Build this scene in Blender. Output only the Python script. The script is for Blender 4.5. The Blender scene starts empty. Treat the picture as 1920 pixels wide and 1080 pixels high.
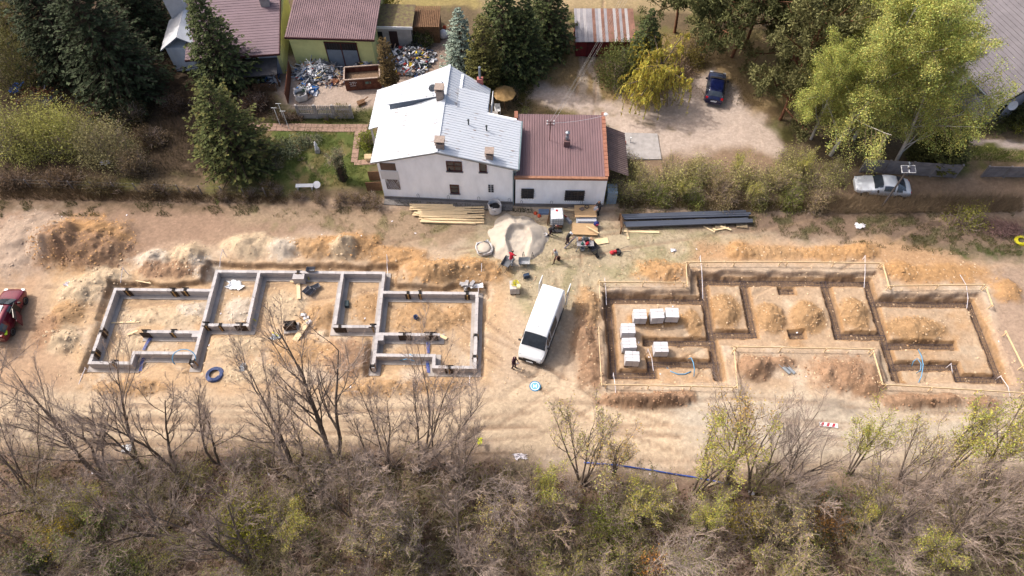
import bpy, math, random
import numpy as np
from mathutils import Vector, Matrix

random.seed(11)
RS = np.random.RandomState(11)
scene = bpy.context.scene
COL = scene.collection

# ------------------------------------------------------------------ camera
CAM_H, PITCH, FPX = 47.0, 58.0, 1331.0          # metres, degrees below the horizon, focal length in pixels of a 1920 px frame
cam_data = bpy.data.cameras.new('camera')
cam_data.sensor_width = 36.0
cam_data.lens = FPX / 1920.0 * 36.0
cam_data.clip_start = 0.5
cam_data.clip_end = 3000.0
cam = bpy.data.objects.new('camera', cam_data)
COL.objects.link(cam)
cam.location = (0, 0, CAM_H)
cam.rotation_euler = (math.radians(90 - PITCH), 0, 0)
scene.camera = cam

# ------------------------------------------------------------------ sky, sun, exposure
SUN_EL = math.radians(48)
SUN_AZ = Vector((-0.91, 0.41, 0)).normalized()
world = bpy.data.worlds.new('World')
scene.world = world
world.use_nodes = True
wn = world.node_tree.nodes
sky = wn.new('ShaderNodeTexSky')
sky.sky_type = 'NISHITA'
sky.sun_disc = False
sky.sun_elevation = SUN_EL
sky.sun_rotation = math.atan2(SUN_AZ.x, SUN_AZ.y)
sky.air_density = 1.0
sky.dust_density = 7.0
sky.ozone_density = 1.0
wn['Background'].inputs['Strength'].default_value = 0.15
world.node_tree.links.new(sky.outputs[0], wn['Background'].inputs['Color'])
sun_data = bpy.data.lights.new('sun', 'SUN')
sun_data.energy = 2.0
sun_data.angle = math.radians(1.2)
sun_data.color = (1.0, 0.965, 0.93)
sun = bpy.data.objects.new('sun', sun_data)
COL.objects.link(sun)
sun_dir = Vector((SUN_AZ.x * math.cos(SUN_EL), SUN_AZ.y * math.cos(SUN_EL), math.sin(SUN_EL)))
sun.rotation_euler = sun_dir.to_track_quat('Z', 'Y').to_euler()
sun.location = (0, 30, 80)
scene.view_settings.view_transform = 'Standard'
scene.view_settings.look = 'None'
scene.view_settings.gamma = 1.0
scene.view_settings.exposure = 0.7
scene.view_settings.use_curve_mapping = False
scene.cycles.max_bounces = 5
scene.cycles.diffuse_bounces = 2
scene.cycles.glossy_bounces = 3
scene.cycles.transmission_bounces = 4
scene.cycles.transparent_max_bounces = 5
scene.cycles.use_denoising = True

# ------------------------------------------------------------------ survey helpers (pixel of the survey photo -> metres on the site)
_c, _s = math.cos(math.radians(PITCH)), math.sin(math.radians(PITCH))


def P(u, v, z=0.0):
    dx, dy, dz = u - 960.0, _c * FPX + _s * (540.0 - v), -_s * FPX + _c * (540.0 - v)
    k = (CAM_H - z) / -dz
    return Vector((dx * k, dy * k, z))


def onplane(u, v, p0, ang):
    """point seen at (u,v) on the upright plane through p0 whose horizontal direction is ang: (along, height)"""
    d = Vector((u - 960.0, _c * FPX + _s * (540.0 - v), -_s * FPX + _c * (540.0 - v)))
    n = Vector((-math.sin(ang), math.cos(ang), 0))
    t = (Vector((p0[0], p0[1], 0)) - Vector((0, 0, 0))).dot(n) / d.dot(n)
    q = d * t
    al = (q.x - p0[0]) * math.cos(ang) + (q.y - p0[1]) * math.sin(ang)
    return al, CAM_H + q.z


# ------------------------------------------------------------------ colours and materials
def lin(c):
    c = c / 255.0
    return c / 12.92 if c <= 0.04045 else ((c + 0.055) / 1.055) ** 2.4


def C(r, g, b, k=0.66):
    return (lin(r) * k, lin(g) * k, lin(b) * k)


MATS = {}


def M(name, col, rough=0.85, var=0.14, scale=2.5, bump=0.0, metal=0.0, col2=None, stretch=None, spec=0.3, attr=False, trans=0.0, coat=0.0, bscale=None):
    if name in MATS:
        return MATS[name]
    m = bpy.data.materials.new(name)
    m.use_nodes = True
    nt = m.node_tree
    N, L = nt.nodes, nt.links
    b = N['Principled BSDF']
    b.inputs['Roughness'].default_value = rough
    b.inputs['Metallic'].default_value = metal
    b.inputs['Specular IOR Level'].default_value = spec
    if coat:
        b.inputs['Coat Weight'].default_value = coat
        b.inputs['Coat Roughness'].default_value = 0.08
    tc = N.new('ShaderNodeTexCoord')
    vec = tc.outputs['Object']
    if stretch:
        mp = N.new('ShaderNodeMapping')
        mp.inputs['Scale'].default_value = stretch
        L.new(vec, mp.inputs['Vector'])
        vec = mp.outputs['Vector']
    nz = N.new('ShaderNodeTexNoise')
    nz.inputs['Scale'].default_value = scale
    nz.inputs['Detail'].default_value = 6
    nz.inputs['Roughness'].default_value = 0.62
    L.new(vec, nz.inputs['Vector'])
    mr = N.new('ShaderNodeMapRange')
    mr.inputs['From Min'].default_value = 0.33
    mr.inputs['From Max'].default_value = 0.67
    L.new(nz.outputs['Fac'], mr.inputs['Value'])
    mix = N.new('ShaderNodeMix')
    mix.data_type = 'RGBA'
    L.new(mr.outputs[0], mix.inputs['Factor'])
    if attr:
        at = N.new('ShaderNodeAttribute')
        at.attribute_name = 'Col'
        for k_, f_ in ((6, 1 - var), (7, 1 + var)):
            mu = N.new('ShaderNodeMix')
            mu.data_type = 'RGBA'
            mu.blend_type = 'MULTIPLY'
            mu.inputs['Factor'].default_value = 1.0
            mu.clamp_result = False
            L.new(at.outputs['Color'], mu.inputs[6])
            mu.inputs[7].default_value = (f_, f_, f_, 1)
            L.new(mu.outputs[2], mix.inputs[k_])
    else:
        a = [max(0, x * (1 - var)) for x in col]
        c2 = col2 if col2 else [x * (1 + var) for x in col]
        mix.inputs[6].default_value = (*a, 1)
        mix.inputs[7].default_value = (*c2, 1)
    L.new(mix.outputs[2], b.inputs['Base Color'])
    if bump:
        nb = N.new('ShaderNodeTexNoise')
        nb.inputs['Scale'].default_value = bscale or scale * 4
        nb.inputs['Detail'].default_value = 4
        L.new(vec, nb.inputs['Vector'])
        bp = N.new('ShaderNodeBump')
        bp.inputs['Strength'].default_value = bump
        bp.inputs['Distance'].default_value = 0.05
        L.new(nb.outputs['Fac'], bp.inputs['Height'])
        L.new(bp.outputs['Normal'], b.inputs['Normal'])
    if trans:
        tr = N.new('ShaderNodeBsdfTranslucent')
        L.new(mix.outputs[2], tr.inputs['Color'])
        ms = N.new('ShaderNodeMixShader')
        ms.inputs[0].default_value = trans
        L.new(b.outputs[0], ms.inputs[1])
        L.new(tr.outputs[0], ms.inputs[2])
        L.new(ms.outputs[0], N['Material Output'].inputs['Surface'])
    MATS[name] = m
    return m


# ------------------------------------------------------------------ mesh builder
def rotz(a):
    return Matrix.Rotation(a, 3, 'Z')


class MB:
    def __init__(s, o=(0, 0, 0)):
        s.v, s.f, s.m, s.o = [], [], [], Vector(o)

    def add(s, vs, fs, mi=0):
        n = len(s.v)
        s.v += [tuple(x) for x in vs]
        s.f += [tuple(i + n for i in f) for f in fs]
        s.m += [mi] * len(fs)
        return s

    def box(s, c, d, rz=0.0, mi=0, R=None, taper=1.0):
        R = R or rotz(rz)
        c = Vector(c)
        vs = []
        for z in (-.5, .5):
            t = taper if z > 0 else 1.0
            for x, y in ((-.5, -.5), (.5, -.5), (.5, .5), (-.5, .5)):
                vs.append(c + R @ Vector((x * d[0] * t, y * d[1] * t, z * d[2])))
        return s.add(vs, [(3, 2, 1, 0), (4, 5, 6, 7), (0, 1, 5, 4), (1, 2, 6, 5), (2, 3, 7, 6), (3, 0, 4, 7)], mi)

    def bar(s, a, b, w, h=None, mi=0, up=(0, 0, 1)):
        a, b = Vector(a), Vector(b)
        h = h or w
        x = (b - a)
        L_ = x.length
        if L_ < 1e-6:
            return s
        x.normalize()
        u = Vector(up)
        y = u.cross(x)
        if y.length < 1e-3:
            y = Vector((0, 1, 0)).cross(x)
        y.normalize()
        z = x.cross(y)
        R = Matrix((x, y, z)).transposed()
        return s.box((a + b) / 2, (L_, w, h), R=R, mi=mi)

    def tube(s, pts, r, n=6, mi=0, cap=True, close=False):
        pts = [Vector(p) for p in pts]
        k = len(pts)
        rr = r if isinstance(r, (list, tuple)) else [r] * k
        vs, fs = [], []
        ref = Vector((0.13, 0.21, 0.97))
        for i, p in enumerate(pts):
            t = pts[(i + 1) % k] - pts[i - 1] if close else pts[min(i + 1, k - 1)] - pts[max(i - 1, 0)]
            if t.length < 1e-9:
                t = Vector((0, 0, 1))
            t.normalize()
            a = t.cross(ref)
            if a.length < 0.05:
                a = t.cross(Vector((1, 0, 0)))
            a.normalize()
            b = t.cross(a)
            for j in range(n):
                q = 2 * math.pi * j / n
                vs.append(p + (a * math.cos(q) + b * math.sin(q)) * rr[i])
        for i in range(k if close else k - 1):
            i2 = (i + 1) % k
            for j in range(n):
                fs.append((i * n + j, i * n + (j + 1) % n, i2 * n + (j + 1) % n, i2 * n + j))
        if cap and not close:
            fs.append(tuple(range(n))[::-1])
            fs.append(tuple((k - 1) * n + j for j in range(n)))
        return s.add(vs, fs, mi)

    def prism(s, poly, z0, z1, mi=0):
        n = len(poly)
        vs = [(p[0], p[1], z0) for p in poly] + [(p[0], p[1], z1) for p in poly]
        fs = [tuple(range(n))[::-1], tuple(range(n, 2 * n))] + [(i, (i + 1) % n, n + (i + 1) % n, n + i) for i in range(n)]
        return s.add(vs, fs, mi)

    def slab(s, quad, t, mi=0):
        """a sheet through >=3 points with thickness t below it (along -z)"""
        n = len(quad)
        vs = [tuple(q) for q in quad] + [(q[0], q[1], q[2] - t) for q in quad]
        fs = [tuple(range(n)), tuple(range(n, 2 * n))[::-1]] + [(n + i, n + (i + 1) % n, (i + 1) % n, i) for i in range(n)]
        return s.add(vs, fs, mi)

    def lathe(s, prof, n=16, c=(0, 0, 0), mi=0, R=None, sq=1.0):
        c = Vector(c)
        R = R or Matrix.Identity(3)
        vs, fs = [], []
        for r, z in prof:
            for j in range(n):
                q = 2 * math.pi * j / n
                vs.append(c + R @ Vector((r * math.cos(q), r * math.sin(q) * sq, z)))
        for i in range(len(prof) - 1):
            for j in range(n):
                fs.append((i * n + j, i * n + (j + 1) % n, (i + 1) * n + (j + 1) % n, (i + 1) * n + j))
        fs.append(tuple(range(n))[::-1])
        fs.append(tuple((len(prof) - 1) * n + j for j in range(n)))
        return s.add(vs, fs, mi)

    def face(s, pts, mi=0):
        return s.add(pts, [tuple(range(len(pts)))], mi)

    def build(s, name, mats, parent=None, loc=None, rz=0.0, smooth=False, bevel=0.0):
        me = bpy.data.meshes.new(name)
        o_ = s.o
        me.from_pydata([(a - o_.x, b - o_.y, c - o_.z) for a, b, c in s.v], [], s.f)
        mats = mats if isinstance(mats, (list, tuple)) else [mats]
        for m in mats:
            me.materials.append(m)
        if len(mats) > 1:
            me.polygons.foreach_set('material_index', s.m)
        if smooth:
            me.polygons.foreach_set('use_smooth', [True] * len(me.polygons))
        me.update()
        ob = bpy.data.objects.new(name, me)
        COL.objects.link(ob)
        if parent is not None:
            ob.parent = parent
        if loc is not None:
            ob.location = loc
        ob.rotation_euler.z = rz
        if bevel:
            bv = ob.modifiers.new('bevel', 'BEVEL')
            bv.width = bevel
            bv.segments = 2
            bv.limit_method = 'ANGLE'
        return ob


def tag(o, label=None, cat=None, group=None, kind=None):
    if label:
        o['label'] = label
    if cat:
        o['category'] = cat
    if group:
        o['group'] = group
    if kind:
        o['kind'] = kind
    return o


def thing(name, label, cat, loc=(0, 0, 0), rz=0.0, group=None):
    o = bpy.data.objects.new(name, None)
    o.empty_display_size = 0.3
    COL.objects.link(o)
    o.location = loc
    o.rotation_euler = (0, 0, rz)
    return tag(o, label, cat, group)


def copy_tree(o, parent=None):
    c = o.copy()
    COL.objects.link(c)
    c.parent = parent
    for ch in list(o.children):
        copy_tree(ch, c)
    return c


def place(root, loc, rz=0.0, sc=1.0, label=None, group=None, rx=0.0, ry=0.0):
    root.location = loc
    root.rotation_mode = 'ZXY'
    root.rotation_euler = (rx, ry, rz)
    root.scale = sc if isinstance(sc, (tuple, list)) else (sc, sc, sc)
    if label:
        root['label'] = label
    if group:
        root['group'] = group
    return root


def np_mesh(name, V, F, mats, col=None, smooth=False, midx=None):
    """V (n,3), F (m,4) or (m,3) arrays -> mesh datablock"""
    me = bpy.data.meshes.new(name)
    V = np.ascontiguousarray(V, dtype=np.float32)
    F = np.ascontiguousarray(F, dtype=np.int32)
    k = F.shape[1]
    me.vertices.add(len(V))
    me.vertices.foreach_set('co', V.ravel())
    me.loops.add(F.size)
    me.loops.foreach_set('vertex_index', F.ravel())
    me.polygons.add(len(F))
    me.polygons.foreach_set('loop_start', np.arange(0, F.size, k, dtype=np.int32))
    me.polygons.foreach_set('loop_total', np.full(len(F), k, dtype=np.int32))
    for m in (mats if isinstance(mats, (list, tuple)) else [mats]):
        me.materials.append(m)
    if midx is not None:
        me.polygons.foreach_set('material_index', np.asarray(midx, dtype=np.int32))
    me.update(calc_edges=True)
    if col is not None:
        a = me.color_attributes.new('Col', 'FLOAT_COLOR', 'POINT')
        cc = np.ones((len(V), 4), dtype=np.float32)
        cc[:, :3] = col
        a.data.foreach_set('color', cc.ravel())
    me.polygons.foreach_set('use_smooth', np.full(len(F), smooth))
    me.validate()
    return me


def obj(name, me, parent=None, loc=None):
    o = bpy.data.objects.new(name, me)
    COL.objects.link(o)
    if parent is not None:
        o.parent = parent
    if loc is not None:
        o.location = loc
    return o
# ------------------------------------------------------------------ terrain
def vn(x, y, s, seed=0):
    X, Y = x / s, y / s
    xi, yi = np.floor(X), np.floor(Y)
    fx, fy = X - xi, Y - yi
    fx, fy = fx * fx * (3 - 2 * fx), fy * fy * (3 - 2 * fy)

    def h(a, b):
        q = np.sin(a * 127.1 + b * 311.7 + seed * 74.7) * 43758.5453
        return (q - np.floor(q)) * 2 - 1
    return (h(xi, yi) * (1 - fx) + h(xi + 1, yi) * fx) * (1 - fy) + (h(xi, yi + 1) * (1 - fx) + h(xi + 1, yi + 1) * fx) * fy


def fbm(x, y, s, o=4, seed=0, g=0.55):
    t, a, n = 0, 1.0, 0
    for i in range(o):
        t = t + vn(x + 13.7 * i, y - 7.1 * i, s / 2 ** i, seed + i) * a
        n += a
        a *= g
    return t / n


def sst(x, a, b):
    t = np.clip((x - a) / (b - a), 0, 1)
    return t * t * (3 - 2 * t)


def sdf_poly(x, y, poly):
    """signed distance, negative inside"""
    d = np.full(x.shape, 1e9)
    ins = np.zeros(x.shape, bool)
    n = len(poly)
    for i in range(n):
        ax, ay = poly[i][0], poly[i][1]
        bx, by = poly[(i + 1) % n][0], poly[(i + 1) % n][1]
        ex, ey = bx - ax, by - ay
        t = np.clip(((x - ax) * ex + (y - ay) * ey) / (ex * ex + ey * ey + 1e-12), 0, 1)
        d = np.minimum(d, (x - ax - t * ex) ** 2 + (y - ay - t * ey) ** 2)
        c = (ay > y) != (by > y)
        with np.errstate(divide='ignore', invalid='ignore'):
            xx = (bx - ax) * (y - ay) / (by - ay + 1e-30) + ax
        ins ^= c & (x < xx)
    return np.where(ins, -1, 1) * np.sqrt(d)


def sdf_strip(x, y, a, b, w):
    ax, ay, bx, by = a[0], a[1], b[0], b[1]
    L_ = math.hypot(bx - ax, by - ay)
    ex, ey = (bx - ax) / L_, (by - ay) / L_
    al = (x - ax) * ex + (y - ay) * ey
    ac = -(x - ax) * ey + (y - ay) * ex
    return np.maximum(np.abs(al - L_ / 2) - L_ / 2 - w, np.abs(ac) - w)


def px_poly(pts, z=0.0):
    return [P(u, v, z)[:2] for u, v in pts]


# left block foundation: wall centre lines (x, k) with y = k - .0128 (x + 30.75)
def LY(x, k):
    return k - 0.0128 * (x + 30.75)


def RY(x, k):
    return k - 0.0135 * (x - 7.5)


def seg(f, x0, k0, x1, k1):
    return ((x0, f(x0, k0)), (x1, f(x1, k1)))


WALLS = [seg(LY, -30.75, 22.78, -30.75, 29.08), seg(LY, -30.75, 29.08, -23.25, 29.08), seg(LY, -23.25, 22.85, -23.25, 30.85),
         seg(LY, -30.75, 22.78, -27.75, 22.78), seg(LY, -27.75, 22.78, -27.75, 23.64), seg(LY, -27.75, 23.64, -23.25, 23.64),
         seg(LY, -27.4, 25.4, -23.25, 25.4), seg(LY, -23.25, 30.85, -10.07, 30.85), seg(LY, -19.9, 26.03, -19.9, 30.85),
         seg(LY, -23.25, 26.03, -19.9, 26.03), seg(LY, -13.33, 26.03, -13.33, 30.85), seg(LY, -13.33, 26.03, -10.07, 26.03),
         seg(LY, -10.07, 22.72, -10.07, 30.85), seg(LY, -10.07, 29.06, -2.7, 29.06), seg(LY, -2.7, 22.76, -2.7, 29.06),
         seg(LY, -5.7, 22.76, -2.7, 22.76), seg(LY, -5.7, 22.76, -5.7, 23.67), seg(LY, -10.07, 23.67, -5.7, 23.67),
         seg(LY, -10.07, 25.41, -5.5, 25.41)]
TR = [seg(RY, 7.5, 22.24, 7.5, 28.6), seg(RY, 7.5, 28.6, 15.1, 28.6), seg(RY, 15.1, 22.15, 15.1, 30.42), seg(RY, 15.1, 30.42, 28.13, 30.42),
      seg(RY, 18.35, 25.68, 18.35, 30.42), seg(RY, 15.1, 25.68, 18.35, 25.68), seg(RY, 10.2, 24.93, 15.1, 24.93), seg(RY, 10.3, 23.15, 15.1, 23.15),
      seg(RY, 7.5, 22.24, 10.3, 22.24), seg(RY, 10.3, 22.24, 10.3, 23.15), seg(RY, 24.8, 25.66, 24.8, 30.42), seg(RY, 24.8, 25.66, 28.13, 25.66),
      seg(RY, 28.13, 22.0, 28.13, 30.42), seg(RY, 28.13, 28.6, 35.66, 28.6), seg(RY, 35.66, 22.24, 35.66, 28.6), seg(RY, 28.13, 24.93, 33.0, 24.93),
      seg(RY, 28.13, 23.18, 32.7, 23.18), seg(RY, 32.7, 22.24, 32.7, 23.18), seg(RY, 32.7, 22.24, 35.66, 22.24),
      ((21.35, 29.45), (21.95, 29.45)), ((21.35, 25.5), (21.85, 25.5))]
PAD_R = [(6.75, 21.2), (6.95, 29.15), (13.95, 29.1), (14.0, 30.95), (28.95, 30.9), (28.9, 28.85), (36.5, 28.9), (36.4, 21.0), (26.9, 21.3), (26.95, 23.95), (15.75, 24.25), (15.65, 21.15)]
PAD_L = [(-31.6, 22.0), (-31.7, 29.9), (-24.4, 30.0), (-24.4, 31.75), (-9.1, 31.5), (-9.0, 29.75), (-1.75, 29.6), (-1.8, 21.7), (-10.6, 21.8), (-11.2, 25.0), (-14.3, 25.0), (-16, 24.2), (-19.2, 24.6), (-22.6, 25.0), (-22.6, 22.0)]

# mounds: u, v, rx, ry (pixels), height, colour, roughness
SOIL = dict(orange=C(194, 152, 106), ochre=C(188, 152, 112), brown=C(168, 134, 106), pale=C(212, 188, 156), white=C(216, 200, 180), grey=C(188, 166, 146), dark=C(150, 120, 96))
MOUNDS = [
    (155, 455, 92, 50, 2.1, 'orange', 1.2), (110, 470, 50, 35, 1.2, 'brown', 1), (45, 455, 70, 60, 1.1, 'grey', .6), (190, 480, 60, 30, .8, 'brown', 1.2),
    (292, 486, 32, 18, 1.0, 'white', .6), (352, 482, 38, 26, 1.3, 'pale', .9), (385, 505, 26, 22, .6, 'white', .7), (320, 508, 60, 14, .5, 'brown', 1.2),
    (470, 462, 48, 22, .9, 'pale', .8), (532, 466, 28, 20, 1.0, 'white', .6), (590, 464, 42, 20, .9, 'ochre', 1), (660, 462, 58, 24, 1.15, 'orange', .8), (645, 470, 22, 18, .9, 'pale', .6), (745, 480, 60, 18, .45, 'orange', .5),
    (805, 508, 55, 22, .95, 'orange', 1), (895, 508, 50, 24, .9, 'orange', 1), (850, 510, 60, 18, .8, 'ochre', 1),
    (150, 548, 40, 26, .65, 'pale', 1.2), (125, 590, 30, 26, .6, 'ochre', 1.2), (118, 640, 34, 26, .75, 'pale', 1.2), (205, 520, 40, 16, .5, 'pale', 1), (90, 620, 25, 30, .3, 'brown', 1),
    (310, 588, 90, 18, .28, 'pale', .8), (360, 575, 30, 14, .2, 'white', .8), (445, 575, 26, 24, .3, 'white', .8), (600, 588, 36, 24, .5, 'ochre', 1), (530, 570, 40, 26, .2, 'pale', .8),
    (795, 592, 62, 28, .45, 'ochre', 1), (860, 585, 26, 18, .35, 'ochre', 1), (685, 572, 30, 30, .15, 'ochre', .6), (240, 640, 30, 20, .15, 'pale', .8),
    (445, 650, 55, 22, .35, 'pale', 1), (650, 672, 48, 36, .6, 'brown', 1), (560, 660, 70, 26, .25, 'ochre', 1), (240, 728, 70, 16, .5, 'ochre', 1), (700, 728, 80, 16, .5, 'ochre', 1), (810, 722, 60, 14, .35, 'ochre', .8), (470, 700, 60, 20, .2, 'pale', 1),
    (1240, 512, 52, 22, .95, 'orange', 1), (1100, 575, 24, 40, .75, 'ochre', 1.1), (1098, 640, 24, 45, .75, 'brown', 1.1), (1105, 700, 26, 30, .45, 'brown', .8),
    (1180, 750, 60, 15, .7, 'brown', 1.2), (1262, 748, 48, 15, .75, 'brown', 1.2), (1220, 752, 60, 13, .6, 'dark', 1.1),
    (1412, 690, 34, 24, 1.05, 'brown', 1.1), (1460, 680, 34, 14, .45, 'brown', 1), (1560, 700, 48, 34, .75, 'brown', .9), (1610, 705, 46, 38, .6, 'brown', .6), (1630, 728, 30, 20, .4, 'brown', .6),
    (1700, 752, 50, 15, .75, 'brown', 1.2), (1770, 752, 50, 15, .7, 'brown', 1.2), (1845, 755, 34, 13, .5, 'brown', 1.1),
    (1363, 578, 30, 32, .6, 'ochre', 1), (1447, 592, 27, 28, .75, 'ochre', 1.1), (1516, 590, 32, 30, .8, 'ochre', 1.1), (1606, 584, 27, 30, .7, 'ochre', 1.1), (1722, 612, 54, 24, .55, 'ochre', 1), (1302, 602, 18, 26, .4, 'ochre', 1), (1235, 594, 55, 14, .25, 'orange', .8),
    (1386, 470, 30, 15, .55, 'orange', 1), (1455, 474, 60, 13, .25, 'ochre', 1), (1560, 474, 70, 14, .3, 'orange', .9), (1618, 470, 28, 15, .55, 'orange', 1), (1885, 545, 26, 24, .75, 'orange', 1), (1690, 508, 30, 18, .4, 'orange', 1), (1760, 512, 90, 18, .2, 'orange', .5),
]
_d = 0.09
gx = np.concatenate([-np.geomspace(900, 56, 14), np.arange(-55, -42, .5), np.arange(-42, -33, .18), np.arange(-33, -1.5, .115), np.arange(-1.5, 5.6, .16), np.arange(5.6, 37.6, _d), np.arange(37.6, 43, .18), np.arange(43, 55.1, .5), np.geomspace(56, 900, 14)])
gy = np.concatenate([-np.geomspace(900, 8, 12), np.arange(-6, 8, .8), np.arange(8, 17, .28), np.arange(17, 20, .16), np.arange(20, 32, .095), np.arange(32, 38.5, .15), np.arange(38.5, 67, .32), np.geomspace(67.5, 1200, 16)])
GX, GY = np.meshgrid(gx, gy)
X_, Y_ = GX.ravel(), GY.ravel()
WX, WY = X_ + .5 * fbm(X_, Y_, 1.3, 3, 5), Y_ + .5 * fbm(X_, Y_, 1.3, 3, 9)        # wobbled coordinates for irregular edges
near = (np.abs(X_) < 60) & (Y_ < 75) & (Y_ > -5)
Z = .10 * fbm(X_, Y_, 9, 3, 1) + .05 * fbm(X_, Y_, 1.6, 4, 2)
Z = Z * np.where(near, 1, .3)
colr = np.empty((X_.size, 3))
colr[:] = C(204, 180, 154)


def blend(mask, c):
    colr[:] = colr * (1 - mask[:, None]) + np.asarray(c)[None, :] * mask[:, None]


def zone(pts, c, soft=.6, amt=1.0, wob=1.0):
    d = sdf_poly(X_ + (WX - X_) * wob * 1.6, Y_ + (WY - Y_) * wob * 1.6, px_poly(pts))
    m = (1 - sst(d, -soft, soft)) * amt
    blend(m, c)
    return m


# broad cover
far = sst(Y_ + .6 * fbm(X_, Y_, 3, 3, 3), 37.6, 38.6)
blend(far, C(118, 102, 80))
patch = fbm(X_, Y_, 2.2, 4, 21)
blend(far * sst(patch, .05, .35) * .7, C(112, 112, 62))
site = 1 - far
blend(site * sst(fbm(X_, Y_, 5, 4, 31), -.1, .5) * .5, C(196, 164, 130))
blend(site * sst(fbm(X_, Y_, 1.6, 4, 33), .1, .5) * .5, C(222, 204, 182))
zone([(-700, 340), (720, 384), (940, 400), (905, 440), (700, 432), (400, 452), (270, 480), (0, 520), (-700, 560)], C(166, 138, 116), 1.2)
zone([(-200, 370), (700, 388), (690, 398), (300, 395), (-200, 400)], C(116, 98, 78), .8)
m = zone([(900, 400), (1180, 420), (1450, 440), (1300, 492), (1130, 540), (1010, 620), (930, 540), (860, 480)], C(197, 180, 150), 1.0)
blend(m * sst(fbm(X_, Y_, 1.1, 4, 41), .05, .4) * .55, C(158, 152, 112))
m = zone([(430, 388), (900, 400), (900, 450), (740, 470), (600, 425), (430, 420)], C(172, 148, 122), .9)
blend(m * sst(fbm(X_, Y_, .9, 4, 43), .1, .4) * .5, C(138, 132, 90))
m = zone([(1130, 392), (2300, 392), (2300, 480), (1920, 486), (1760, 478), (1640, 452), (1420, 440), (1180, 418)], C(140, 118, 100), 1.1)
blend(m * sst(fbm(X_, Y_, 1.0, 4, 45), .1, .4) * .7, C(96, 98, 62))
m = zone([(1660, 455), (1920, 460), (1920, 480), (1790, 482)], C(126, 112, 88), .8)
blend(m * sst(fbm(X_, Y_, .7, 4, 46), 0, .3) * .8, C(84, 98, 50))
zone([(1300, 456), (1690, 456), (1870, 500), (1860, 532), (1668, 532), (1652, 490), (1290, 490)], C(198, 160, 122), .8)
zone([(1866, 500), (2300, 480), (2300, 745), (1890, 735), (1860, 620)], C(184, 158, 136), .8)
zone([(90, 500), (430, 488), (760, 490), (930, 500), (960, 560), (930, 720), (560, 745), (150, 735), (90, 660)], C(206, 174, 138), 1.2)
blend(sst(fbm(X_, Y_, 1.8, 5, 51), .0, .5) * .75 * (1 - sst(sdf_poly(X_, Y_, px_poly([(90, 500), (940, 500), (930, 740), (100, 740)])), -1, 1)), C(220, 200, 176))
zone([(-500, 520), (70, 500), (100, 660), (150, 735), (-500, 760)], C(196, 164, 134), 1.0)
# haul road along the wood
zone([(-900, 752), (170, 742), (560, 752), (900, 742), (1040, 690), (1120, 735), (1400, 735), (1560, 742), (1700, 768), (2800, 748), (2800, 872), (1500, 870), (1050, 850), (900, 835), (300, 838), (-900, 850)], C(216, 192, 162), .9)
zone([(1250, 745), (1560, 745), (1700, 775), (2600, 765), (2600, 860), (1300, 860)], C(206, 192, 172), 1.5, .9)
m = zone([(1500, 742), (1560, 738), (1660, 755), (1640, 800), (1560, 790)], C(150, 138, 124), 1.0, .0)
blend(.65 * sst(fbm(X_ * .4, Y_, .8, 4, 61), .12, .45) * (1 - sst(sdf_poly(X_, Y_, px_poly([(1500, 745), (1560, 735), (1660, 752), (1680, 800), (1560, 790)])), -1.2, .6)), C(128, 118, 108))
# wood floor
wood = 1 - sst(Y_ + 1.3 * fbm(X_, Y_, 3.5, 4, 71) + 1.8 * sst(X_, -1, 5), 15.0, 17.2)
blend(wood, C(128, 106, 90))
blend(wood * sst(fbm(X_, Y_, 1.4, 4, 73), .05, .4) * .6, C(156, 128, 112))
blend(wood * sst(fbm(X_, Y_, 2.4, 4, 75), .1, .45) * .6, C(112, 110, 70))
# yards behind
zone([(960, 60), (1480, 60), (1480, 200), (1330, 300), (1180, 280), (1130, 215), (975, 210)], C(158, 134, 98), 1.0)
blend(.6 * sst(fbm(X_, Y_, 1.7, 4, 81), 0, .4) * (1 - sst(sdf_poly(X_, Y_, px_poly([(960, 60), (1480, 60), (1480, 200), (1330, 300), (1130, 215), (975, 210)])), -1, 1)), C(120, 112, 66))
zone([(985, 152), (1060, 165), (1130, 188), (1205, 205), (1290, 152), (1330, 130), (1400, 190), (1470, 272), (1440, 305), (1270, 312), (1190, 272), (1100, 215), (990, 186)], C(206, 186, 170), .7)
for a_, b_ in (((1090, 105), (1096, 185)), ((1108, 110), (1120, 190)), ((1152, 110), (1162, 195)), ((1182, 115), (1190, 195))):
    pa, pb = P(*a_), P(*b_)
    blend((1 - sst(sdf_strip(WX, WY, pa, pb, .28), -.1, .2)) * .85, C(186, 168, 150))
blend((1 - sst(np.abs(sdf_strip(WX, WY, P(985, 170), P(1290, 250), .1)), .1, .5)) * sst(fbm(X_, Y_, .9, 3, 83), -.1, .3) * .6, C(140, 122, 92))
zone([(470, 236), (702, 232), (705, 352), (560, 352), (468, 332)], C(92, 102, 54), .5)
blend(.6 * sst(fbm(X_, Y_, .8, 4, 91), .0, .35) * (1 - sst(sdf_poly(X_, Y_, px_poly([(470, 236), (702, 232), (705, 352), (560, 352), (468, 332)])), -.4, .3)), C(124, 124, 74))
blend(.7 * sst(fbm(X_, Y_, 1.4, 4, 93), .05, .35) * (1 - sst(sdf_poly(X_, Y_, px_poly([(470, 236), (702, 232), (705, 352), (560, 352), (468, 332)])), -.4, .3)), C(142, 124, 86))
zone([(470, 205), (700, 200), (702, 232), (470, 236)], C(92, 92, 56), .5)
zone([(528, 105), (700, 100), (850, 60), (850, 140), (730, 205), (540, 205), (520, 170)], C(190, 170, 154), .6)
blend(.7 * (1 - sst(sdf_poly(WX, WY, px_poly([(700, 60), (850, 60), (840, 140), (720, 140)])), -.8, .8)), C(150, 128, 112))
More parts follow.
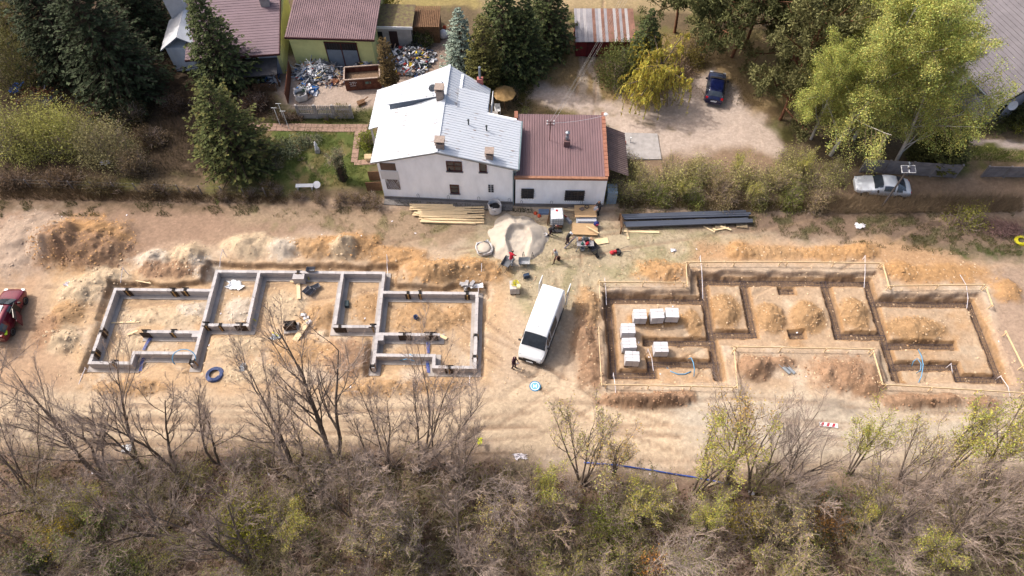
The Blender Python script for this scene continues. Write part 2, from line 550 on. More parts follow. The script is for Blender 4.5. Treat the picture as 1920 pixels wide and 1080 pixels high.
zone([(-900, -300), (480, -300), (480, 150), (520, 205), (460, 330), (-900, 350)], C(84, 70, 56), 1.0)
zone([(1400, 275), (1560, 330), (2400, 345), (2400, 380), (1340, 374), (1180, 330), (1200, 300)], C(152, 128, 106), .7)
zone([(1810, 270), (2300, 280), (2300, 310), (1810, 300)], C(120, 120, 66), .5)
zone([(1800, 255), (1960, 268), (1960, 280), (1810, 268)], C(190, 172, 160), .25)
zone([(900, -60), (1480, -60), (1480, 22), (900, 22)], C(186, 164, 126), 1.0, .8)
zone([(690, -60), (900, -60), (900, 14), (690, 14)], C(176, 158, 104), .6, .8)

# haul-road ruts
road = 1 - sst(np.abs(Y_ - 18.6 + .25 * np.sin(X_ * .13)), 1.6, 2.6)
Z += road * (.018 * np.sin((Y_ + .9 * fbm(X_, Y_, 11, 3, 7)) * 7.5) * (.5 + fbm(X_, Y_, 6, 2, 6)) + .03 * fbm(X_ * .3, Y_, .35, 3, 8))
rut = road * sst(np.sin((Y_ + 1.3 * fbm(X_, Y_, 14, 3, 15)) * 4.2), .5, 1) * .3 * sst(fbm(X_, Y_, 5, 2, 4), -.2, .3)
blend(rut, C(196, 166, 136))
# wheel tracks: pairs of tread bands pressed into the sand
for pl in ([(1060, 735), (1130, 775), (1300, 800), (1600, 815), (1960, 822)], [(-60, 792), (300, 782), (700, 790), (930, 780), (1030, 715), (1052, 640), (1060, 560)], [(1180, 775), (1400, 768), (1650, 785), (1960, 800)], [(-60, 815), (400, 808), (800, 815), (1000, 800), (1110, 740)], [(60, 556), (140, 560), (220, 548)], [(55, 600), (120, 606), (160, 600)], [(1250, 838), (1500, 845), (1960, 842)], [(930, 640), (1000, 700), (1120, 770), (1300, 835)]):
    pw = [P(*q) for q in pl]
    best, bac, bal = np.full(X_.shape, 1e9), np.zeros(X_.shape), np.zeros(X_.shape)
    acc = 0.0
    for a, b in zip(pw[:-1], pw[1:]):
        e = b - a
        L_ = e.length
        t_ = np.clip(((X_ - a.x) * e.x + (Y_ - a.y) * e.y) / L_ ** 2, 0, 1)
        dx, dy = X_ - a.x - t_ * e.x, Y_ - a.y - t_ * e.y
        d2 = dx * dx + dy * dy
        k_ = d2 < best
        best[k_] = d2[k_]
        bac[k_] = ((e.x * dy - e.y * dx) / L_)[k_]
        bal[k_] = (acc + t_ * L_)[k_]
        acc += L_
    tr_ = (1 - sst(np.abs(np.abs(bac + .25 * fbm(X_, Y_, 7, 2, 3)) - .85), .1, .2)) * sst(fbm(X_, Y_, 2.5, 3, 29), -.35, .1)
    tread = .5 + .5 * np.sin(bal * 21 + np.abs(bac) * 18)
    Z -= tr_ * (.04 + .045 * tread)
    blend(tr_ * (.35 + .3 * tread), C(164, 138, 114))
# mounds
for i, (u, v, rx, ry, h, ck, rg) in enumerate(MOUNDS):
    c0 = P(u, v)
    ax = abs(P(u + rx, v).x - c0.x)
    ay = abs(P(u, v - ry).y - c0.y)
    sel = (np.abs(X_ - c0.x) < ax * 1.9 + .5) & (np.abs(Y_ - c0.y) < ay * 1.9 + .5)
    xs, ys = X_[sel], Y_[sel]
    r2 = np.hypot((xs - c0.x) / ax, (ys - c0.y) / ay) + .28 * fbm(xs, ys, min(ax, ay) * 1.1, 3, 100 + i)
    r2 = r2 * .86
    f = np.clip(1.06 - np.sqrt(r2 * r2 + .03), 0, 1)
    f = (f * f * (3 - 2 * f) * .5 + f * .5) * (.9 + .4 * fbm(xs, ys, .9, 3, 200 + i))
    cl = sst(f, 0.0, .2) * rg
    rid = np.abs(fbm(xs, ys, .55, 3, 300 + i, .6))
    Z[sel] += h * f + cl * (.14 * rid - .04 + .06 * fbm(xs, ys, .32, 2, 400 + i, .8))
    mk = sst(1.15 - r2 + .35 * fbm(xs, ys, .5, 3, 700 + i), 0, .6) * .9
    cc = np.asarray(SOIL[ck])[None, :] * (1 + .2 * fbm(xs, ys, .5, 4, 500 + i, .7))[:, None]
    colr[sel] = colr[sel] * (1 - mk[:, None]) + cc * mk[:, None]
# left excavation
dl = sdf_poly(X_ + .28 * fbm(X_, Y_, 1.1, 3, 11), Y_ + .28 * fbm(X_, Y_, 1.1, 3, 12), PAD_L)
wd = np.where(Y_ > 26.5, .22, .9)
ml = 1 - sst(dl, -wd, .05)
Z -= .45 * ml
for a, b in WALLS:
    dw = sdf_strip(X_, Y_, a, b, .42)
    w = 1 - sst(dw, 0, .35)
    Z = Z * (1 - w) + np.minimum(Z, -.47) * w
# right excavation and trenches
dr = sdf_poly(X_ + .22 * fbm(X_, Y_, 1.0, 3, 13), Y_ + .22 * fbm(X_, Y_, 1.0, 3, 14), PAD_R)
wd = np.where(Y_ > 26.5, .2, .5)
mrp = 1 - sst(dr, -wd, .05)
Z -= .45 * mrp
blend(mrp * .85, C(196, 168, 138))
blend(mrp * sst(fbm(X_, Y_, 1.5, 5, 16), .0, .4) * .6, C(212, 192, 166))
blend(mrp * sst(fbm(X_, Y_, 2.6, 5, 17), .1, .5) * .5, C(196, 152, 104))
for i, (u, v, rx, ry, h, ck, rg) in enumerate(MOUNDS):
    if 1140 < u < 1800 and 560 < v < 640:
        c0 = P(u, v)
        ax, ay = abs(P(u + rx, v).x - c0.x), abs(P(u, v - ry).y - c0.y)
        r2 = np.hypot((X_ - c0.x) / ax, (Y_ - c0.y) / ay) + .2 * fbm(X_, Y_, 1, 3, 600 + i)
        blend(sst(1.2 - r2, 0, .35), [q * .92 for q in SOIL[ck]])
dt = np.full(X_.shape, 1e9)
for a, b in TR:
    dt = np.minimum(dt, sdf_strip(X_ + .10 * fbm(X_, Y_, .7, 3, 18), Y_ + .10 * fbm(X_, Y_, .7, 3, 19), a, b, .34))
mt = 1 - sst(dt, -.03, .05)
lip = (1 - sst(np.abs(dt - .25), .0, .3)) * (dt > 0)
Z += .05 * lip * (fbm(X_, Y_, .5, 3, 20) + .4)
Z = Z * (1 - mt) + (-.92 + .03 * fbm(X_, Y_, .6, 3, 22)) * mt
tw = 1 - sst(dt, .0, .22)
blend(tw * .8, C(176, 134, 88))
blend(mt, C(152, 126, 102))
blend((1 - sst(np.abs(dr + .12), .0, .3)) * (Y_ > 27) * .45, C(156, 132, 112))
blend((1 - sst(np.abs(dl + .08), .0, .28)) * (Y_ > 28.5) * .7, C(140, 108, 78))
# fine colour breakup
colr *= (1 + .13 * fbm(X_, Y_, .4, 4, 88, .7) + .10 * fbm(X_, Y_, 3.5, 3, 89))[:, None]
colr *= np.array([.99, .995, 1.0])[None, :]
colr = np.clip(colr, .01, .9)
ZG = Z.reshape(GX.shape)


def gz(x, y):
    i = int(np.clip(np.searchsorted(gx, x) - 1, 0, len(gx) - 2))
    j = int(np.clip(np.searchsorted(gy, y) - 1, 0, len(gy) - 2))
    fx, fy = (x - gx[i]) / (gx[i + 1] - gx[i]), (y - gy[j]) / (gy[j + 1] - gy[j])
    return float((ZG[j, i] * (1 - fx) + ZG[j, i + 1] * fx) * (1 - fy) + (ZG[j + 1, i] * (1 - fx) + ZG[j + 1, i + 1] * fx) * fy)


def G(u, v, dz=0.0):
    p = P(u, v)
    for _ in range(4):
        p = P(u, v, gz(p.x, p.y))
    p.z += dz
    return p


nx, ny = len(gx), len(gy)
I = np.arange(nx * ny).reshape(ny, nx)
F = np.stack([I[:-1, :-1].ravel(), I[:-1, 1:].ravel(), I[1:, 1:].ravel(), I[1:, :-1].ravel()], 1)
m_ground = M('ground_soil', (0, 0, 0), rough=.95, var=.13, scale=4.5, bump=.7, bscale=14, attr=True, spec=.1)
_N, _L = m_ground.node_tree.nodes, m_ground.node_tree.links
_vo = _N.new('ShaderNodeTexVoronoi')
_vo.inputs['Scale'].default_value = 5.5
_tc = _N.new('ShaderNodeTexCoord')
_wz = _N.new('ShaderNodeTexNoise')
_wz.inputs['Scale'].default_value = 3
_wm = _N.new('ShaderNodeMix')
_wm.data_type = 'VECTOR'
_wm.inputs[0].default_value = .12
_L.new(_tc.outputs['Object'], _wz.inputs['Vector'])
_L.new(_tc.outputs['Object'], _wm.inputs[4])
_L.new(_wz.outputs['Color'], _wm.inputs[5])
_L.new(_wm.outputs[1], _vo.inputs['Vector'])
_mr = _N.new('ShaderNodeMapRange')
_mr.inputs['To Min'].default_value = .91
_mr.inputs['To Max'].default_value = 1.08
_sp = _N.new('ShaderNodeSeparateColor')
_L.new(_vo.outputs['Color'], _sp.inputs[0])
_L.new(_sp.outputs[0], _mr.inputs[0])
_b = _N['Principled BSDF']
_src = _b.inputs['Base Color'].links[0].from_socket
_mu = _N.new('ShaderNodeVectorMath')
_mu.operation = 'SCALE'
_L.new(_src, _mu.inputs[0])
_L.new(_mr.outputs[0], _mu.inputs['Scale'])
_L.new(_mu.outputs[0], _b.inputs['Base Color'])
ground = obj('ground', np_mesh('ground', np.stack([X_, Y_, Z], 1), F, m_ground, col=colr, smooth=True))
tag(ground, 'bare sandy building ground with trenches and spoil heaps', kind='structure')

# loose clods and stones on the spoil
ico_v = np.array([(0, 0, 1), (.9, 0, .1), (.25, .85, 0), (-.75, .5, .05), (-.7, -.55, 0), (.3, -.85, .05), (0, 0, -.6)])
ico_f = np.array([(0, 1, 2), (0, 2, 3), (0, 3, 4), (0, 4, 5), (0, 5, 1), (6, 2, 1), (6, 3, 2), (6, 4, 3), (6, 5, 4), (6, 1, 5)])


def clods(name, pts, sizes, cols, mat):
    n = len(pts)
    a = RS.rand(n) * 6.28
    ca, sa = np.cos(a), np.sin(a)
    sc = sizes[:, None, None] * (.6 + .8 * RS.rand(n, 7, 3)) * np.array([1, 1, .5])
    V = ico_v[None] * sc
    V = np.stack([V[..., 0] * ca[:, None] - V[..., 1] * sa[:, None], V[..., 0] * sa[:, None] + V[..., 1] * ca[:, None], V[..., 2]], -1) + pts[:, None, :]
    Fq = (ico_f[None] + 7 * np.arange(n)[:, None, None]).reshape(-1, 3)
    return obj(name, np_mesh(name, V.reshape(-1, 3), Fq, mat, col=np.repeat(cols, 7, 0)))


pts, szs, cls = [], [], []
for i, (u, v, rx, ry, h, ck, rg) in enumerate(MOUNDS):
    c0 = P(u, v)
    ax, ay = abs(P(u + rx, v).x - c0.x), abs(P(u, v - ry).y - c0.y)
    for _ in range(int(ax * ay * 42 * rg) + 6):
        q, r_ = random.random() * 6.283, math.sqrt(random.random()) * 1.08
        x, y = c0.x + ax * r_ * math.cos(q), c0.y + ay * r_ * math.sin(q)
        sz = .03 + .1 * random.random() ** 3
        pts.append((x, y, gz(x, y) + sz * .1))
        szs.append(sz)
        k = 1.0 + .45 * random.random()
        cls.append([c * k for c in SOIL[ck]])
for _ in range(5000):
    x, y = random.uniform(-33, 37), random.uniform(20, 33)
    sz = .025 + .09 * random.random() ** 4
    pts.append((x, y, gz(x, y) + sz * .1))
    szs.append(sz)
    k = 1.0 + .5 * random.random()
    cls.append([c * k for c in C(205, 178, 146)])
m_clod = M('clod_soil', (0, 0, 0), rough=.95, var=.12, scale=9, attr=True, spec=.1)
o = clods('loose_clods', np.array(pts), np.array(szs), np.array(cls), m_clod)
tag(o, 'loose soil clods and stones strewn over the site', 'soil clods', kind='stuff')
# ------------------------------------------------------------------ plant growers (numpy skeletons -> tubes and leaf faces)
def _norm(a):
    return a / np.maximum(np.linalg.norm(a, axis=-1, keepdims=True), 1e-9)


def shoots(R, start, dirs, length, k, wob, trop):
    n = len(start)
    pts = np.zeros((n, k, 3))
    pts[:, 0] = start
    d = _norm(dirs)
    st = (np.asarray(length) / (k - 1))
    st = np.broadcast_to(st, (n,))[:, None]
    tr = np.asarray(trop, float)
    for i in range(1, k):
        d = _norm(d + R.randn(n, 3) * wob + tr)
        pts[:, i] = pts[:, i - 1] + d * st
    return pts


def along(pts, idx, t):
    k = pts.shape[1]
    f = t * (k - 1)
    i = np.minimum(f.astype(int), k - 2)
    fr = (f - i)[:, None]
    a, b = pts[idx, i], pts[idx, i + 1]
    return a * (1 - fr) + b * fr, _norm(b - a)


def side_shoots(R, pts, radii, n, t0, t1, ang, length, k, wob, trop, taper=.6, rmin=.006, rscale=.62, lenfall=.5, flat=0.0):
    """n children on every parent shoot"""
    B = len(pts)
    idx = np.repeat(np.arange(B), n)
    t = t0 + (t1 - t0) * ((np.tile(np.arange(n), B) + R.rand(B * n)) / n)
    pos, pd = along(pts, idx, t)
    az = R.rand(B * n) * 6.283
    ref = np.where(np.abs(pd[:, 2:3]) > .9, np.array([[1., 0, 0]]), np.array([[0, 0, 1.]]))
    a = _norm(np.cross(pd, ref))
    b = np.cross(pd, a)
    if flat:
        b = b * (1 - flat)
    perp = _norm(a * np.cos(az)[:, None] + b * np.sin(az)[:, None] + 1e-6)
    an = np.radians(ang) * (1 + .25 * R.randn(B * n))[:, None]
    d = pd * np.cos(an) + perp * np.sin(an)
    plen = np.linalg.norm(np.diff(pts, axis=1), axis=2).sum(1)[idx]
    ln = length * plen * (1 - lenfall * t) * (.65 + .7 * R.rand(B * n))
    pr = radii[idx, np.minimum((t * (pts.shape[1] - 1)).astype(int), pts.shape[1] - 1)]
    r0 = np.maximum(pr * rscale, rmin)
    cp = shoots(R, pos, d, ln, k, wob, trop)
    rr = r0[:, None] * np.linspace(1, 1 - taper, k)[None, :]
    return cp, np.maximum(rr, rmin * .7)


def tubes(pts, radii, n):
    B, k, _ = pts.shape
    t = np.empty_like(pts)
    t[:, 1:-1] = pts[:, 2:] - pts[:, :-2]
    t[:, 0] = pts[:, 1] - pts[:, 0]
    t[:, -1] = pts[:, -1] - pts[:, -2]
    t = _norm(t)
    ref = np.array([.13, .21, .97])
    a = _norm(np.cross(t, ref) + 1e-5)
    b = np.cross(t, a)
    q = np.arange(n) * 2 * np.pi / n
    V = pts[:, :, None, :] + (a[:, :, None, :] * np.cos(q)[None, None, :, None] + b[:, :, None, :] * np.sin(q)[None, None, :, None]) * radii[:, :, None, None]
    i, j = np.meshgrid(np.arange(k - 1), np.arange(n), indexing='ij')
    f = np.stack([i * n + j, i * n + (j + 1) % n, (i + 1) * n + (j + 1) % n, (i + 1) * n + j], -1).reshape(-1, 4)
    F = (f[None] + (np.arange(B) * k * n)[:, None, None]).reshape(-1, 4)
    return V.reshape(-1, 3), F


def join(parts):
    V, F, n = [], [], 0
    for v, f in parts:
        V.append(v)
        F.append(f + n)
        n += len(v)
    return np.concatenate(V), np.concatenate(F)


def leaves(R, pos, size, col, var=.25, jit=.1, aspect=.6, updir=None, flat=0.0, hang=0.0):
    """two-sided leaf faces (diamonds) scattered round pos"""
    n = len(pos)
    c = pos + R.randn(n, 3) * jit
    a = R.randn(n, 3)
    a[:, 2] *= (1 - flat)
    a[:, 2] -= hang
    a = _norm(a)
    b = _norm(np.cross(a, R.randn(n, 3)))
    if flat:
        b[:, 2] *= (1 - flat)
        b = _norm(b)
    s = (size * (.6 + .8 * R.rand(n)))[:, None]
    V = np.stack([c - a * s * .5, c + b * s * aspect * .5, c + a * s * .5, c - b * s * aspect * .5], 1).reshape(-1, 3)
    F = np.arange(4 * n).reshape(n, 4)
    k = (1 + var * R.randn(n)).clip(.4, 1.8)
    h = 1 + .12 * R.randn(n)
    cc = np.asarray(col)[None, :] * k[:, None]
    cc[:, 0] *= h
    return V, F, np.repeat(cc.clip(.004, .9), 4, 0)


m_bark = M('bark_grey_brown', C(130, 114, 100), rough=.95, var=.35, scale=6, bump=.4)
m_barkd = M('bark_dark', C(76, 62, 52), rough=.95, var=.35, scale=6, bump=.4)
m_twig = M('twig_brown_grey', C(180, 160, 146), rough=.95, var=.3, scale=1.2)
m_birchbark = M('bark_birch_white', C(214, 206, 196), rough=.85, var=.1, scale=5, col2=C(226, 220, 212), bump=.2)
m_pinebark = M('bark_pine_red', C(136, 94, 70), rough=.95, var=.3, scale=5, bump=.4)
m_leaf = M('leaf_green', (0, 0, 0), rough=.7, var=.12, scale=1.1, attr=True, trans=.35, spec=.2)
m_needle = M('needle_green', (0, 0, 0), rough=.75, var=.25, scale=.8, attr=True, trans=.12, spec=.15)

YG, GG, OG, BR = C(172, 172, 84), C(120, 130, 60), C(158, 146, 84), C(150, 128, 96)


def parts_to_tree(name, label, cat, wood, wood_mat, crown=None, crown_mat=None, group=None, wname='trunk', cname='crown', twigs=None, twig_mat=None):
    t = thing(name, label, cat, group=group)
    obj(wname, np_mesh(wname, wood[0], wood[1], wood_mat, smooth=True), t)
    if twigs is not None:
        obj('branches', np_mesh('branches', twigs[0], twigs[1], twig_mat or wood_mat), t)
    if crown is not None:
        obj(cname, np_mesh(cname, crown[0], crown[1], crown_mat or m_leaf, col=crown[2]), t)
    return t


def skeleton_tree(seed, h, r0, stems=1, spread=18, l1=8, l2=8, l3=7, ang=38, trop=.05, t0=.3, trunk=.8, wob=.07, rmin=.0085, len1=.52, len2=.5, len3=.5):
    R = np.random.RandomState(seed)
    az = R.rand(stems) * 6.283
    tilt = np.radians(spread) * (R.rand(stems) if stems > 1 else np.array([.3]))
    d = np.stack([np.sin(tilt) * np.cos(az), np.sin(tilt) * np.sin(az), np.cos(tilt)], 1)
    st = np.stack([np.cos(az), np.sin(az), np.zeros(stems)], 1) * (.12 * (stems > 1)) + np.array([0, 0, -.25])
    t = shoots(R, st, d, h * trunk * (.8 + .3 * R.rand(stems)), 9, wob, (0, 0, .03))
    tr = np.broadcast_to(r0 * np.linspace(1, .22, 9)[None, :], (stems, 9)).copy()
    a, ar = side_shoots(R, t, tr, l1, t0, 1.0, ang, len1, 7, wob * 1.6, (0, 0, trop), rmin=rmin * 1.6, rscale=.5)
    b, br = side_shoots(R, a, ar, l2, .2, 1.0, ang * 1.05, len2, 5, wob * 2.2, (0, 0, trop), rmin=rmin * 1.2, rscale=.5)
    c, cr = side_shoots(R, b, br, l3, .15, 1.0, ang, len3, 4, wob * 2.5, (0, 0, trop * .8), rmin=rmin)
    wood = join([tubes(t, tr, 7), tubes(a, ar, 5)])
    tw = join([tubes(b, br, 4), tubes(c, cr, 3)])
    return R, wood, tw, (t, a, b, c)


def bare_tree(name, label, seed, h, r0, buds=0, budcol=YG, **kw):
    R, wood, tw, sk = skeleton_tree(seed, h, r0, **kw)
    crown = None
    if buds:
        c = sk[3].reshape(-1, 3)
        crown = leaves(R, c[R.randint(0, len(c), buds)], .1, [q * 1.3 for q in budcol], jit=.14)
    return parts_to_tree(name, label, 'tree', wood, m_bark, crown, twigs=tw, twig_mat=m_twig)


def spruce(name, label, seed, h, rad, col, dens=1.0, cat='tree', droop=.25, tipcol=None, base=.06, power=.85, qs=.34):
    R = np.random.RandomState(seed)
    t = np.array([[[0, 0, z * h] for z in np.linspace(-.02, 1, 6)]])
    tw = tubes(t, np.linspace(.05 + h * .012, .02, 6)[None, :], 6)
    zs, n = [], int(h * 4.2)
    P0, D, Ln = [], [], []
    for i in range(n):
        z = base + (1 - base) * ((i + R.rand()) / n)
        L_ = rad * (1 - z) ** power * (.8 + .35 * R.rand()) + .12
        nb = max(5, int(10 * dens * (1 - z) + 5))
        for j in range(nb):
            q = 6.283 * (j + R.rand() * .7) / nb + i * .7
            e = .35 * z - droop * (1 - z) + R.randn() * .08
            P0.append((0, 0, z * h))
            D.append((math.cos(q), math.sin(q), e))
            Ln.append(L_ * (.75 + .4 * R.rand()))
    b = shoots(R, np.array(P0), np.array(D), np.array(Ln), 5, .05, (0, 0, .035))
    br = np.array(Ln)[:, None] * np.array([[.02, .016, .012, .008, .004]])
    wood = tubes(b, br, 3)
    # needle sprays: flattened pieces hanging off both sides of every branch
    m = int(9 * dens)
    idx = np.repeat(np.arange(len(b)), m)
    tt = .18 + .82 * np.sqrt(R.rand(len(idx)))
    pos, pd = along(b, idx, tt)
    sd = _norm(np.cross(pd, np.array([0, 0, 1.]))) * np.where(R.rand(len(idx)) > .5, 1, -1)[:, None]
    ln = np.array(Ln)[idx] * .26 * (1.15 - tt) + .12
    a = _norm(pd * .75 + sd * .75 + R.randn(len(idx), 3) * .18 + np.array([0, 0, -.12]))
    w = _norm(np.cross(a, np.array([0, 0, 1.]) + R.randn(len(idx), 3) * .35))
    ln = (ln * (.7 + .6 * R.rand(len(idx))))[:, None]
    ww = qs * .32 * (.6 + .8 * R.rand(len(idx)))[:, None]
    drop = np.array([0, 0, -.06])
    V = np.stack([pos, pos + a * ln * .55 + w * ww, pos + a * ln + drop, pos + a * ln * .55 - w * ww], 1).reshape(-1, 3)
    F = np.arange(len(V)).reshape(-1, 4)
    k = (1 + .28 * R.randn(len(idx))).clip(.4, 1.9)
    cc = np.asarray(col)[None, :] * k[:, None] * 1.7
    if tipcol is not None:
        f = (sst(tt, .7, 1.0) * R.rand(len(tt)) * .8)[:, None]
        cc = cc * (1 - f) + np.asarray(tipcol)[None, :] * f
    cc = np.repeat(cc.clip(.004, .8), 4, 0)
    t_ = thing(name, label, cat)
    obj('trunk', np_mesh('trunk', tw[0], tw[1], m_barkd), t_)
    obj('branches', np_mesh('branches', wood[0], wood[1], m_barkd), t_)
    obj('crown', np_mesh('crown', V, F, m_needle, col=cc), t_)
    return t_


def bush(name, label, seed, rx, ry, h, col, n=1600, leaf=.13, twig=12, col2=None, cat='shrub', hollow=.55, flat=.0, low=0.0, needle=False, part='leaves'):
    """clipped or loose leafy bush: stems plus leaves in clumps through an uneven dome"""
    R = np.random.RandomState(seed)
    d = _norm(np.stack([R.randn(twig), R.randn(twig), np.abs(R.randn(twig)) + .35], 1))
    st = shoots(R, np.stack([R.randn(twig) * .12 * rx, R.randn(twig) * .12 * ry, np.full(twig, -.08)], 1), d, 1.0, 5, .12, (0, 0, .05))
    st = st * np.array([rx, ry, h])[None, None, :] * .95
    sr = np.broadcast_to(np.linspace(.028, .009, 5)[None, :], (twig, 5)).copy()
    c, cr = side_shoots(R, st, sr, 7, .25, 1, 45, .42, 4, .12, (0, 0, .05), rmin=.008)
    wood = join([tubes(st, sr, 4), tubes(c, cr, 3)])
    ncl = max(14, n // 40)
    q = _norm(R.randn(ncl, 3))
    q[:, 2] = np.abs(q[:, 2])
    rad = hollow + (1 - hollow) * R.rand(ncl) ** .6
    bump = 1 + .22 * np.sin(q[:, 0] * 5 + seed) * np.cos(q[:, 1] * 4 + seed * 2)
    cl = q * (rad * bump)[:, None] * np.array([rx, ry, h])[None, :] + np.array([0, 0, low])
    ck = (1 + .22 * R.randn(ncl)).clip(.5, 1.6)
    ix = R.randint(0, ncl, n)
    sp = .16 * (rx + ry + h) / 3 + .03
    V, F, cc = leaves(R, cl[ix] + R.randn(n, 3) * sp, leaf, col, jit=.02, flat=flat)
    kk = ck[ix][:, None]
    base = np.asarray(col)[None, :] * kk * 1.3
    if col2 is not None:
        f = (R.rand(ncl) < .4)[ix][:, None] * .8
        base = base * (1 - f) + np.asarray(col2)[None, :] * kk * f * 1.3
    cc = np.repeat(base * (1 + .2 * R.randn(n, 1)).clip(.5, 1.6), 4, 0).clip(.004, .9)
    V[:, 2] = np.maximum(V[:, 2], .02)
    t = thing(name, label, cat)
    obj('stems', np_mesh('stems', wood[0], wood[1], m_twig), t)
    obj(part, np_mesh(part, V, F, m_needle if needle else m_leaf, col=cc), t)
    return t


def at_top(u, v, h):
    """base point of an upright plant of height h whose top is seen at (u, v)"""
    p = P(u, v, h)
    return Vector((p.x, p.y, gz(p.x, p.y)))


def put(root, p, rz=0, sc=1.0, lean=(0, 0), label=None, group=None):
    p = Vector((p[0], p[1], gz(p[0], p[1]) - .03))
    return place(root, p, rz, sc, label, group, rx=lean[1], ry=lean[0])
# ------------------------------------------------------------------ buildings
m_white = M('plaster_white', C(252, 253, 255, .95), rough=.9, var=.08, scale=1.2, bump=.1, stretch=(1, 1, .35))
m_plinth = M('plinth_grey', C(148, 142, 138), rough=.95, var=.2, scale=2, bump=.2)
m_tin = M('tin_roof_white', C(222, 227, 234, .64), rough=.5, var=.04, scale=.8, metal=.0, spec=.5)
m_rust = M('rust_mark', C(176, 150, 136), rough=.8, var=.25, scale=4)
m_mauve = M('sheet_roof_mauve', C(140, 112, 114), rough=.65, var=.14, scale=1.2, stretch=(1, .25, 1), spec=.35)
m_mauve2 = M('roof_tile_mauve', C(138, 116, 122), rough=.7, var=.1, scale=.8)
m_terra = M('parapet_terracotta', C(172, 118, 96), rough=.9, var=.18, scale=3)
m_dark = M('opening_dark', (.012, .012, .014), rough=.4, var=.3, scale=3)
m_pane = M('window_pane', (.03, .035, .045), rough=.08, var=.25, scale=2, spec=.8)
m_wfr = M('window_frame_brown', C(96, 46, 40), rough=.6, var=.15)
m_wfw = M('window_frame_white', C(232, 232, 232, .8), rough=.6, var=.05)
m_galv = M('metal_galvanised', C(168, 176, 184), rough=.45, var=.12, metal=.6, scale=3)
m_brick = M('chimney_brick', C(176, 158, 146), rough=.95, var=.25, scale=6, bump=.3)
m_soot = M('soot_black', (.02, .018, .017), rough=.9)
m_green = M('plaster_yellow_green', C(222, 220, 150, .85), rough=.9, var=.07, scale=1.2, bump=.1)
m_blue = M('plaster_grey_blue', C(190, 196, 210), rough=.9, var=.06)
m_gate = M('gate_grey_blue', C(140, 152, 164), rough=.6, var=.1, scale=2)
m_iron = M('iron_dark', (.03, .03, .033), rough=.6, var=.2)
m_gtile = M('roof_tile_grey', C(132, 126, 130), rough=.75, var=.12, scale=.9)
m_conc = M('concrete_grey', C(186, 180, 176), rough=.95, var=.16, scale=2.2, bump=.2)
m_redw = M('wood_dark_red', C(118, 34, 40), rough=.7, var=.15, stretch=(6, 6, .4), scale=2)
m_rusty = M('sheet_rusty', C(150, 104, 88), rough=.75, var=.3, scale=.9, col2=C(178, 172, 172), stretch=(3.2, .12, 1))
m_wood = M('wood_fresh', C(236, 208, 164, .8), rough=.8, var=.14, scale=3, stretch=(1, 6, 6))
m_wooddk = M('wood_weathered', C(128, 96, 70), rough=.9, var=.25, scale=4)


class Loc:
    """local frame of a building: x along the front, y to the back"""
    def __init__(s, p0, ang):
        s.p, s.a = Vector((p0[0], p0[1], 0)), ang
        s.ex, s.ey = Vector((math.cos(ang), math.sin(ang), 0)), Vector((-math.sin(ang), math.cos(ang), 0))

    def px(s, u, v):
        return onplane(u, v, s.p, s.a)


def window(parent, x0, x1, z0, z1, y=0.0, frame=m_wfr, mull=1, bars=None, sill=True, depth=.09, transom=False):
    """recessed-looking window on the front wall plane y (front is -y); local coordinates"""
    f = MB()
    t = .07
    for a, b, c, d in ((x0, x1, z0, z0 + t), (x0, x1, z1 - t, z1), (x0, x0 + t, z0 + t, z1 - t), (x1 - t, x1, z0 + t, z1 - t)):
        f.box(((a + b) / 2, y - .02, (c + d) / 2), (b - a, depth, d - c))
    for i in range(mull):
        xm = x0 + (x1 - x0) * (i + 1) / (mull + 1)
        f.box((xm, y - .018, (z0 + z1) / 2), (.06, depth * .8, z1 - z0 - 2 * t))
    if transom:
        f.box(((x0 + x1) / 2, y - .016, z0 + (z1 - z0) * .55), (x1 - x0 - 2 * t, depth * .7, .05))
    w = f.build('window', frame, parent)
    MB().box(((x0 + x1) / 2, y - .012, (z0 + z1) / 2), (x1 - x0 - .06, .02, z1 - z0 - .06)).build('pane', m_pane, w)
    if sill:
        MB().box(((x0 + x1) / 2, y - .06, z0 - .03), (x1 - x0 + .14, .16, .05)).build('sill', m_galv, w)
    if bars:
        b = MB()
        for i in range(bars[0]):
            xm = x0 + (x1 - x0) * (i + .5) / bars[0]
            b.box((xm, y - .1, (z0 + z1) / 2), (.025, .025, z1 - z0 + .1))
        for i in range(bars[1]):
            zm = z0 + (z1 - z0) * (i + .5) / bars[1]
            b.box(((x0 + x1) / 2, y - .115, zm), (x1 - x0 + .1, .025, .025))
        b.build('bars', m_iron, w)
    return w


def ribbed(quad, n, mi_h=.03, t=.05, prof=.5):
    """corrugated sheet over a planar quad: a,b along the eave, c,d along the ridge (a->b ribs spread, a->d rib direction)"""
    a, b, c, d = [Vector(q) for q in quad]
    nrm = (b - a).cross(d - a).normalized()
    if nrm.z < 0:
        nrm = -nrm
    mb = MB()
    vs = []
    st = []
    for i in range(n):
        st += [(i / n, 0), ((i + .45) / n, 0), ((i + .55) / n, 1), ((i + .9) / n, 1)]
    st.append((1.0, 0))
    for f, h in st:
        vs.append(a + (b - a) * f + nrm * h * mi_h)
        vs.append(d + (c - d) * f + nrm * h * mi_h)
    m = len(st)
    fs = [(2 * i, 2 * i + 2, 2 * i + 3, 2 * i + 1) for i in range(m - 1)]
    lo = [a - nrm * t, b - nrm * t, c - nrm * t, d - nrm * t]
    k = len(vs)
    vs += lo
    fs += [(k, k + 3, k + 2, k + 1), (0, k, k + 1, 2 * m - 2), (1, 2 * m - 1, k + 2, k + 3), (0, 1, k + 3, k), (2 * m - 2, k + 1, k + 2, 2 * m - 1)]
    mb.add(vs, fs)
    return mb


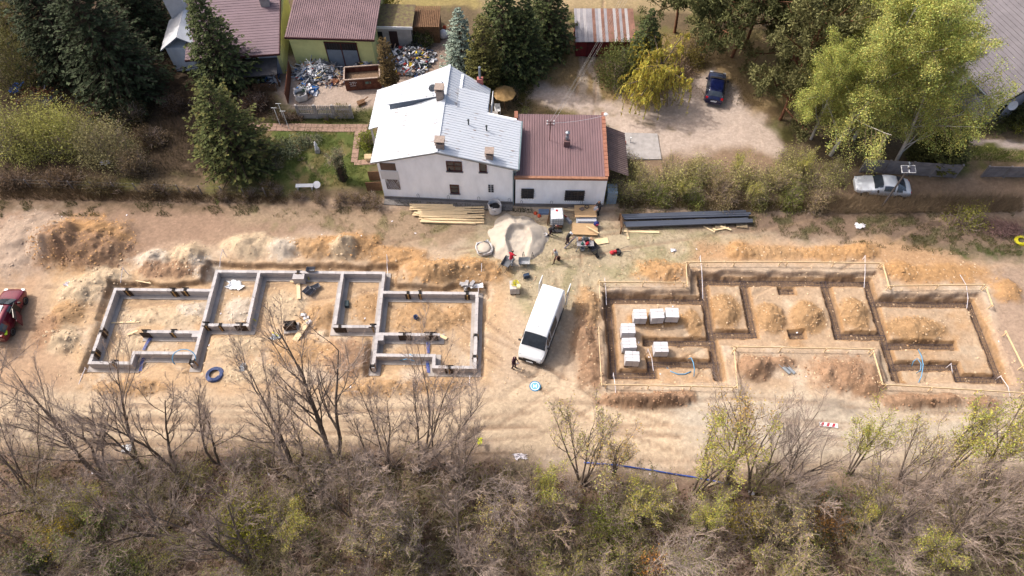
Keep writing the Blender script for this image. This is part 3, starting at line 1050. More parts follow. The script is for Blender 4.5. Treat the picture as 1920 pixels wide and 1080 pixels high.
def chimney(parent, x, y, z0, z1, w=.55, d=.45, mat=None, cap=True, name='chimney'):
    c = MB().box((x, y, (z0 + z1) / 2), (w, d, z1 - z0)).build(name, mat or m_brick, parent)
    if cap:
        k = MB()
        k.box((x, y, z1 + .04), (w + .12, d + .12, .08))
        k.box((x, y, z1 + .34), (w + .16, d + .16, .07))
        for sx in (-1, 1):
            for sy in (-1, 1):
                k.box((x + sx * w * .42, y + sy * d * .42, z1 + .2), (.07, .07, .24))
        k.build('cap', m_brick, c)
        MB().box((x, y, z1 + .12), (w * .7, d * .7, .1)).build('flue', m_soot, c)
    return c


# ---- white house
HP, HA = P(722, 372)[:2], math.radians(-3.4)
HL = Loc(HP, HA)
H = thing('white_house', 'white plastered two storey house with white sheet metal roof', 'house', (HP[0], HP[1], 0), HA)
W_, RZ, EZ, RX = 10.85, 6.25, 4.85, 4.95
sl = (RZ - EZ) / RX
w = MB()
fr = [(0, .35), (W_, .35), (W_, 4.75), (RX, RZ - .12), (0, 4.72)]
n = len(fr)
w.add([(x, 0, z) for x, z in fr] + [(x, 5.2, z) for x, z in fr], [tuple(range(n)), tuple(range(n, 2 * n))[::-1]] + [(i, n + i, n + (i + 1) % n, (i + 1) % n) for i in range(n)])
w.box((4.1, 7.1, 2.35), (8.2, 3.9, 4.0))
w.box((4.95, 7.3, 4.9), (2.4, 3.6, 1.6))
w.build('wall', m_white, H)
MB().box((W_ / 2, 2.6, .05), (W_ + .06, 5.3, .6)).build('plinth', m_plinth, H)
TM = [m_tin]
for nm, q, nr in [('roof_sheet', [(-.4, -.25, EZ - .4 * sl), (-.4, 5.4, EZ - .4 * sl), (RX, 5.4, RZ), (RX, -.25, RZ)], 20),
                  ('roof_sheet', [(W_ + .4, 5.0, RZ - (W_ + .4 - RX) * .25), (W_ + .4, -.25, RZ - (W_ + .4 - RX) * .25), (RX, -.25, RZ), (RX, 5.0, RZ)], 20),
                  ('roof_sheet', [(-1.6, 4.6, 3.4), (-1.6, 9.3, 3.4), (.1, 9.3, 4.12), (.1, 4.6, 4.12)], 17),
                  ('roof_sheet', [(.1, 5.42, 4.12), (.1, 9.3, 4.12), (RX, 9.6, RZ), (RX, 5.42, RZ)], 14),
                  ('roof_sheet', [(8.4, 9.0, 4.35), (8.4, 5.02, 4.35), (RX, 5.02, RZ), (RX, 9.6, RZ)], 15),
                  ('roof_sheet', [(.0, 5.95, 5.0), (.0, 7.7, 5.0), (4.5, 7.7, 6.2), (4.5, 5.95, 6.2)], 7),
                  ('roof_sheet', [(8.45, 7.3, 5.3), (8.45, 5.05, 5.3), (6.0, 5.05, 5.95), (6.0, 7.3, 5.95)], 8)]:
    r_ = ribbed(q, nr, .034, .06).build(nm, m_tin, H)
    a, b, c, d = [Vector(x) for x in q]
    if (d - a).length > 3:
        rm = MB()
        nn = (b - a).cross(d - a).normalized()
        nn = nn if nn.z > 0 else -nn
        for i in range(int((b - a).length * (d - a).length * .9)):
            f, g = random.random(), (random.randint(0, 5) + .5 + random.uniform(-.05, .05)) / 6
            p = a + (b - a) * f + (d - a) * g + nn * .033
            e = (d - a).normalized()
            rm.box(p, (random.uniform(.12, .35), .035, .004), R=Matrix((e, nn.cross(e), nn)).transposed())
        rm.build('rust_streaks', m_rust, r_)['kind'] = 'stuff'
MB().bar((RX, -.3, RZ + .03), (RX, 9.6, RZ + .03), .22, .06).build('ridge_cap', m_tin, H)
d_ = MB()
fr = [(.15, 4.1), (4.3, 5.9), (4.3, 6.08), (.15, 4.97)]
d_.add([(x, 6.03, z) for x, z in fr] + [(x, 7.6, z) for x, z in fr], [(0, 1, 2, 3), (7, 6, 5, 4)] + [(i, 4 + i, 4 + (i + 1) % 4, (i + 1) % 4) for i in range(4)])
d_.build('dormer_wall', M('cladding_grey_blue', C(128, 138, 152), var=.15, stretch=(8, 1, 1)), H)
MB().box((7.2, 6.2, 4.75), (2.2, 2.0, .9)).build('dormer_wall', MATS['cladding_grey_blue'], H)
rl = MB()
for i in range(9):
    rl.bar((8.62, 5.3 + i * .42, 3.2), (8.62, 5.3 + i * .42, 4.3), .05)
for z in (3.2, 3.75, 4.3):
    rl.bar((8.62, 5.2, z), (8.62, 8.8, z), .06)
rl.build('balcony_rail', m_wfw, H)
eg = MB()
eg.bar((-.4, -.3, EZ - .4 * sl - .05), (RX, -.3, RZ - .05), .05, .16)
eg.bar((RX, -.3, RZ - .05), (W_ + .4, -.3, RZ - (W_ + .4 - RX) * .25 - .05), .05, .16)
eg.build('verge_board', m_galv, H)
g = MB()
zr = RZ - (W_ + .45 - RX) * .25
g.tube([(W_ + .47, -.25, zr - .05), (W_ + .47, 5.0, zr - .03)], .07, 8)
g.tube([(W_ + .45, -.2, zr - .08), (W_ + .1, -.1, zr - .5), (W_ + .05, -.09, zr - .7), (W_ + .05, -.09, .1)], .055, 8)
g.build('downpipe', M('metal_green_grey', C(130, 150, 156), rough=.5, var=.1), H)
for x, y in ((-1.45, 4.9), (-1.45, 9.0)):
    MB().box((x, y, 1.7), (.16, .16, 3.4)).build('porch_post', m_conc, H)
chimney(H, RX + .25, .35, 5.9, 6.7, .62, .55)
chimney(H, 9.0, .35, 5.1, 5.7, .55, .55)
chimney(H, 4.6, 5.75, 6.0, 7.0, .6, .6)
chimney(H, 7.5, 9.2, 3.5, 5.3, .5, .4, M('chimney_red', C(196, 120, 112), var=.2), cap=False)
MB().tube([(7.5, 9.2, 5.3), (7.5, 9.2, 6.5)], .1, 10).build('flue_pipe', m_galv, H)
for x, y in ((7.1, 3.3), (8.55, 3.1)):
    zz = RZ - (x - RX) * .25
    MB().tube([(x, y, zz), (x, y, zz + .5)], .055, 8).lathe([(.1, zz + .5), (.1, zz + .56), (.02, zz + .6)], 8, (x, y, 0)).build('vent_pipe', M('vent_green_black', (.05, .06, .06), rough=.6), H)
dsh = MB()
dsh.lathe([(.02, 0), (.2, .03), (.33, .1), (.335, .11), (.2, .05), (.02, .02)], 16, (4.0, 5.9, 7.1), R=Matrix.Rotation(1.3, 3, 'X') @ Matrix.Rotation(.4, 3, 'Y'))
dsh.bar((4.0, 5.85, 6.2), (4.0, 5.85, 7.1), .04)
dsh.build('satellite_dish', m_galv, H)


def fw(L_, u0, v0, u1, v1):
    x0, z0 = L_.px(u0, v1)
    x1, z1 = L_.px(u1, v0)
    x0b, z0b = L_.px(u0, v0)
    return min(x0, x0b), x1, z0, z1


a = fw(HL, 838, 302, 861, 320)
window(H, a[0], a[0] + 1.25, a[2], a[2] + 1.15, transom=True)
a = fw(HL, 899, 305, 910, 322)
window(H, a[0], a[0] + .6, a[2], a[2] + 1.05, mull=0)
a = fw(HL, 845, 345, 859, 362)
window(H, a[0], a[0] + .75, a[2], a[2] + 1.1, mull=0, transom=True)
a = fw(HL, 915, 345, 923, 360)
gb = MB()
for i in range(2):
    for j in range(4):
        gb.box((a[0] + .14 + i * .24, -.02, a[2] + .14 + j * .24), (.17, .08, .17))
o = MB().box((a[0] + .26, -.012, a[2] + .5), (.5, .03, .98)).build('glass_block_window', m_wfw, H)
gb.build('glass_block', m_pane, o)
# glazed corner with lattice
m_gb = M('glass_brown', C(96, 76, 74), rough=.25, var=.25, scale=1.5, spec=.6)
MB().box((.85, -.013, 4.05), (1.25, .03, .85)).build('porch_window', m_gb, H)
lg = MB().box((.95, -.013, 1.95), (1.15, .03, 1.35)).build('porch_window', m_gb, H)
la = MB()
for i in range(9):
    for s_ in (-1, 1):
        x = .4 + i * .14
        p, q = Vector((x, -.035, 1.3)), Vector((x + s_ * .65, -.035, 2.6))
        for e_ in (p, q):
            e_.x = min(max(e_.x, .4), 1.5)
        la.bar(p, q, .012, .03, up=(0, 1, 0))
la.build('lattice', m_wfw, lg)
MB().box((.85, -.02, 3.05), (1.45, .05, 1.0)).build('parapet_panel', M('panel_pale', C(226, 224, 222, .8), var=.04), H)
hk = MB()
for i in range(7):
    x = 2.9 + i * 2.55
    if x < W_:
        hk.tube([(x - .09, -.06, .3), (x - .09, -.12, .85), (x, -.12, .95), (x + .09, -.12, .85), (x + .09, -.06, .3)], .018, 5)
hk.build('hoop', m_galv, H)
pp = MB()
pp.box((W_ / 2, -.35, .02), (W_, .7, .12))
pp.build('concrete_apron', m_plinth, H)
lm = MB().box((a[0] - 3.0, -.08, 4.0), (.12, .14, .14)).build('wall_lamp', m_iron, H)

# ---- annex with mauve corrugated roof
AP, AA = P(964, 387)[:2], math.radians(-1.0)
AL = Loc(AP, AA)
A = thing('workshop_annex', 'low white annex with mauve corrugated roof, joined to the white house', 'building', (AP[0] + .1, AP[1], 0), AA)
AW = 7.35
MB().box((AW / 2, 3.3, 1.95), (AW, 6.5, 3.2)).build('wall', m_white, A)
MB().box((AW / 2, 3.3, .12), (AW + .05, 6.6, .5)).build('plinth', m_plinth, A)
ribbed([(.05, .12, 3.62), (AW - .2, .12, 3.62), (AW - .2, 6.75, 3.95), (.05, 6.75, 3.95)], 34, .05, .08).build('roof_sheet', m_mauve, A)
tp = MB()
tp.bar((-.1, .0, 3.66), (AW, .0, 3.66), .24, .22)
tp.build('parapet', M('parapet_brown', C(172, 124, 98), var=.2, scale=4), A)
tp = MB()
for i in range(16):
    tp.box((AW - .06, .35 + i * .425, 3.72 + i * .021), (.3, .41, .2))
tp.box((-.05, 6.6, 3.9), (.3, .8, .35))
tp.build('parapet_tiles', m_terra, A)
a = AL.px(975, 371)
b = AL.px(999, 351)
window(A, a[0], b[0], a[1], a[1] + 1.15, bars=(5, 4), frame=m_iron, mull=1, sill=False)
a = AL.px(1056, 375)
b = AL.px(1095, 353)
window(A, a[0], b[0], a[1], a[1] + 1.2, bars=(9, 4), frame=m_iron, mull=2, sill=False)
ch = MB().box((4.15, 3.35, 4.05), (.5, .3, .7)).build('chimney', M('chimney_mauve', C(128, 98, 96), var=.2), A)
MB().lathe([(.14, 4.4), (.14, 4.75), (.1, 4.8), (.1, 5.1), (.18, 5.12), (.18, 5.2), (.02, 5.3)], 10, (4.15, 3.5, 0)).build('flue_pipe', m_galv, ch)
ms = MB().tube([(2.75, 3.9, 3.75), (2.75, 3.9, 6.0)], .04, 6)
ms.bar((2.45, 3.9, 5.9), (3.05, 3.9, 5.9), .05)
ms.bar((2.5, 3.9, 5.6), (3.0, 3.9, 5.6), .05)
mo = ms.build('power_mast', M('mast_brown', C(96, 66, 62), var=.2), A)
ins = MB()
for x in (2.48, 3.02):
    for z in (5.68, 5.98):
        ins.lathe([(.05, z), (.06, z + .06), (.03, z + .12)], 8, (x, 3.9, 0))
ins.build('insulator', m_wfw, mo)
cbl = MB()
s0, s1 = Vector((2.75, 3.9, 5.8)), Vector((AW + .3, 6.2, 4.6))
cbl.tube([s0 + (s1 - s0) * t_ - Vector((0, 0, .9 * t_ * (1 - t_))) for t_ in np.linspace(0, 1, 9)], .015, 4)
cbl.build('cable', m_wfw, A)
lm = MB().lathe([(.05, 0), (.16, .04), (.16, .1), (.03, .14)], 10, (AW + .1, 6.5, 4.25)).bar((AW, 6.4, 3.8), (AW + .1, 6.5, 4.25), .05).build('yard_lamp', m_wfw, A)
hk = MB()
for x in (.5, 3.0, 5.5):
    hk.tube([(x - .09, -.06, .3), (x - .09, -.12, .85), (x, -.12, .95), (x + .09, -.12, .85), (x + .09, -.06, .3)], .018, 5)
hk.build('hoop', m_galv, A)
# lean-to on the right
S = thing('lean_to_shed', 'low lean-to with weathered corrugated roof on the right side of the annex', 'shed', (AP[0] + AW + .3, AP[1], 0), AA)
ribbed([(1.75, 1.4, 2.3), (1.75, 6.2, 2.3), (.05, 6.2, 3.1), (.05, 1.4, 3.1)], 22, .04, .05).build('roof_sheet', M('sheet_brown_grey', C(128, 108, 104), var=.18, scale=1.5), S)
pb = MB()
for x, y in ((.12, 1.5), (1.68, 1.5), (1.68, 6.1), (.12, 6.1)):
    pb.box((x, y, 1.12 + (.42 if x < 1 else 0)), (.1, .1, 2.25 + (.8 if x < 1 else 0)))
pb.build('post', m_wooddk, S)
MB().box((.5, .7, .75), (.8, 1.0, 1.5)).build('metal_cabinet', M('sheet_pale_blue', C(168, 184, 196), var=.12), S)

# ---- yellow-green garage with mauve roof
p1, p2 = P(536, 68, 3.5), P(700, 73, 3.5)
GA = math.atan2(p2.y - p1.y, p2.x - p1.x)
GW = (p2 - p1).length
B = thing('garage_building', 'yellow green garage with mauve corrugated roof behind the scrap heap', 'garage', (p1.x, p1.y, 0), GA)
MB().box((GW / 2 - .1, 4.6, 1.75), (GW - .4, 8.8, 3.5)).build('wall', m_green, B)
ribbed([(-.1, -.1, 3.5), (GW + .1, -.1, 3.5), (GW + .1, 9.4, 4.7), (-.1, 9.4, 4.7)], 42, .05, .08).build('roof_sheet', M('sheet_roof_greyish', C(142, 116, 118), rough=.7, var=.2, scale=.7), B)
MB().bar((-.12, -.14, 3.42), (GW + .12, -.14, 3.42), .08, .2).build('fascia', M('fascia_dark_brown', C(84, 50, 50), var=.15), B)
x0, z0 = Loc(p1[:2], GA).px(604, 112)
x1, z1 = Loc(p1[:2], GA).px(660, 72)
x0, x1 = 3.4, 6.4
gt = MB()
gt.box((x0 + .72, .16, 1.0), (1.42, .06, 2.0))
gt.box((x1 - .78, .16, 1.0), (1.42, .06, 2.0))
go = gt.build('gate', m_gate, B)
fr_ = MB()
for x in (x0, (x0 + x1) / 2, x1):
    fr_.box((x, .14, 1.4), (.08, .1, 2.8))
fr_.box(((x0 + x1) / 2, .14, 2.84), (3.1, .1, .08))
fr_.build('gate_frame', m_wfr, go)
MB().box(((x0 + x1) / 2, .175, 2.4), (2.95, .05, .8)).build('glazing', m_dark, go)
bb = MB()
for i in range(12):
    bb.box((x0 + .12 + i * .25, .13, 2.4), (.03, .04, .8))
bb.build('bars', m_iron, go)

# ---- mauve tiled house on the left
q1 = P(517, 96, 2.95)
D = thing('tiled_house', 'mauve tiled house with grey blue wall and dark terrace roof, left of the garage', 'house', (q1.x, q1.y, 0), math.radians(6))
MB().box((-3.9, 5.0, 1.4), (7.6, 9.2, 2.8)).build('wall', m_blue, D)
MB().box((.0, 5.0, 1.38), (.3, 9.3, 2.76)).build('side_wall', m_green, D)
rf = MB()
N_ = 36
vs, fs = [], []
for i in range(N_ + 1):
    y = -.35 + i * .304
    z = 2.93 + i * .304 * .2
    for k_ in (0, 1):
        vs += [(-8.2, y, z + k_ * .028), (.35, y, z + k_ * .028)]
for i in range(N_):
    b0 = i * 4
    fs += [(b0 + 2, b0 + 3, b0 + 5, b0 + 4), (b0, b0 + 1, b0 + 3, b0 + 2)]
rf.add(vs, fs)
rf.slab([(-8.2, -.35, 2.91), (.35, -.35, 2.91), (.35, 10.6, 5.1), (-8.2, 10.6, 5.1)], .15)
ro = rf.build('roof', m_mauve2, D)
MB().bar((.37, -.38, 2.92), (.37, 10.6, 5.12), .06, .24).build('verge_board', MATS['fascia_dark_brown'], ro)
MB().bar((-8.2, -.4, 2.88), (.4, -.4, 2.88), .08, .2).build('gutter', MATS['fascia_dark_brown'], ro)
c_ = chimney(D, -1.0, 5.4, 3.6, 4.9, .8, .6, m_conc, cap=False)
MB().box((-1.0, 5.4, 4.96), (1.0, .8, .1)).build('cap', m_conc, c_)
bl_ = MB()
bl_.slab([(-6.4, -1.5, 1.55), (-.2, -1.5, 1.55), (-.2, .38, 1.95), (-6.4, .38, 1.95)], .1)
bl_.build('terrace_roof', M('balcony_dark_grey', C(92, 88, 88), var=.2), D)
window(D, -2.6, -1.9, 2.0, 2.7, y=.4, frame=m_wfw, mull=0, sill=False)
window(D, -4.6, -3.6, 2.0, 2.7, y=.4, frame=m_wfw, sill=False)
window(D, -1.6, -.7, .5, 1.3, y=.4, frame=m_wfw, mull=0)
for x in (-6.2, -3.2, -.35):
    MB().box((x, -1.35, .75), (.12, .12, 1.5)).build('terrace_post', m_wooddk, D)
# ---- pale gabled outbuilding with big white chimney
k1 = P(298, 88, 3.2)
E_ = thing('chimney_outbuilding', 'pale outbuilding with a big white chimney between two spruces', 'building', (k1.x, k1.y, 0), math.radians(4))
MB().box((2.0, 2.3, 1.35), (3.4, 3.8, 2.7)).build('wall', m_white, E_)
er = MB()
er.slab([(-.1, .1, 2.7), (1.9, .1, 4.1), (1.9, 4.4, 4.1), (-.1, 4.4, 2.7)], .12)
er.slab([(1.92, .1, 4.1), (4.1, .1, 2.7), (4.1, 4.4, 2.7), (1.92, 4.4, 4.1)], .12)
er.build('roof', M('sheet_pale_grey', C(214, 216, 220, .75), rough=.5, var=.15, scale=.8), E_)
c_ = MB().box((1.2, 4.6, 3.6), (1.5, .9, 4.4), taper=1.12).build('chimney', M('chimney_white', C(214, 214, 216, .8), var=.08), E_)
MB().box((1.2, 4.6, 5.86), (2.0, 1.3, .16)).build('cap', MATS['chimney_white'], c_)
# ---- small shed between garage and spruce
k1 = P(704, 92)
F_ = thing('small_shed', 'small white shed with flat mossy roof right of the garage', 'shed', (k1.x, k1.y, 0), math.radians(-2))
MB().box((1.9, 1.6, 1.2), (3.7, 3.0, 2.4)).build('wall', M('plaster_dirty_white', C(186, 180, 176), var=.15), F_)
MB().box((1.9, .08, 2.48), (4.1, .06, .28)).build('fascia', m_wfw, F_)
MB().slab([(-.15, .1, 2.6), (3.95, .1, 2.6), (3.95, 3.3, 2.75), (-.15, 3.3, 2.75)], .1).build('roof', M('roof_mossy', C(128, 100, 92), var=.35, scale=3, col2=C(140, 132, 84)), F_)
MB().box((.6, .07, 1.0), (.7, .05, 2.0)).build('door', m_dark, F_)
MB().box((2.0, .07, 1.05), (.8, .05, 2.1)).build('door', M('door_brown', C(66, 46, 44), var=.2), F_)
k1 = P(772, 50, 2.0)
F2 = thing('slat_roof_shed', 'brown slatted shed roof behind the dark green shrub', 'shed', (k1.x, k1.y, 0), 0)
MB().box((1.3, 1.3, 1.0), (2.6, 2.4, 2.0)).build('wall', m_wooddk, F2)
for i in range(16):
    MB().box((-.1 + i * .18, 1.4, 2.1 + .0), (.13, 3.2, .06)).build('slat', m_wooddk, F2)
# ---- red shed with rusty striped roof
k1, k2 = P(1080, 78, 2.0), P(1194, 80, 2.0)
RW = (k2 - k1).length
Rd = thing('red_shed', 'dark red shed under a rusty striped metal roof', 'shed', (k1.x, k1.y, 0), 0)
MB().box((RW / 2, 2.0, 1.0), (RW - .2, 3.4, 2.0)).build('wall', m_redw, Rd)
st_ = [M('sheet_stripe_grey', C(170, 166, 170), rough=.6, var=.15, scale=1.2), M('sheet_stripe_rust', C(156, 116, 100), rough=.8, var=.25, scale=1.5), M('sheet_stripe_pale', C(196, 190, 190), rough=.6, var=.1)]
xs = 0.0
for i in range(20):
    wd_ = RW / 20
    k_ = [0, 2, 0, 2, 0, 0, 1, 0, 2, 1, 0, 1, 1, 2, 1, 0, 1, 2, 1, 1][i]
    ribbed([(xs - .05, -.1, 2.05), (xs + wd_ - .06, -.1, 2.05), (xs + wd_ - .06, 4.1, 2.62), (xs - .05, 4.1, 2.62)], 2, .03, .04).build('roof_sheet', st_[k_], Rd)
    xs += wd_
MB().box((1.6, .26, .95), (1.0, .06, 1.9)).build('door', M('door_dark_red', C(92, 26, 34), var=.2), Rd)
# ---- white hut at the top
k1 = P(1022, 88)
Hh = thing('garden_hut', 'small white hut behind the olive shrub at the top', 'hut', (k1.x, k1.y, 0), 0)
MB().box((.9, .8, .95), (1.6, 1.4, 1.9)).build('wall', m_white, Hh)
MB().slab([(-.05, -.1, 1.92), (1.85, -.1, 1.92), (1.85, 1.7, 2.1), (-.05, 1.7, 2.1)], .08).build('roof', m_wooddk, Hh)
MB().box((.9, .07, .9), (.7, .05, 1.7)).build('door', m_wfw, Hh)
k1 = P(1036, 92)
o = MB().box((0, 0, .85), (.55, .12, 1.7)).box((0, -.07, 1.0), (.4, .03, 1.2)).build('leaning_door', m_gate, loc=k1, rz=.1)
tag(o, 'pale blue door leaf leaning right of the white hut', 'door')
# ---- grey tiled house on the right
k1 = P(1872, 191, 3.4)
Gh = thing('grey_house', 'grey tiled house with a grey plastered gable at the right edge', 'house', (k1.x, k1.y, 0), math.radians(18))
MB().box((6.2, 6.0, 1.6), (11.5, 11.0, 3.2)).build('wall', M('plaster_light_grey', C(178, 180, 192), var=.06), Gh)
rf = MB()
N_ = 30
vs, fs = [], []
for i in range(N_ + 1):
    x = -.2 + i * .3
    z = 3.3 + i * .3 * .62
    for k_ in (0, 1):
        vs += [(x, -.3, z + k_ * .045), (x, 13.0, z + k_ * .045)]
for i in range(N_):
    b0 = i * 4
    fs += [(b0 + 2, b0 + 4, b0 + 5, b0 + 3), (b0, b0 + 2, b0 + 3, b0 + 1)]
rf.add(vs, fs)
rf.slab([(-.2, -.3, 3.28), (8.8, -.3, 8.86), (8.8, 13, 8.86), (-.2, 13, 3.28)], .18)
ro = rf.build('roof', m_gtile, Gh)
MB().bar((-.2, -.34, 3.22), (8.8, -.34, 8.8), .08, .3).build('verge_board', m_iron, ro)
MB().bar((-.3, -.3, 3.22), (-.3, 13, 3.22), .12, .1).build('gutter', m_galv, ro)
gw = MB()
gw.add([(.3, .35, 0), (8.8, .35, 0), (8.8, .35, 8.6), (.3, .35, 3.4)], [(0, 1, 2, 3)])
gw.add([(.3, .6, 0), (8.8, .6, 0), (8.8, .6, 8.6), (.3, .6, 3.4)], [(3, 2, 1, 0)])
gw.build('gable', MATS['plaster_light_grey'], Gh)
pr = MB()
pr.slab([(-1.9, 3.2, 2.5), (-.25, 3.2, 3.15), (-.25, 7.5, 3.15), (-1.9, 7.5, 2.5)], .12)
pr.build('porch_roof', m_gtile, Gh)
window(Gh, 1.0, 2.2, .6, 2.4, y=.33, frame=m_wfw)
ds = MB()
ds.lathe([(.02, 0), (.25, .03), (.42, .1), (.425, .11), (.25, .05), (.02, .02)], 18, (1.9, -.15, 2.6), R=Matrix.Rotation(1.1, 3, 'X') @ Matrix.Rotation(-.3, 3, 'Y'))
ds.bar((1.9, .3, 2.3), (1.9, -.1, 2.6), .04)
ds.build('satellite_dish', m_wfw, Gh)

# ------------------------------------------------------------------ fences, walls, paths
def conc_fence(u0, v0, u1, v1, n, h, name, label, openwork=True, cat='fence', mat=None):
    a, b = G(u0, v0), G(u1, v1)
    ang = math.atan2(b.y - a.y, b.x - a.x)
    L_ = math.hypot(b.x - a.x, b.y - a.y)
    t = thing(name, label, cat, (a.x, a.y, (a.z + b.z) / 2), ang)
    mt_ = mat or m_conc
    for i in range(n + 1):
        MB().box((L_ * i / n, 0, h / 2), (.16, .16, h + .1)).build('post', mt_, t)
    for i in range(n):
        x0, x1 = L_ * i / n + .08, L_ * (i + 1) / n - .08
        pl = 4 if not openwork else 3
        for j in range(pl):
            z0 = h * j / pl
            if openwork and j != 0:
                pz = MB()
                nb = 9
                for k_ in range(nb):
                    xx = x0 + (x1 - x0) * (k_ + .5) / nb
                    pz.box((xx, 0, z0 + h / pl / 2), ((x1 - x0) / nb * .5, .05, h / pl - .02))
                pz.box(((x0 + x1) / 2, 0, z0 + .05), (x1 - x0, .06, .08))
                pz.build('openwork_panel', mt_, t)
            else:
                MB().box(((x0 + x1) / 2, 0, z0 + h / pl / 2), (x1 - x0, .06, h / pl - .025)).build('panel', mt_, t)
    return t


conc_fence(562, 222, 662, 222, 3, 1.6, 'openwork_fence', 'concrete openwork fence between the scrap yard and the garden')
m_conc2 = M('concrete_weathered', C(150, 142, 140), var=.25, scale=1.4, rough=.95, bump=.2)
conc_fence(1612, 322, 1788, 333, 4, 1.6, 'panel_fence', 'concrete panel fence behind the silver car', openwork=False, mat=m_conc2)
conc_fence(1840, 331, 1965, 333, 3, 1.3, 'panel_fence', 'low concrete panel fence below the grey house at the right edge', openwork=False, mat=m_conc2)
m_pave = M('paving_pinkish', C(172, 142, 124), var=.2, scale=6, rough=.9)


def path(name, pts, w):
    mb = MB()
    for (a, b) in zip(pts[:-1], pts[1:]):
        a, b = P(*a), P(*b)
        L_ = math.hypot(b.x - a.x, b.y - a.y)
        n_ = max(1, int(L_ / .5))
        for i in range(n_):
            m_ = 2 if w > .7 else 1
            for j in range(m_):
                c0 = a + (b - a) * ((i + .5) / n_)
                nn = Vector((-(b - a).y, (b - a).x, 0)).normalized()
                q = c0 + nn * ((j + .5) / m_ - .5) * w
                mb.box((q.x, q.y, gz(q.x, q.y) + .03), (L_ / n_ - .03, w / m_ - .03, .06), rz=math.atan2((b - a).y, (b - a).x))
    o_ = mb.build(name, m_pave)
    return tag(o_, kind='structure')


path('garden_path', [(466, 238), (690, 242)], .95)
path('garden_path', [(672, 248), (664, 305)], .6)
path('garden_path', [(664, 306), (704, 304)], .6)
wf = thing('wire_fence', 'rusty wire fence with white posts along the left garden boundary', 'fence', (0, 0, 0))
for u in range(20, 540, 40):
    p = G(u, 352 + u * .035)
    MB().box((p.x, p.y, p.z + .6), (.07, .07, 1.2)).build('post', m_conc2, wf)
wi = MB()
for z in (.3, .75, 1.15):
    wi.tube([G(u, 352 + u * .035, z) for u in range(20, 541, 40)], .008, 3)
wi.build('wire', m_iron, wf)
# wooden screens at the house corner
for i, (u, v, w_, lb) in enumerate([(706, 338, 1.2, 'upper brown board screen at the left corner of the white house'), (703, 358, 1.3, 'lower brown board screen at the left corner of the white house')]):
    p = G(u, v)
    t = thing('board_screen', lb, 'screen', p, .05)
    for j in range(7):
        MB().box((0, 0, .1 + j * .16), (w_, .04, .15)).build('board', m_wooddk, t)
# concrete pads in the yard
for nm, poly in (('concrete_pad', [(1165, 250), (1232, 252), (1240, 300), (1172, 300)]),):
    pl = px_poly(poly)
    mb = MB().prism([(q[0], q[1]) for q in pl], -.05, .12)
    tag(mb.build(nm, m_conc), kind='structure')
# ------------------------------------------------------------------ block foundation (left plot)
m_block = M('block_concrete', C(206, 200, 198, .7), rough=.95, var=.12, scale=2.0, bump=.15)
m_mortar = M('mortar_grey', C(150, 142, 138), rough=.95, var=.15)
m_foot = M('footing_concrete', C(186, 178, 172), rough=.95, var=.16, scale=1.5, bump=.2)
m_form = M('formwork_dark', C(70, 54, 44), rough=.75, var=.35, scale=3)
m_formw = M('formwork_batten', C(196, 156, 100), rough=.85, var=.2)
_nt = m_block.node_tree
_oi = _nt.nodes.new('ShaderNodeObjectInfo')
_mr = _nt.nodes.new('ShaderNodeMapRange')
_mr.inputs['To Min'].default_value = .84
_mr.inputs['To Max'].default_value = 1.1
_nt.links.new(_oi.outputs['Random'], _mr.inputs[0])
_vm = _nt.nodes.new('ShaderNodeVectorMath')
_vm.operation = 'SCALE'
_b = _nt.nodes['Principled BSDF']
_nt.links.new(_b.inputs['Base Color'].links[0].from_socket, _vm.inputs[0])
_nt.links.new(_mr.outputs[0], _vm.inputs['Scale'])
_nt.links.new(_vm.outputs[0], _b.inputs['Base Color'])
FT = thing('block_foundation', 'grey concrete block foundation walls of the left plot', 'foundation', (-16.7, 26.5, 0))
FO = Vector((-16.7, 26.5, 0))
ZT, ZB = .30, -.45
core, low, foot = MB(FO), MB(FO), MB(FO)
blk_mesh = {}


def block_part(L_, w_, h_):
    key = round(L_, 2)
    if key not in blk_mesh:
        mb = MB().box((0, 0, 0), (L_ - .012, w_, h_))
        o_ = mb.build('block', m_block, FT)
        blk_mesh[key] = o_.data
        return o_
    o_ = bpy.data.objects.new('block', blk_mesh[key])
    COL.objects.link(o_)
    o_.parent = FT
    return o_


for wi, (a, b) in enumerate(WALLS):
    a, b = Vector((*a, 0)), Vector((*b, 0))
    vert = abs(b.y - a.y) > abs(b.x - a.x)
    d = (b - a).normalized()
    ang = math.atan2(d.y, d.x)
    if not vert:
        a, b = a - d * .12, b + d * .12
    else:
        a, b = a - d * .118, b + d * .118
    L_ = (b - a).length
    dz = .004 if vert else 0.0
    n_ = max(1, round(L_ / .5))
    for i in range(n_):
        o_ = block_part(L_ / n_, .24, .24)
        c0 = a + d * (L_ * (i + .5) / n_)
        jit = random.uniform(-.008, .008)
        o_.location = (c0.x - FO.x - d.y * jit, c0.y - FO.y + d.x * jit, ZT - .12 + dz + random.uniform(-.004, .004))
        o_.rotation_euler.z = ang
    for cse in (0, 1):
        for i in range(n_ + cse):
            t0, t1 = max(0, i - .5 * cse), min(n_, i + 1 - .5 * cse)
            if t1 - t0 < .1:
                continue
            c0 = a + d * (L_ * (t0 + t1) / 2 / n_)
            low.box((c0.x, c0.y, ZB + .125 + .25 * (1 - cse) + dz), ((t1 - t0) * L_ / n_ - .012, .24 - (.006 if vert else 0), .24), rz=ang)
    c0 = (a + b) / 2
    core.box((c0.x, c0.y, (ZT - .02 + ZB) / 2 + dz), (L_ - .02, .215 - (.01 if vert else 0), ZT - .02 - ZB), rz=ang)
    foot.box((c0.x, c0.y, -.51 + wi * .0012), (L_ + .55, .86, .2), rz=ang)
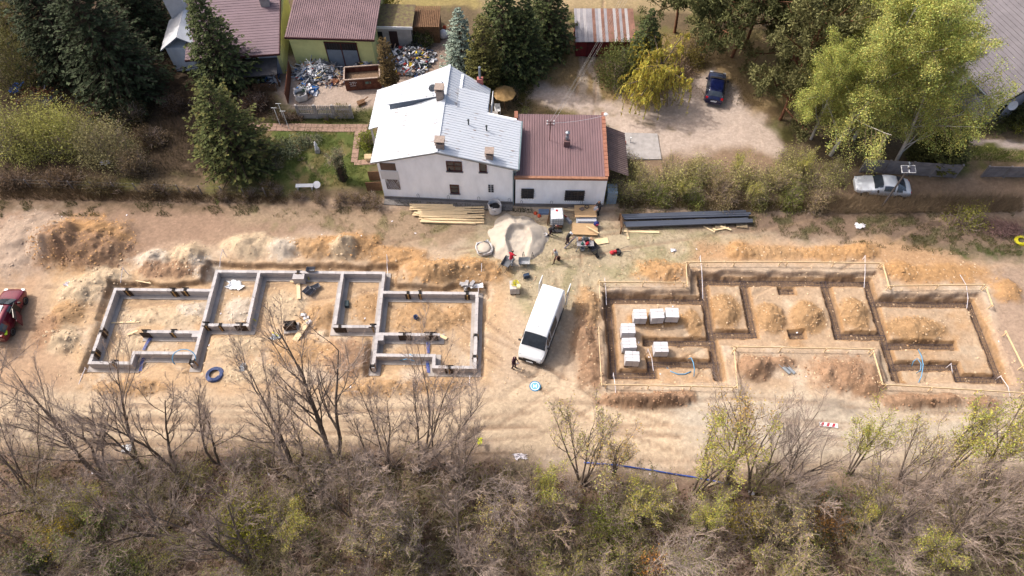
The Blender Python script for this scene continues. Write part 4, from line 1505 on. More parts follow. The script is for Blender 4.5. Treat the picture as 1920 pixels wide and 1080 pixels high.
tag(low.build('lower_block_courses', m_block, FT), kind='stuff')
core.build('mortar_core', m_mortar, FT)
foot.build('footing', m_foot, FT)
for x, k, sx, sy in ((-23.6, 25.15, .5, .3), (-9.75, 25.1, .4, .45), (-16.75, 30.45, .9, .5)):
    MB(FO).box((x, LY(x, k), -.08), (sx, sy, .74)).build('pier', m_block, FT)


def formwork(u, v, vert, label, L_=.55, tilt=0.0, batten=True, hh=.78):
    p = P(u, v, .3)
    t = thing('formwork_shutter', label, 'formwork', (p.x, p.y, -.42), (math.pi / 2 if vert else 0), 'formwork shutters on the block foundation')
    for s_ in (-1, 1):
        MB().box((random.uniform(-.06, .06), s_ * .15, hh / 2 + random.uniform(-.05, .08)), (L_, .03, hh)).build('board', m_form, t)
    if batten:
        s_ = -1
        MB().box((0, s_ * .185, hh / 2), (.1, .04, hh * .9)).build('batten', m_formw, t)
    MB().box((0, 0, .755), (.2, .22, .05)).build('pocket', m_soot, t)
    MB().bar((-.12, -.24, hh * .8), (-.12, .24, hh * .8), .03).build('tie_bar', m_iron, t)
    return t


for u, v, vt, lb, L_ in [
    (238, 543, 0, 'formwork at the back left corner of the left wing of the block foundation', .55), (325, 544, 0, 'formwork in the middle of the left wing back wall, left of a pair', .5), (347, 543, 0, 'formwork in the left wing back wall, right of a pair', .5),
    (190, 621, 1, 'upper of two formworks on the leftmost block wall', .6), (175, 661, 1, 'lower of two formworks on the leftmost block wall', .6), (213, 679, 0, 'formwork on the front wall of the left wing', .5),
    (272, 622, 0, 'wide formwork at the free end of the inner wall, left wing', .7), (324, 621, 0, 'formwork in the middle of the inner wall, left wing', .5), (387, 608, 0, 'formwork where the left cross wall meets the first inner room', .5),
    (413, 609, 0, 'small dark formwork on the front wall of the first inner room', .25), (452, 609, 0, 'wide formwork at the right front corner of the first inner room', .9), (360, 678, 1, 'formwork at the lower end of the left cross wall', .4),
    (559, 510, 0, 'formwork box around the pier in the middle of the back wall', .5), (765, 549, 0, 'formwork with pale batten in the right wing back wall', .4), (788, 549, 0, 'narrow formwork in the right wing back wall', .25), (876, 550, 0, 'formwork at the right end of the right wing back wall', .4),
    (637, 612, 0, 'wide formwork at the left front corner of the second inner room', .9), (699, 611, 0, 'formwork at the right front corner of the second inner room', .5), (698, 686, 1, 'formwork at the lower end of the right cross wall', .3), (758, 627, 0, 'wide formwork in the inner wall, right wing', .95),
    (808, 627, 0, 'formwork at the free end of the inner wall, right wing', .95), (842, 689, 0, 'formwork on the front wall of the right wing', .55), (892, 628, 1, 'upper formwork on the rightmost block wall', .25), (890, 668, 1, 'lower formwork on the rightmost block wall', .4)]:
    formwork(u, v, vt, lb, L_, batten=L_ < .7)
# free-standing column form on a pad
p = P(547, 616, -.4)
t = thing('column_formwork', 'free standing dark column formwork on a grey pad inside the block foundation', 'formwork', (p.x, p.y, -.45), .1)
MB().box((0, 0, .05), (1.1, .9, .22)).build('pad', m_foot, t)
for s_ in (-1, 1):
    MB().box((.0, s_ * .22, .5), (.9, .04, .7)).build('board', m_form, t)
    MB().box((s_ * .3, 0, .55), (.04, .4, .8)).build('board', m_form, t)
MB().box((0, 0, .72), (.5, .36, .04)).build('pocket', m_soot, t)

# ------------------------------------------------------------------ trench side of the right plot
m_rebar = M('rebar_steel', C(96, 86, 92), rough=.7, var=.25, metal=.3)
TL = ['trench along the left side of the right plot', 'back trench of the left wing, right plot', 'left cross trench of the right plot', 'long back trench of the middle part, right plot', 'trench right of the first inner room', 'front trench of the first inner room', 'inner trench behind the single block pallet', 'front trench with the left blue hose', 'front left corner trench of the right plot',
      'short step trench at the left front', 'trench left of the second inner room', 'front trench of the second inner room', 'right cross trench of the right plot', 'back trench of the right wing', 'trench along the right side of the right plot', 'inner trench of the right wing', 'front trench with the right blue hose', 'short step trench at the right front', 'front right corner trench of the right plot', 'upper square pit in the middle part', 'lower square pit in the middle part']
for (a, b), lb in zip(TR, TL):
    a, b = Vector((*a, -.93)), Vector((*b, -.93))
    L_ = (b - a).length
    d = (b - a).normalized()
    n_ = Vector((-d.y, d.x, 0))
    mb = MB(a)
    for s_ in (-1, 1):
        for z in (0, .24):
            mb.bar(a - d * .25 + n_ * .17 * s_ + Vector((0, 0, z)), b + d * .25 + n_ * .17 * s_ + Vector((0, 0, z)), .022)
    k_ = int((L_ + .4) / .28) + 1
    for i in range(k_):
        c0 = a + d * (-.2 + (L_ + .4) * i / max(1, k_ - 1))
        r_ = [c0 + n_ * s1 * .18 + Vector((0, 0, z)) for s1, z in ((-1, -.01), (1, -.01), (1, .25), (-1, .25))]
        for j in range(4):
            mb.bar(r_[j], r_[(j + 1) % 4], .014)
    tag(mb.build('rebar_cage', m_rebar, loc=a), 'rebar cage in the ' + lb, 'rebar', 'rebar cages laid in the trenches')


def profile_board(u0, v0, u1, v1, z, label, n=2, stub=True):
    a, b = P(u0, v0, z), P(u1, v1, z)
    ga, gb_ = gz(a.x, a.y), gz(b.x, b.y)
    t = thing('profile_board', label, 'board', (a.x, a.y, ga), 0, 'timber profile boards round the right plot')
    o_ = Vector((a.x, a.y, ga))
    MB(o_).bar(a, b, .035, .14).build('rail', m_wood, t)
    L_ = (b - a).length
    m_ = max(2, int(L_ / 3) + 1)
    nn = (b - a).cross(Vector((0, 0, 1))).normalized()
    for i in range(m_):
        q = a + (b - a) * ((i + .08) / (m_ - 1 + .16)) + nn * .045
        g_ = gz(q.x, q.y)
        MB(o_).box((q.x, q.y, (q.z + .1 + g_ - .1) / 2), (.055, .055, q.z + .1 - g_ + .1)).build('post', m_wood, t)
    if stub:
        q = a - nn * .3
        MB(o_).bar(Vector((a.x, a.y, z)), Vector((q.x, q.y, gz(q.x, q.y))), .04).build('brace', m_wood, t)
    return t


for (u0, v0, u1, v1, z, lb) in [(1123, 524, 1125, 562, .5, 'short profile board at the back left corner of the trenches'), (1122, 613, 1128, 724, .5, 'profile board along the left side of the trenches'), (1124, 529, 1288, 530, .5, 'profile board behind the left wing trenches'), (1286, 491, 1289, 537, .5, 'short cross profile board left of the middle back trench'),
                                (1285, 492, 1470, 491, .5, 'profile board behind the middle trench, left length'), (1470, 491, 1658, 494, .5, 'profile board behind the middle trench, right length'), (1655, 494, 1668, 541, .5, 'short cross profile board right of the middle back trench'), (1667, 536, 1851, 534, .5, 'profile board behind the right wing trenches'), (1848, 536, 1862, 575, .5, 'short profile board at the back right corner of the trenches'), (1885, 620, 1921, 692, .5, 'profile board right of the right trench, cut by the picture edge'),
                                (1130, 721, 1382, 726, .5, 'profile board before the left wing trenches'), (1376, 652, 1383, 729, .5, 'cross profile board beside the brown spoil heap'), (1375, 650, 1640, 655, .5, 'profile board before the middle trenches'), (1637, 657, 1655, 720, .5, 'cross profile board left of the right wing trenches'), (1655, 721, 1925, 737, .5, 'profile board before the right wing trenches')]:
    profile_board(u0, v0, u1, v1, z, lb)

# white marking tapes and stakes
m_tape = M('tape_white', C(238, 232, 236, .85), rough=.6, var=.08)
for i, (pl, lb) in enumerate([([(1313, 480, .5), (1316, 510, .1), (1318, 560, -.6)], 'white tape hanging over the middle back trench, left'), ([(1134, 522, .5), (1136, 545, .0), (1137, 572, -.4)], 'white tape at the back left trench corner'), ([(1622, 480, .5), (1622, 512, 0), (1620, 540, -.5)], 'white tape over the middle back trench, right'), ([(1800, 515, .3), (1812, 535, .1), (1815, 560, -.2), (1812, 582, -.7)], 'white tape at the back right trench corner'),
                              ([(1215, 655, .1), (1222, 672, -.3), (1225, 695, -.4)], 'white tape beside the single block pallet'), ([(1150, 700, -.2), (1153, 720, .3), (1155, 742, 0)], 'white tape at the front left profile board'), ([(1876, 705, -.3), (1890, 725, .4), (1894, 742, .1)], 'white tape at the front right profile board'), ([(1783, 682, -.2), (1786, 700, -.5)], 'white tape in the right front step trench'),
                              ([(230, 502, 1.0), (228, 515, .5), (226, 530, 0)], 'white tape on a stake behind the left wing of the blocks'), ([(417, 468, 1.0), (413, 485, .4), (412, 500, 0)], 'white tape on a stake behind the block foundation'), ([(160, 690, 0), (152, 708, .1), (147, 722, 0)], 'white tape on the ground at the front left block corner'), ([(725, 478, 1.0), (726, 500, .1), (727, 516, .0)], 'white tape on a stake right behind the middle block room'), ([(903, 495, 1.0), (903, 512, .4), (902, 528, 0)], 'white tape on a stake on the orange heap'), ([(897, 535, .5), (897, 560, -.2)], 'white tape at the back right block corner'), ([(881, 705, 0), (880, 722, 0)], 'white tape before the right wing of the blocks')]):
    pts_ = [P(u, v, z) for u, v, z in pl]
    mb = MB()
    mb.tube(pts_, .022, 5)
    q = pts_[-1] if pts_[0].z > .4 else pts_[0]
    g_ = gz(pts_[0].x, pts_[0].y)
    if pts_[0].z - g_ > .25:
        mb.bar((pts_[0].x, pts_[0].y, g_ - .05), (pts_[0].x, pts_[0].y, pts_[0].z + .08), .035)
    tag(mb.build('marking_tape', m_tape), lb, 'tape', 'white marking tapes on the plots')

# ------------------------------------------------------------------ pallets of blocks
m_pblk = M('block_pale_wrapped', C(222, 220, 222, .74), rough=.6, var=.08, scale=2, spec=.4)


def pallet(t, w=1.0, d=.85, z0=0.0, mat=None):
    mat = mat or m_wooddk
    for i in range(5):
        MB().box((0, -d / 2 + d * (i + .5) / 5, z0 + .125), (w, d / 5 - .05, .022)).build('deck_board', mat, t)
    for i in (-1, 0, 1):
        MB().box((i * (w / 2 - .05), 0, z0 + .06), (.09, d, .1)).build('bearer', mat, t)


PB = [(1200, 590, 'block pallet, leftmost of the back row of three', 0), (1232, 590, 'block pallet in the middle of the back row of three', .05), (1260, 588, 'block pallet, rightmost of the back row of three', -.04), (1178, 616, 'block pallet, top one of the left column of three', 0), (1180, 643, 'block pallet in the middle of the left column of three', .03), (1186, 668, 'block pallet, lowest of the left column, loosely wrapped', -.05), (1240, 650, 'single block pallet standing on the spit between two trenches', 0)]
bm = None
for i, (u, v, lb, rz) in enumerate(PB):
    p = P(u, v, .5)
    p.z = gz(p.x, p.y) - .02
    if i == 0:
        t0_ = thing('block_pallet', lb, 'pallet', p, rz, 'pallets of blocks on the right plot')
        pallet(t0_)
        for k_ in range(3):
            for ix in (-1, 1):
                for iy in (-1, 0, 1):
                    MB().box((ix * .245 + random.uniform(-.006, .006), iy * .275, .14 + .14 + k_ * .275), (.475, .262, .27)).build('block', m_pblk, t0_)
        bd = MB().box((0, .13, .968), (.96, .012, .012)).box((0, -.14, .968), (.96, .012, .012)).build('strap', m_iron, t0_)
    else:
        place(copy_tree(t0_), p, rz + (math.pi / 2 if i > 2 else 0) * 0, (1.05 if i > 2 else 1, 1, .95 + .1 * random.random()), lb)


# ------------------------------------------------------------------ hoses and pipes
m_pblue = M('pipe_blue', C(62, 98, 190), rough=.45, var=.08, spec=.5)
m_plb = M('hose_light_blue', C(104, 178, 224), rough=.45, var=.06, spec=.5)
m_yel = M('hose_yellow', C(224, 214, 40), rough=.5, var=.08)


def hose(name, pts, r, mat, label, cat='hose'):
    return tag(MB().tube(pts, r, 7).build(name, mat, smooth=True), label, cat)


def arc(u, v, ru, rv, a0, a1, z0, z1, n=16):
    return [P(u + ru * math.cos(t_), v + rv * math.sin(t_), z0 + (z1 - z0) * math.sin(math.pi * i / (n - 1))) for i, t_ in enumerate(np.linspace(a0, a1, n))]


hose('water_hose', [G(*q, .05) for q in [(1250, 690), (1258, 697), (1270, 702), (1284, 702), (1295, 697)]], .035, m_plb, 'light blue hose lying in the left front trench')
hose('water_hose', [P(1291, 673, -.3), P(1296, 671, .1), P(1300, 680, .2), P(1302, 692, 0), P(1301, 706, -.3)], .035, m_plb, 'light blue hose standing in an arc out of the left front trench')
hose('water_hose', [P(1722, 656, -.3), P(1728, 668, .1), P(1731, 684, .2), P(1728, 705, 0), P(1721, 720, -.3)], .035, m_plb, 'longer light blue hose curving over the right front trench')
hose('water_hose', [P(1709, 687, -.4), P(1713, 677, .1), P(1720, 672, .3), P(1727, 682, .3), P(1726, 694, .1), P(1718, 700, -.3)], .03, m_plb, 'looped light blue hose over the right front trench')
hose('water_hose', arc(345, 672, 22, 17, 2.4, 6.9, .0, .9, 22), .035, m_plb, 'light blue hose looped over the left wing block wall')
hose('water_hose', [P(750, 676, -.3), P(762, 673, .3), P(778, 677, -.1), P(776, 668, .3), P(768, 664, .3)], .03, m_plb, 'light blue hose lying before the right wing block wall')
for x, (u0, v0, u1, v1), lb in ((0, (283, 635, 270, 658), 'bundle of blue pipes inside the left wing of the blocks'), (1, (271, 668, 264, 697), 'bundle of blue pipes before the left wing of the blocks'), (2, (803, 642, 803, 664), 'bundle of blue pipes inside the right wing of the blocks'), (3, (801, 676, 804, 700), 'bundle of blue pipes before the right wing of the blocks')):
    t = thing('pipe_bundle', lb, 'pipe', G(u0, v0))
    o_ = t.location
    for j in (-1, 0, 1):
        a, b = G(u0, v0, .1), G(u1, v1, .1)
        sp_ = 1.6 if (x == 2 and j == 1) else 1
        MB(o_).tube([a + Vector((j * .085 * sp_, 0, .03 * (j == 0))), (a + b) / 2 + Vector((j * .08, 0, .05)), b + Vector((j * .075, 0, .03 * (j == 0)))], .028, 7).build('pipe', m_pblue, t)


def coil(name, u, v, r, mat, label, turns=7, rt=.035, layers=2):
    p = G(u, v)
    pts_ = []
    for i in range(turns * 18):
        q = 6.283 * i / 18
        rr = r * (1 - .42 * (i / (turns * 18))) + .02 * math.sin(i * .7)
        pts_.append((p.x + rr * math.cos(q), p.y + rr * math.sin(q) * .95, p.z + .05 + .06 * ((i // 18) % layers) + .02 * math.sin(i * 1.3)))
    return tag(MB().tube(pts_, rt, 5).build(name, mat, smooth=True), label, 'coil')


coil('pipe_coil', 403, 703, .64, M('pipe_blue_dull', C(96, 112, 158), rough=.5, var=.35, scale=6), 'round coil of blue pipe before the block foundation', 9, .034, 3)
coil('pipe_coil', 1914, 452, .52, m_yel, 'round coil of yellow hose at the right edge', 6, .045, 2)
pp_ = [G(u, v, .08) for u, v in [(1095, 868), (1140, 871), (1180, 876), (1220, 882), (1260, 889), (1300, 895), (1340, 903), (1366, 908)]]
hose('long_pipe', pp_, .05, m_pblue, 'long blue pipe lying along the wood edge', 'pipe')

# ------------------------------------------------------------------ sand pile
p = G(970, 448)
R1 = 2.45
n_r, n_a = 34, 72
V, Fq = [], []
for i in range(n_r):
    for j in range(n_a):
        q = 6.283 * j / n_a
        f = i / (n_r - 1)
        rr = R1 * f * (1 + .08 * math.sin(3 * q + 1) + .05 * math.sin(7 * q) + .03 * math.sin(13 * q + 2))
        x, y = rr * math.cos(q), rr * math.sin(q) * 1.08
        z = 1.5 * max(0, 1 - (f * f * .3 + f * .7)) ** 1.05
        # scooped hollow on the front
        dx, dy = x - .1, y + .1
        e = math.hypot(dx / 1.15, dy / (1.0 if dy > 0 else 3.4)) + .06 * math.sin(5 * math.atan2(dy, dx))
        if e < 1:
            z = min(z, max(.12, .5 + .22 * dy) + .75 * max(0, (e - .62) / .38) ** 1.4)
        V.append((x, y, z))
V = np.array(V)
V[:, 2] += .13 * fbm(V[:, 0], V[:, 1], .7, 4, 77, .7) * (V[:, 2] > .03) - .06 * (np.hypot(V[:, 0], V[:, 1]) > R1 * .93)
V[:, 2] = V[:, 2] + np.array([gz(p.x + x, p.y + y) for x, y in V[:, :2]])
I_ = np.arange(n_r * n_a).reshape(n_r, n_a)
Fq = np.stack([I_[:-1], np.roll(I_[:-1], -1, 1), np.roll(I_[1:], -1, 1), I_[1:]], -1).reshape(-1, 4)
m_sand = M('sand_pale', C(220, 206, 188), rough=.95, var=.08, scale=1.4, bump=.25, bscale=18)
o = obj('sand_pile', np_mesh('sand_pile', V, Fq[:, ::-1], m_sand, smooth=True), loc=(p.x, p.y, 0))
tag(o, 'big pale sand pile with a dug hollow before the annex', 'sand')

# ------------------------------------------------------------------ timber
TG = 'planks of the loose timber stack'
for i in range(44):
    lay = i // 15
    v = 391 + (i % 15) * 2.0 - lay * 1.5 + random.uniform(-.6, .6)
    u0 = 768 + random.uniform(0, 30) + (14 if v > 405 else 0)
    u1 = u0 + random.uniform(80, 105)
    if i % 7 == 0:
        u0, u1 = 850, 908
    z = .08 + lay * .075 + .02 * random.random()
    a, b = P(u0, v, .0), P(u1, v + random.uniform(-1, 2.5) + (-2 if i % 7 == 0 else 1), 0)
    ga = max(gz(a.x, a.y), gz(b.x, b.y))
    a.z, b.z = ga + z, ga + z
    c0 = (a + b) / 2
    o = MB(c0).bar(a, b, random.choice((.12, .15, .18)), .05).build('timber_plank', m_wood, loc=c0)
    tag(o, 'fresh sawn plank in the loose timber stack before the white house', 'plank', TG)


def plank(u0, v0, u1, v1, label, w=.15, h=.04, z=.06, mat=None, name='loose_plank', z2=None):
    a, b = G(u0, v0, z), G(u1, v1, z if z2 is None else z2)
    c0 = (a + b) / 2
    return tag(MB(c0).bar(a, b, w, h).build(name, mat or m_wood, loc=c0), label, 'plank')


plank(209, 606, 262, 604, 'pale plank lying in the left wing of the blocks', .12)
plank(240, 629, 262, 624, 'short plank leaning to the inner wall formwork, left wing', .14, z=.1, z2=.35)
plank(255, 527, 284, 532, 'thin batten behind the left wing of the blocks', .08)
plank(553, 640, 580, 600, 'wide pale board used as ramp beside the column formwork', .45, .04, .1)
plank(559, 512, 561, 562, 'pale board running from the back wall pier into the middle room', .28, .04, .1)
plank(545, 530, 568, 531, 'short board laid across the ramp board at the back pier', .12, .04, .2)
plank(821, 628, 838, 636, 'pale board at the free end of the right wing inner wall', .25, .04, .1)
plank(1166, 434, 1236, 436, 'long plank on the grass below the dark profiles', .22)
plank(1176, 437, 1178, 449, 'short plank lying crosswise under the long plank', .15)
plank(1319, 425, 1340, 436, 'batten slanting on the grass below the dark profiles', .1)
plank(1336, 430, 1366, 428, 'batten in the small heap below the dark profiles, upper', .12)
plank(1338, 433, 1362, 429, 'batten in the small heap below the dark profiles, lower', .12, z=.1)
plank(1350, 426, 1370, 433, 'short plank right in the small heap below the dark profiles', .14, z=.14)
plank(1116, 455, 1140, 451, 'wide plywood offcut right of the workbench', .55, .02, .08)
plank(1098, 431, 1122, 444, 'narrow slat across the lower plywood stack', .08, z=.5)
for i, (u0, v0, u1, v1) in enumerate([(1455, 865, 1462, 880), (1480, 862, 1486, 880), (1430, 872, 1450, 868), (1325, 912, 1345, 904), (1265, 905, 1268, 918), (1500, 888, 1518, 900)]):
    plank(u0, v0, u1, v1, 'broken pale board among the rubbish at the wood edge', .12, z=.12, mat=M('wood_bleached', C(206, 184, 156), var=.15))
    bpy.context.scene.objects[-1]
for o_ in [q for q in bpy.data.objects if q.get('label', '').startswith('broken pale board')]:
    o_['group'] = 'broken boards at the wood edge'

# dark steel profiles on pallets
m_prof = M('profile_blue_black', C(84, 90, 104), rough=.4, var=.12, spec=.5, stretch=(.2, 4, 4))
for k_, (u0, v0, u1, v1, nm) in enumerate([(1165, 412, 1407, 405, 'upper'), (1168, 426, 1410, 417, 'lower')]):
    for j in range(3):
        a, b = G(u0 + j * 2, v0 - 3 + j * 3, .4), G(u1 - random.uniform(0, 12), v1 - 3 + j * 3 + random.uniform(-1, 1), .34)
        zz = max(a.z, b.z) + .03 * (j % 2)
        a.z, b.z = zz, zz - .05
        c0 = (a + b) / 2
        mb = MB(c0)
        d = (b - a).normalized()
        nn = Vector((-d.y, d.x, 0))
        mb.bar(a, b, .2, .03)
        mb.bar(a + nn * .095 + Vector((0, 0, -.05)), b + nn * .095 + Vector((0, 0, -.05)), .015, .13)
        mb.bar(a - nn * .095 + Vector((0, 0, -.05)), b - nn * .095 + Vector((0, 0, -.05)), .015, .13)
        tag(mb.build('steel_profile', m_prof, loc=c0), '%s long blue black profile, %s bundle below the hedge' % (['rear', 'middle', 'front'][j], nm), 'profile', 'long dark profiles lying on pallets')
for u, v, lb in ((1186, 409, 'pallet under the left end of the upper profiles'), (1187, 423, 'pallet under the left end of the lower profiles'), (1250, 407, 'pallet under the upper profiles, further right'), (1252, 420, 'pallet under the lower profiles, further right'), (1312, 407, 'pallet under the middle of the upper profiles'), (1350, 424, 'block of wood pallet under the lower profiles'), (1390, 422, 'small pallet under the right end of the lower profiles')):
    t = thing('pallet', lb, 'pallet', G(u, v), random.uniform(-.1, .1))
    pallet(t, .9, .7, 0, M('wood_pallet', C(176, 156, 126), var=.2))
t = thing('wooden_rack', 'upright brown wooden rack at the left end of the dark profiles', 'rack', G(1163, 438), 0)
for y in (0, 1.35):
    MB().box((0, y, .45), (.1, .1, .9)).build('post', m_wooddk, t)
for z in (.3, .8):
    MB().box((.06, .68, z), (.04, 1.4, .12)).build('rail', m_wooddk, t)
MB().bar((.06, .05, .1), (.06, 1.3, .75), .04, .1).build('brace', m_wooddk, t)
for i, (u, v, rz) in enumerate(((1470, 692, -.9), (1479, 692, -.9))):
    p = G(u, v, .06)
    o = MB().box((0, 0, 0), (1.0, .2, .02)).box((0, .095, .05), (1.0, .015, .1)).box((0, -.095, .05), (1.0, .015, .1)).build('metal_channel', M('channel_grey', C(186, 192, 198), rough=.4, var=.1, metal=.3), loc=p, rz=rz)
    tag(o, ['left', 'right'][i] + ' of two short grey metal channels lying by the brown spoil heap', 'channel')
# ------------------------------------------------------------------ people
m_skin = M('skin', C(206, 160, 136), rough=.6, var=.06)
m_hair = M('hair_dark', (.03, .022, .018), rough=.8)


def capsule(mb, a, b, r0, r1, mi):
    a, b = Vector(a), Vector(b)
    d = (b - a)
    L_ = d.length
    n = 8
    pts_, rr = [], []
    for i in range(4):
        q = math.pi / 2 * (1 - i / 3)
        pts_.append(a - d / max(L_, 1e-6) * r0 * math.sin(q) * .98)
        rr.append(max(r0 * math.cos(q), .002))
    for i in range(4):
        q = math.pi / 2 * i / 3
        pts_.append(b + d / max(L_, 1e-6) * r1 * math.sin(q) * .98)
        rr.append(max(r1 * math.cos(q), .002))
    mb.tube(pts_, rr, n, mi)


def person(label, loc, rz, J, top, trouser, shoe, hat=None, sleeve=True, hood=False):
    """J: joints in metres, local frame, facing -y. One continuous body surface (voxel-fused), colours by nearest limb"""
    mb = MB()
    seg_ = []

    def cap(a, b, r0, r1, mi):
        capsule(mb, J[a] if isinstance(a, str) else a, J[b] if isinstance(b, str) else b, r0, r1, 0)
        seg_.append((Vector(J[a] if isinstance(a, str) else a), Vector(J[b] if isinstance(b, str) else b), (r0 + r1) / 2, mi))
    # materials: 0 skin 1 top 2 trouser 3 shoe
    for s_ in 'lr':
        cap('hip_' + s_, 'knee_' + s_, .095, .07, 2)
        cap('knee_' + s_, 'ankle_' + s_, .068, .05, 2)
        an = Vector(J['ankle_' + s_])
        fd = J.get('foot', Vector((0, -1, 0)))
        cap(an + Vector((0, 0, -.04)) - Vector(fd) * .04, an + Vector((0, 0, -.05)) + Vector(fd) * .17, .048, .04, 3)
        cap('sho_' + s_, 'elb_' + s_, .06, .047, 1)
        cap('elb_' + s_, 'wri_' + s_, .046, .034, 1 if sleeve else 0)
        w_, e_ = Vector(J['wri_' + s_]), Vector(J['elb_' + s_])
        d = (w_ - e_).normalized()
        sd = d.cross(Vector((0, 0, 1)))
        sd = sd.normalized() if sd.length > .1 else Vector((1, 0, 0))
        pa = w_ + d * .09
        cap(w_, pa, .033, .036, 0)
        up = sd.cross(d)
        for k_ in range(4):
            f0 = pa + sd * (k_ - 1.5) * .02
            f1 = f0 + d * (.045 - .006 * abs(k_ - 1.4)) - up * .012
            cap(f0, f1, .0125, .012, 0)
            cap(f1, f1 + d * .02 - up * .03, .012, .011, 0)
        cap(w_ + d * .03 + sd * .03, w_ + d * .07 + sd * .06 - up * .02, .013, .012, 0)
    cap('pelvis', 'chest', .135, .155, 1)
    hl, hr = Vector(J['hip_l']), Vector(J['hip_r'])
    cap(hl, hr, .105, .105, 2)
    cap('sho_l', 'sho_r', .075, .075, 1)
    cap('chest', 'neck', .12, .06, 1)
    hd = Vector(J['head'])
    cap('neck', hd - Vector((0, 0, .06)), .052, .055, 0)
    cap(hd + Vector((0, 0, -.045)), hd + Vector((0, .005, .045)), .078, .092, 0)
    fw_ = Vector(J.get('face', (0, -1, 0))).normalized()
    cap(hd + fw_ * .085 + Vector((0, 0, .0)), hd + fw_ * .1 + Vector((0, 0, -.025)), .014, .016, 0)
    sd = fw_.cross(Vector((0, 0, 1))).normalized()
    for s_ in (-1, 1):
        cap(hd + sd * s_ * .085 + Vector((0, 0, -.015)), hd + sd * s_ * .088 + Vector((0, 0, .02)), .014, .016, 0)
    me = bpy.data.meshes.new('body')
    me.from_pydata(mb.v, [], mb.f)
    tmp = bpy.data.objects.new('tmp_body', me)
    COL.objects.link(tmp)
    rm = tmp.modifiers.new('r', 'REMESH')
    rm.mode = 'VOXEL'
    rm.voxel_size = .0135
    sm = tmp.modifiers.new('s', 'SMOOTH')
    sm.factor = .5
    sm.iterations = 2
    dc = tmp.modifiers.new('d', 'DECIMATE')
    dc.ratio = .3
    dg = bpy.context.evaluated_depsgraph_get()
    m2 = bpy.data.meshes.new_from_object(tmp.evaluated_get(dg))
    bpy.data.objects.remove(tmp)
    m2.name = 'body'
    m2.materials.clear()
    for m in (m_skin, top, trouser, shoe):
        m2.materials.append(m)
    cen = np.array([p.center for p in m2.polygons])
    best, bi_ = np.full(len(cen), 1e9), np.zeros(len(cen), int)
    for a, b, r, mi in seg_:
        a_, d = np.array(a), np.array(b) - np.array(a)
        t_ = np.clip(((cen - a_) @ d) / (d @ d + 1e-9), 0, 1)
        ds_ = np.linalg.norm(cen - a_ - t_[:, None] * d, axis=1) - r
        k_ = ds_ < best
        best[k_], bi_[k_] = ds_[k_], mi
    m2.polygons.foreach_set('material_index', bi_.astype(np.int32))
    m2.polygons.foreach_set('use_smooth', np.ones(len(cen), bool))
    t = thing('person', label, 'person', loc, rz)
    obj('body', m2, t)
    # eyes, mouth
    ey = MB()
    for s_ in (-1, 1):
        ey.box(hd + fw_ * .088 + sd * s_ * .032 + Vector((0, 0, .012)), (.02, .014, .01))
    ey.box(hd + fw_ * .088 + Vector((0, 0, -.05)), (.04, .012, .008))
    ey.build('face_features', m_hair, t)
    if hood:
        MB().lathe([(.115, -.07), (.125, .0), (.118, .06), (.08, .105), (.01, .12)], 12, hd + Vector((0, .02, .01))).build('hood', top, t, smooth=True)
    elif hat:
        mb = MB().lathe([(.1, .03), (.104, .06), (.095, .1), (.06, .13), (.005, .14)], 12, hd)
        mb.box(hd + fw_ * .12 + Vector((0, 0, .04)), (.13, .12, .015), rz=math.atan2(fw_.y, fw_.x) + math.pi / 2)
        mb.build('cap', hat, t, smooth=True)
    else:
        MB().lathe([(.093, .0), (.1, .04), (.09, .085), (.055, .11), (.005, .118)], 12, hd + Vector((0, .008, .0)) - fw_ * .012).build('hair', m_hair, t, smooth=True)
    return t


def stand(lean=0.0, arms='down', stride=0.0, crouch=0.0):
    h = .92 - crouch
    J = {}
    pl = Vector((0, 0, h))
    ch = pl + Vector((0, -math.sin(lean) * .42, math.cos(lean) * .42))
    nk = ch + Vector((0, -math.sin(lean) * .12, math.cos(lean) * .12))
    J.update(pelvis=pl, chest=ch, neck=nk, head=nk + Vector((0, -math.sin(lean * 1.1) * .17 - .02, math.cos(lean) * .17)))
    for s_, k_ in (('l', -1), ('r', 1)):
        J['hip_' + s_] = pl + Vector((k_ * .09, 0, -.03))
        st = stride * k_
        J['ankle_' + s_] = Vector((k_ * .11, -st, .09 + (.05 if st < 0 else 0)))
        J['knee_' + s_] = (J['hip_' + s_] + J['ankle_' + s_]) / 2 + Vector((0, -.05 - abs(st) * .15 - crouch * .5, 0))
        J['sho_' + s_] = ch + Vector((k_ * .19, 0, .08))
        if arms == 'down':
            J['elb_' + s_] = J['sho_' + s_] + Vector((k_ * .05, .03, -.29))
            J['wri_' + s_] = J['elb_' + s_] + Vector((0, -.1, -.24))
        elif arms == 'front':
            J['elb_' + s_] = J['sho_' + s_] + Vector((k_ * .03, -.06, -.28))
            J['wri_' + s_] = J['elb_' + s_] + Vector((-k_ * .1, -.22, .04))
        elif arms == 'reach':
            J['elb_' + s_] = J['sho_' + s_] + Vector((k_ * .04, -.14, -.24))
            J['wri_' + s_] = J['elb_' + s_] + Vector((-k_ * .03, -.16, -.18))
    return J


m_maroon = M('cloth_maroon', C(66, 34, 50), var=.15)
m_mar2 = M('cloth_dark_plum', C(74, 52, 64), var=.15)
m_redc = M('cloth_red', C(196, 38, 58), var=.1)
m_blk = M('cloth_black', (.02, .02, .024), var=.3)
m_wht = M('cloth_white', C(222, 222, 226, .8), var=.06)
m_gryc = M('cloth_grey', C(190, 194, 198), var=.08)
m_brnc = M('cloth_brown', C(96, 66, 58), var=.15)
m_shoe = M('shoe_dark', (.03, .026, .024), var=.2)
def SH(d):
    return d


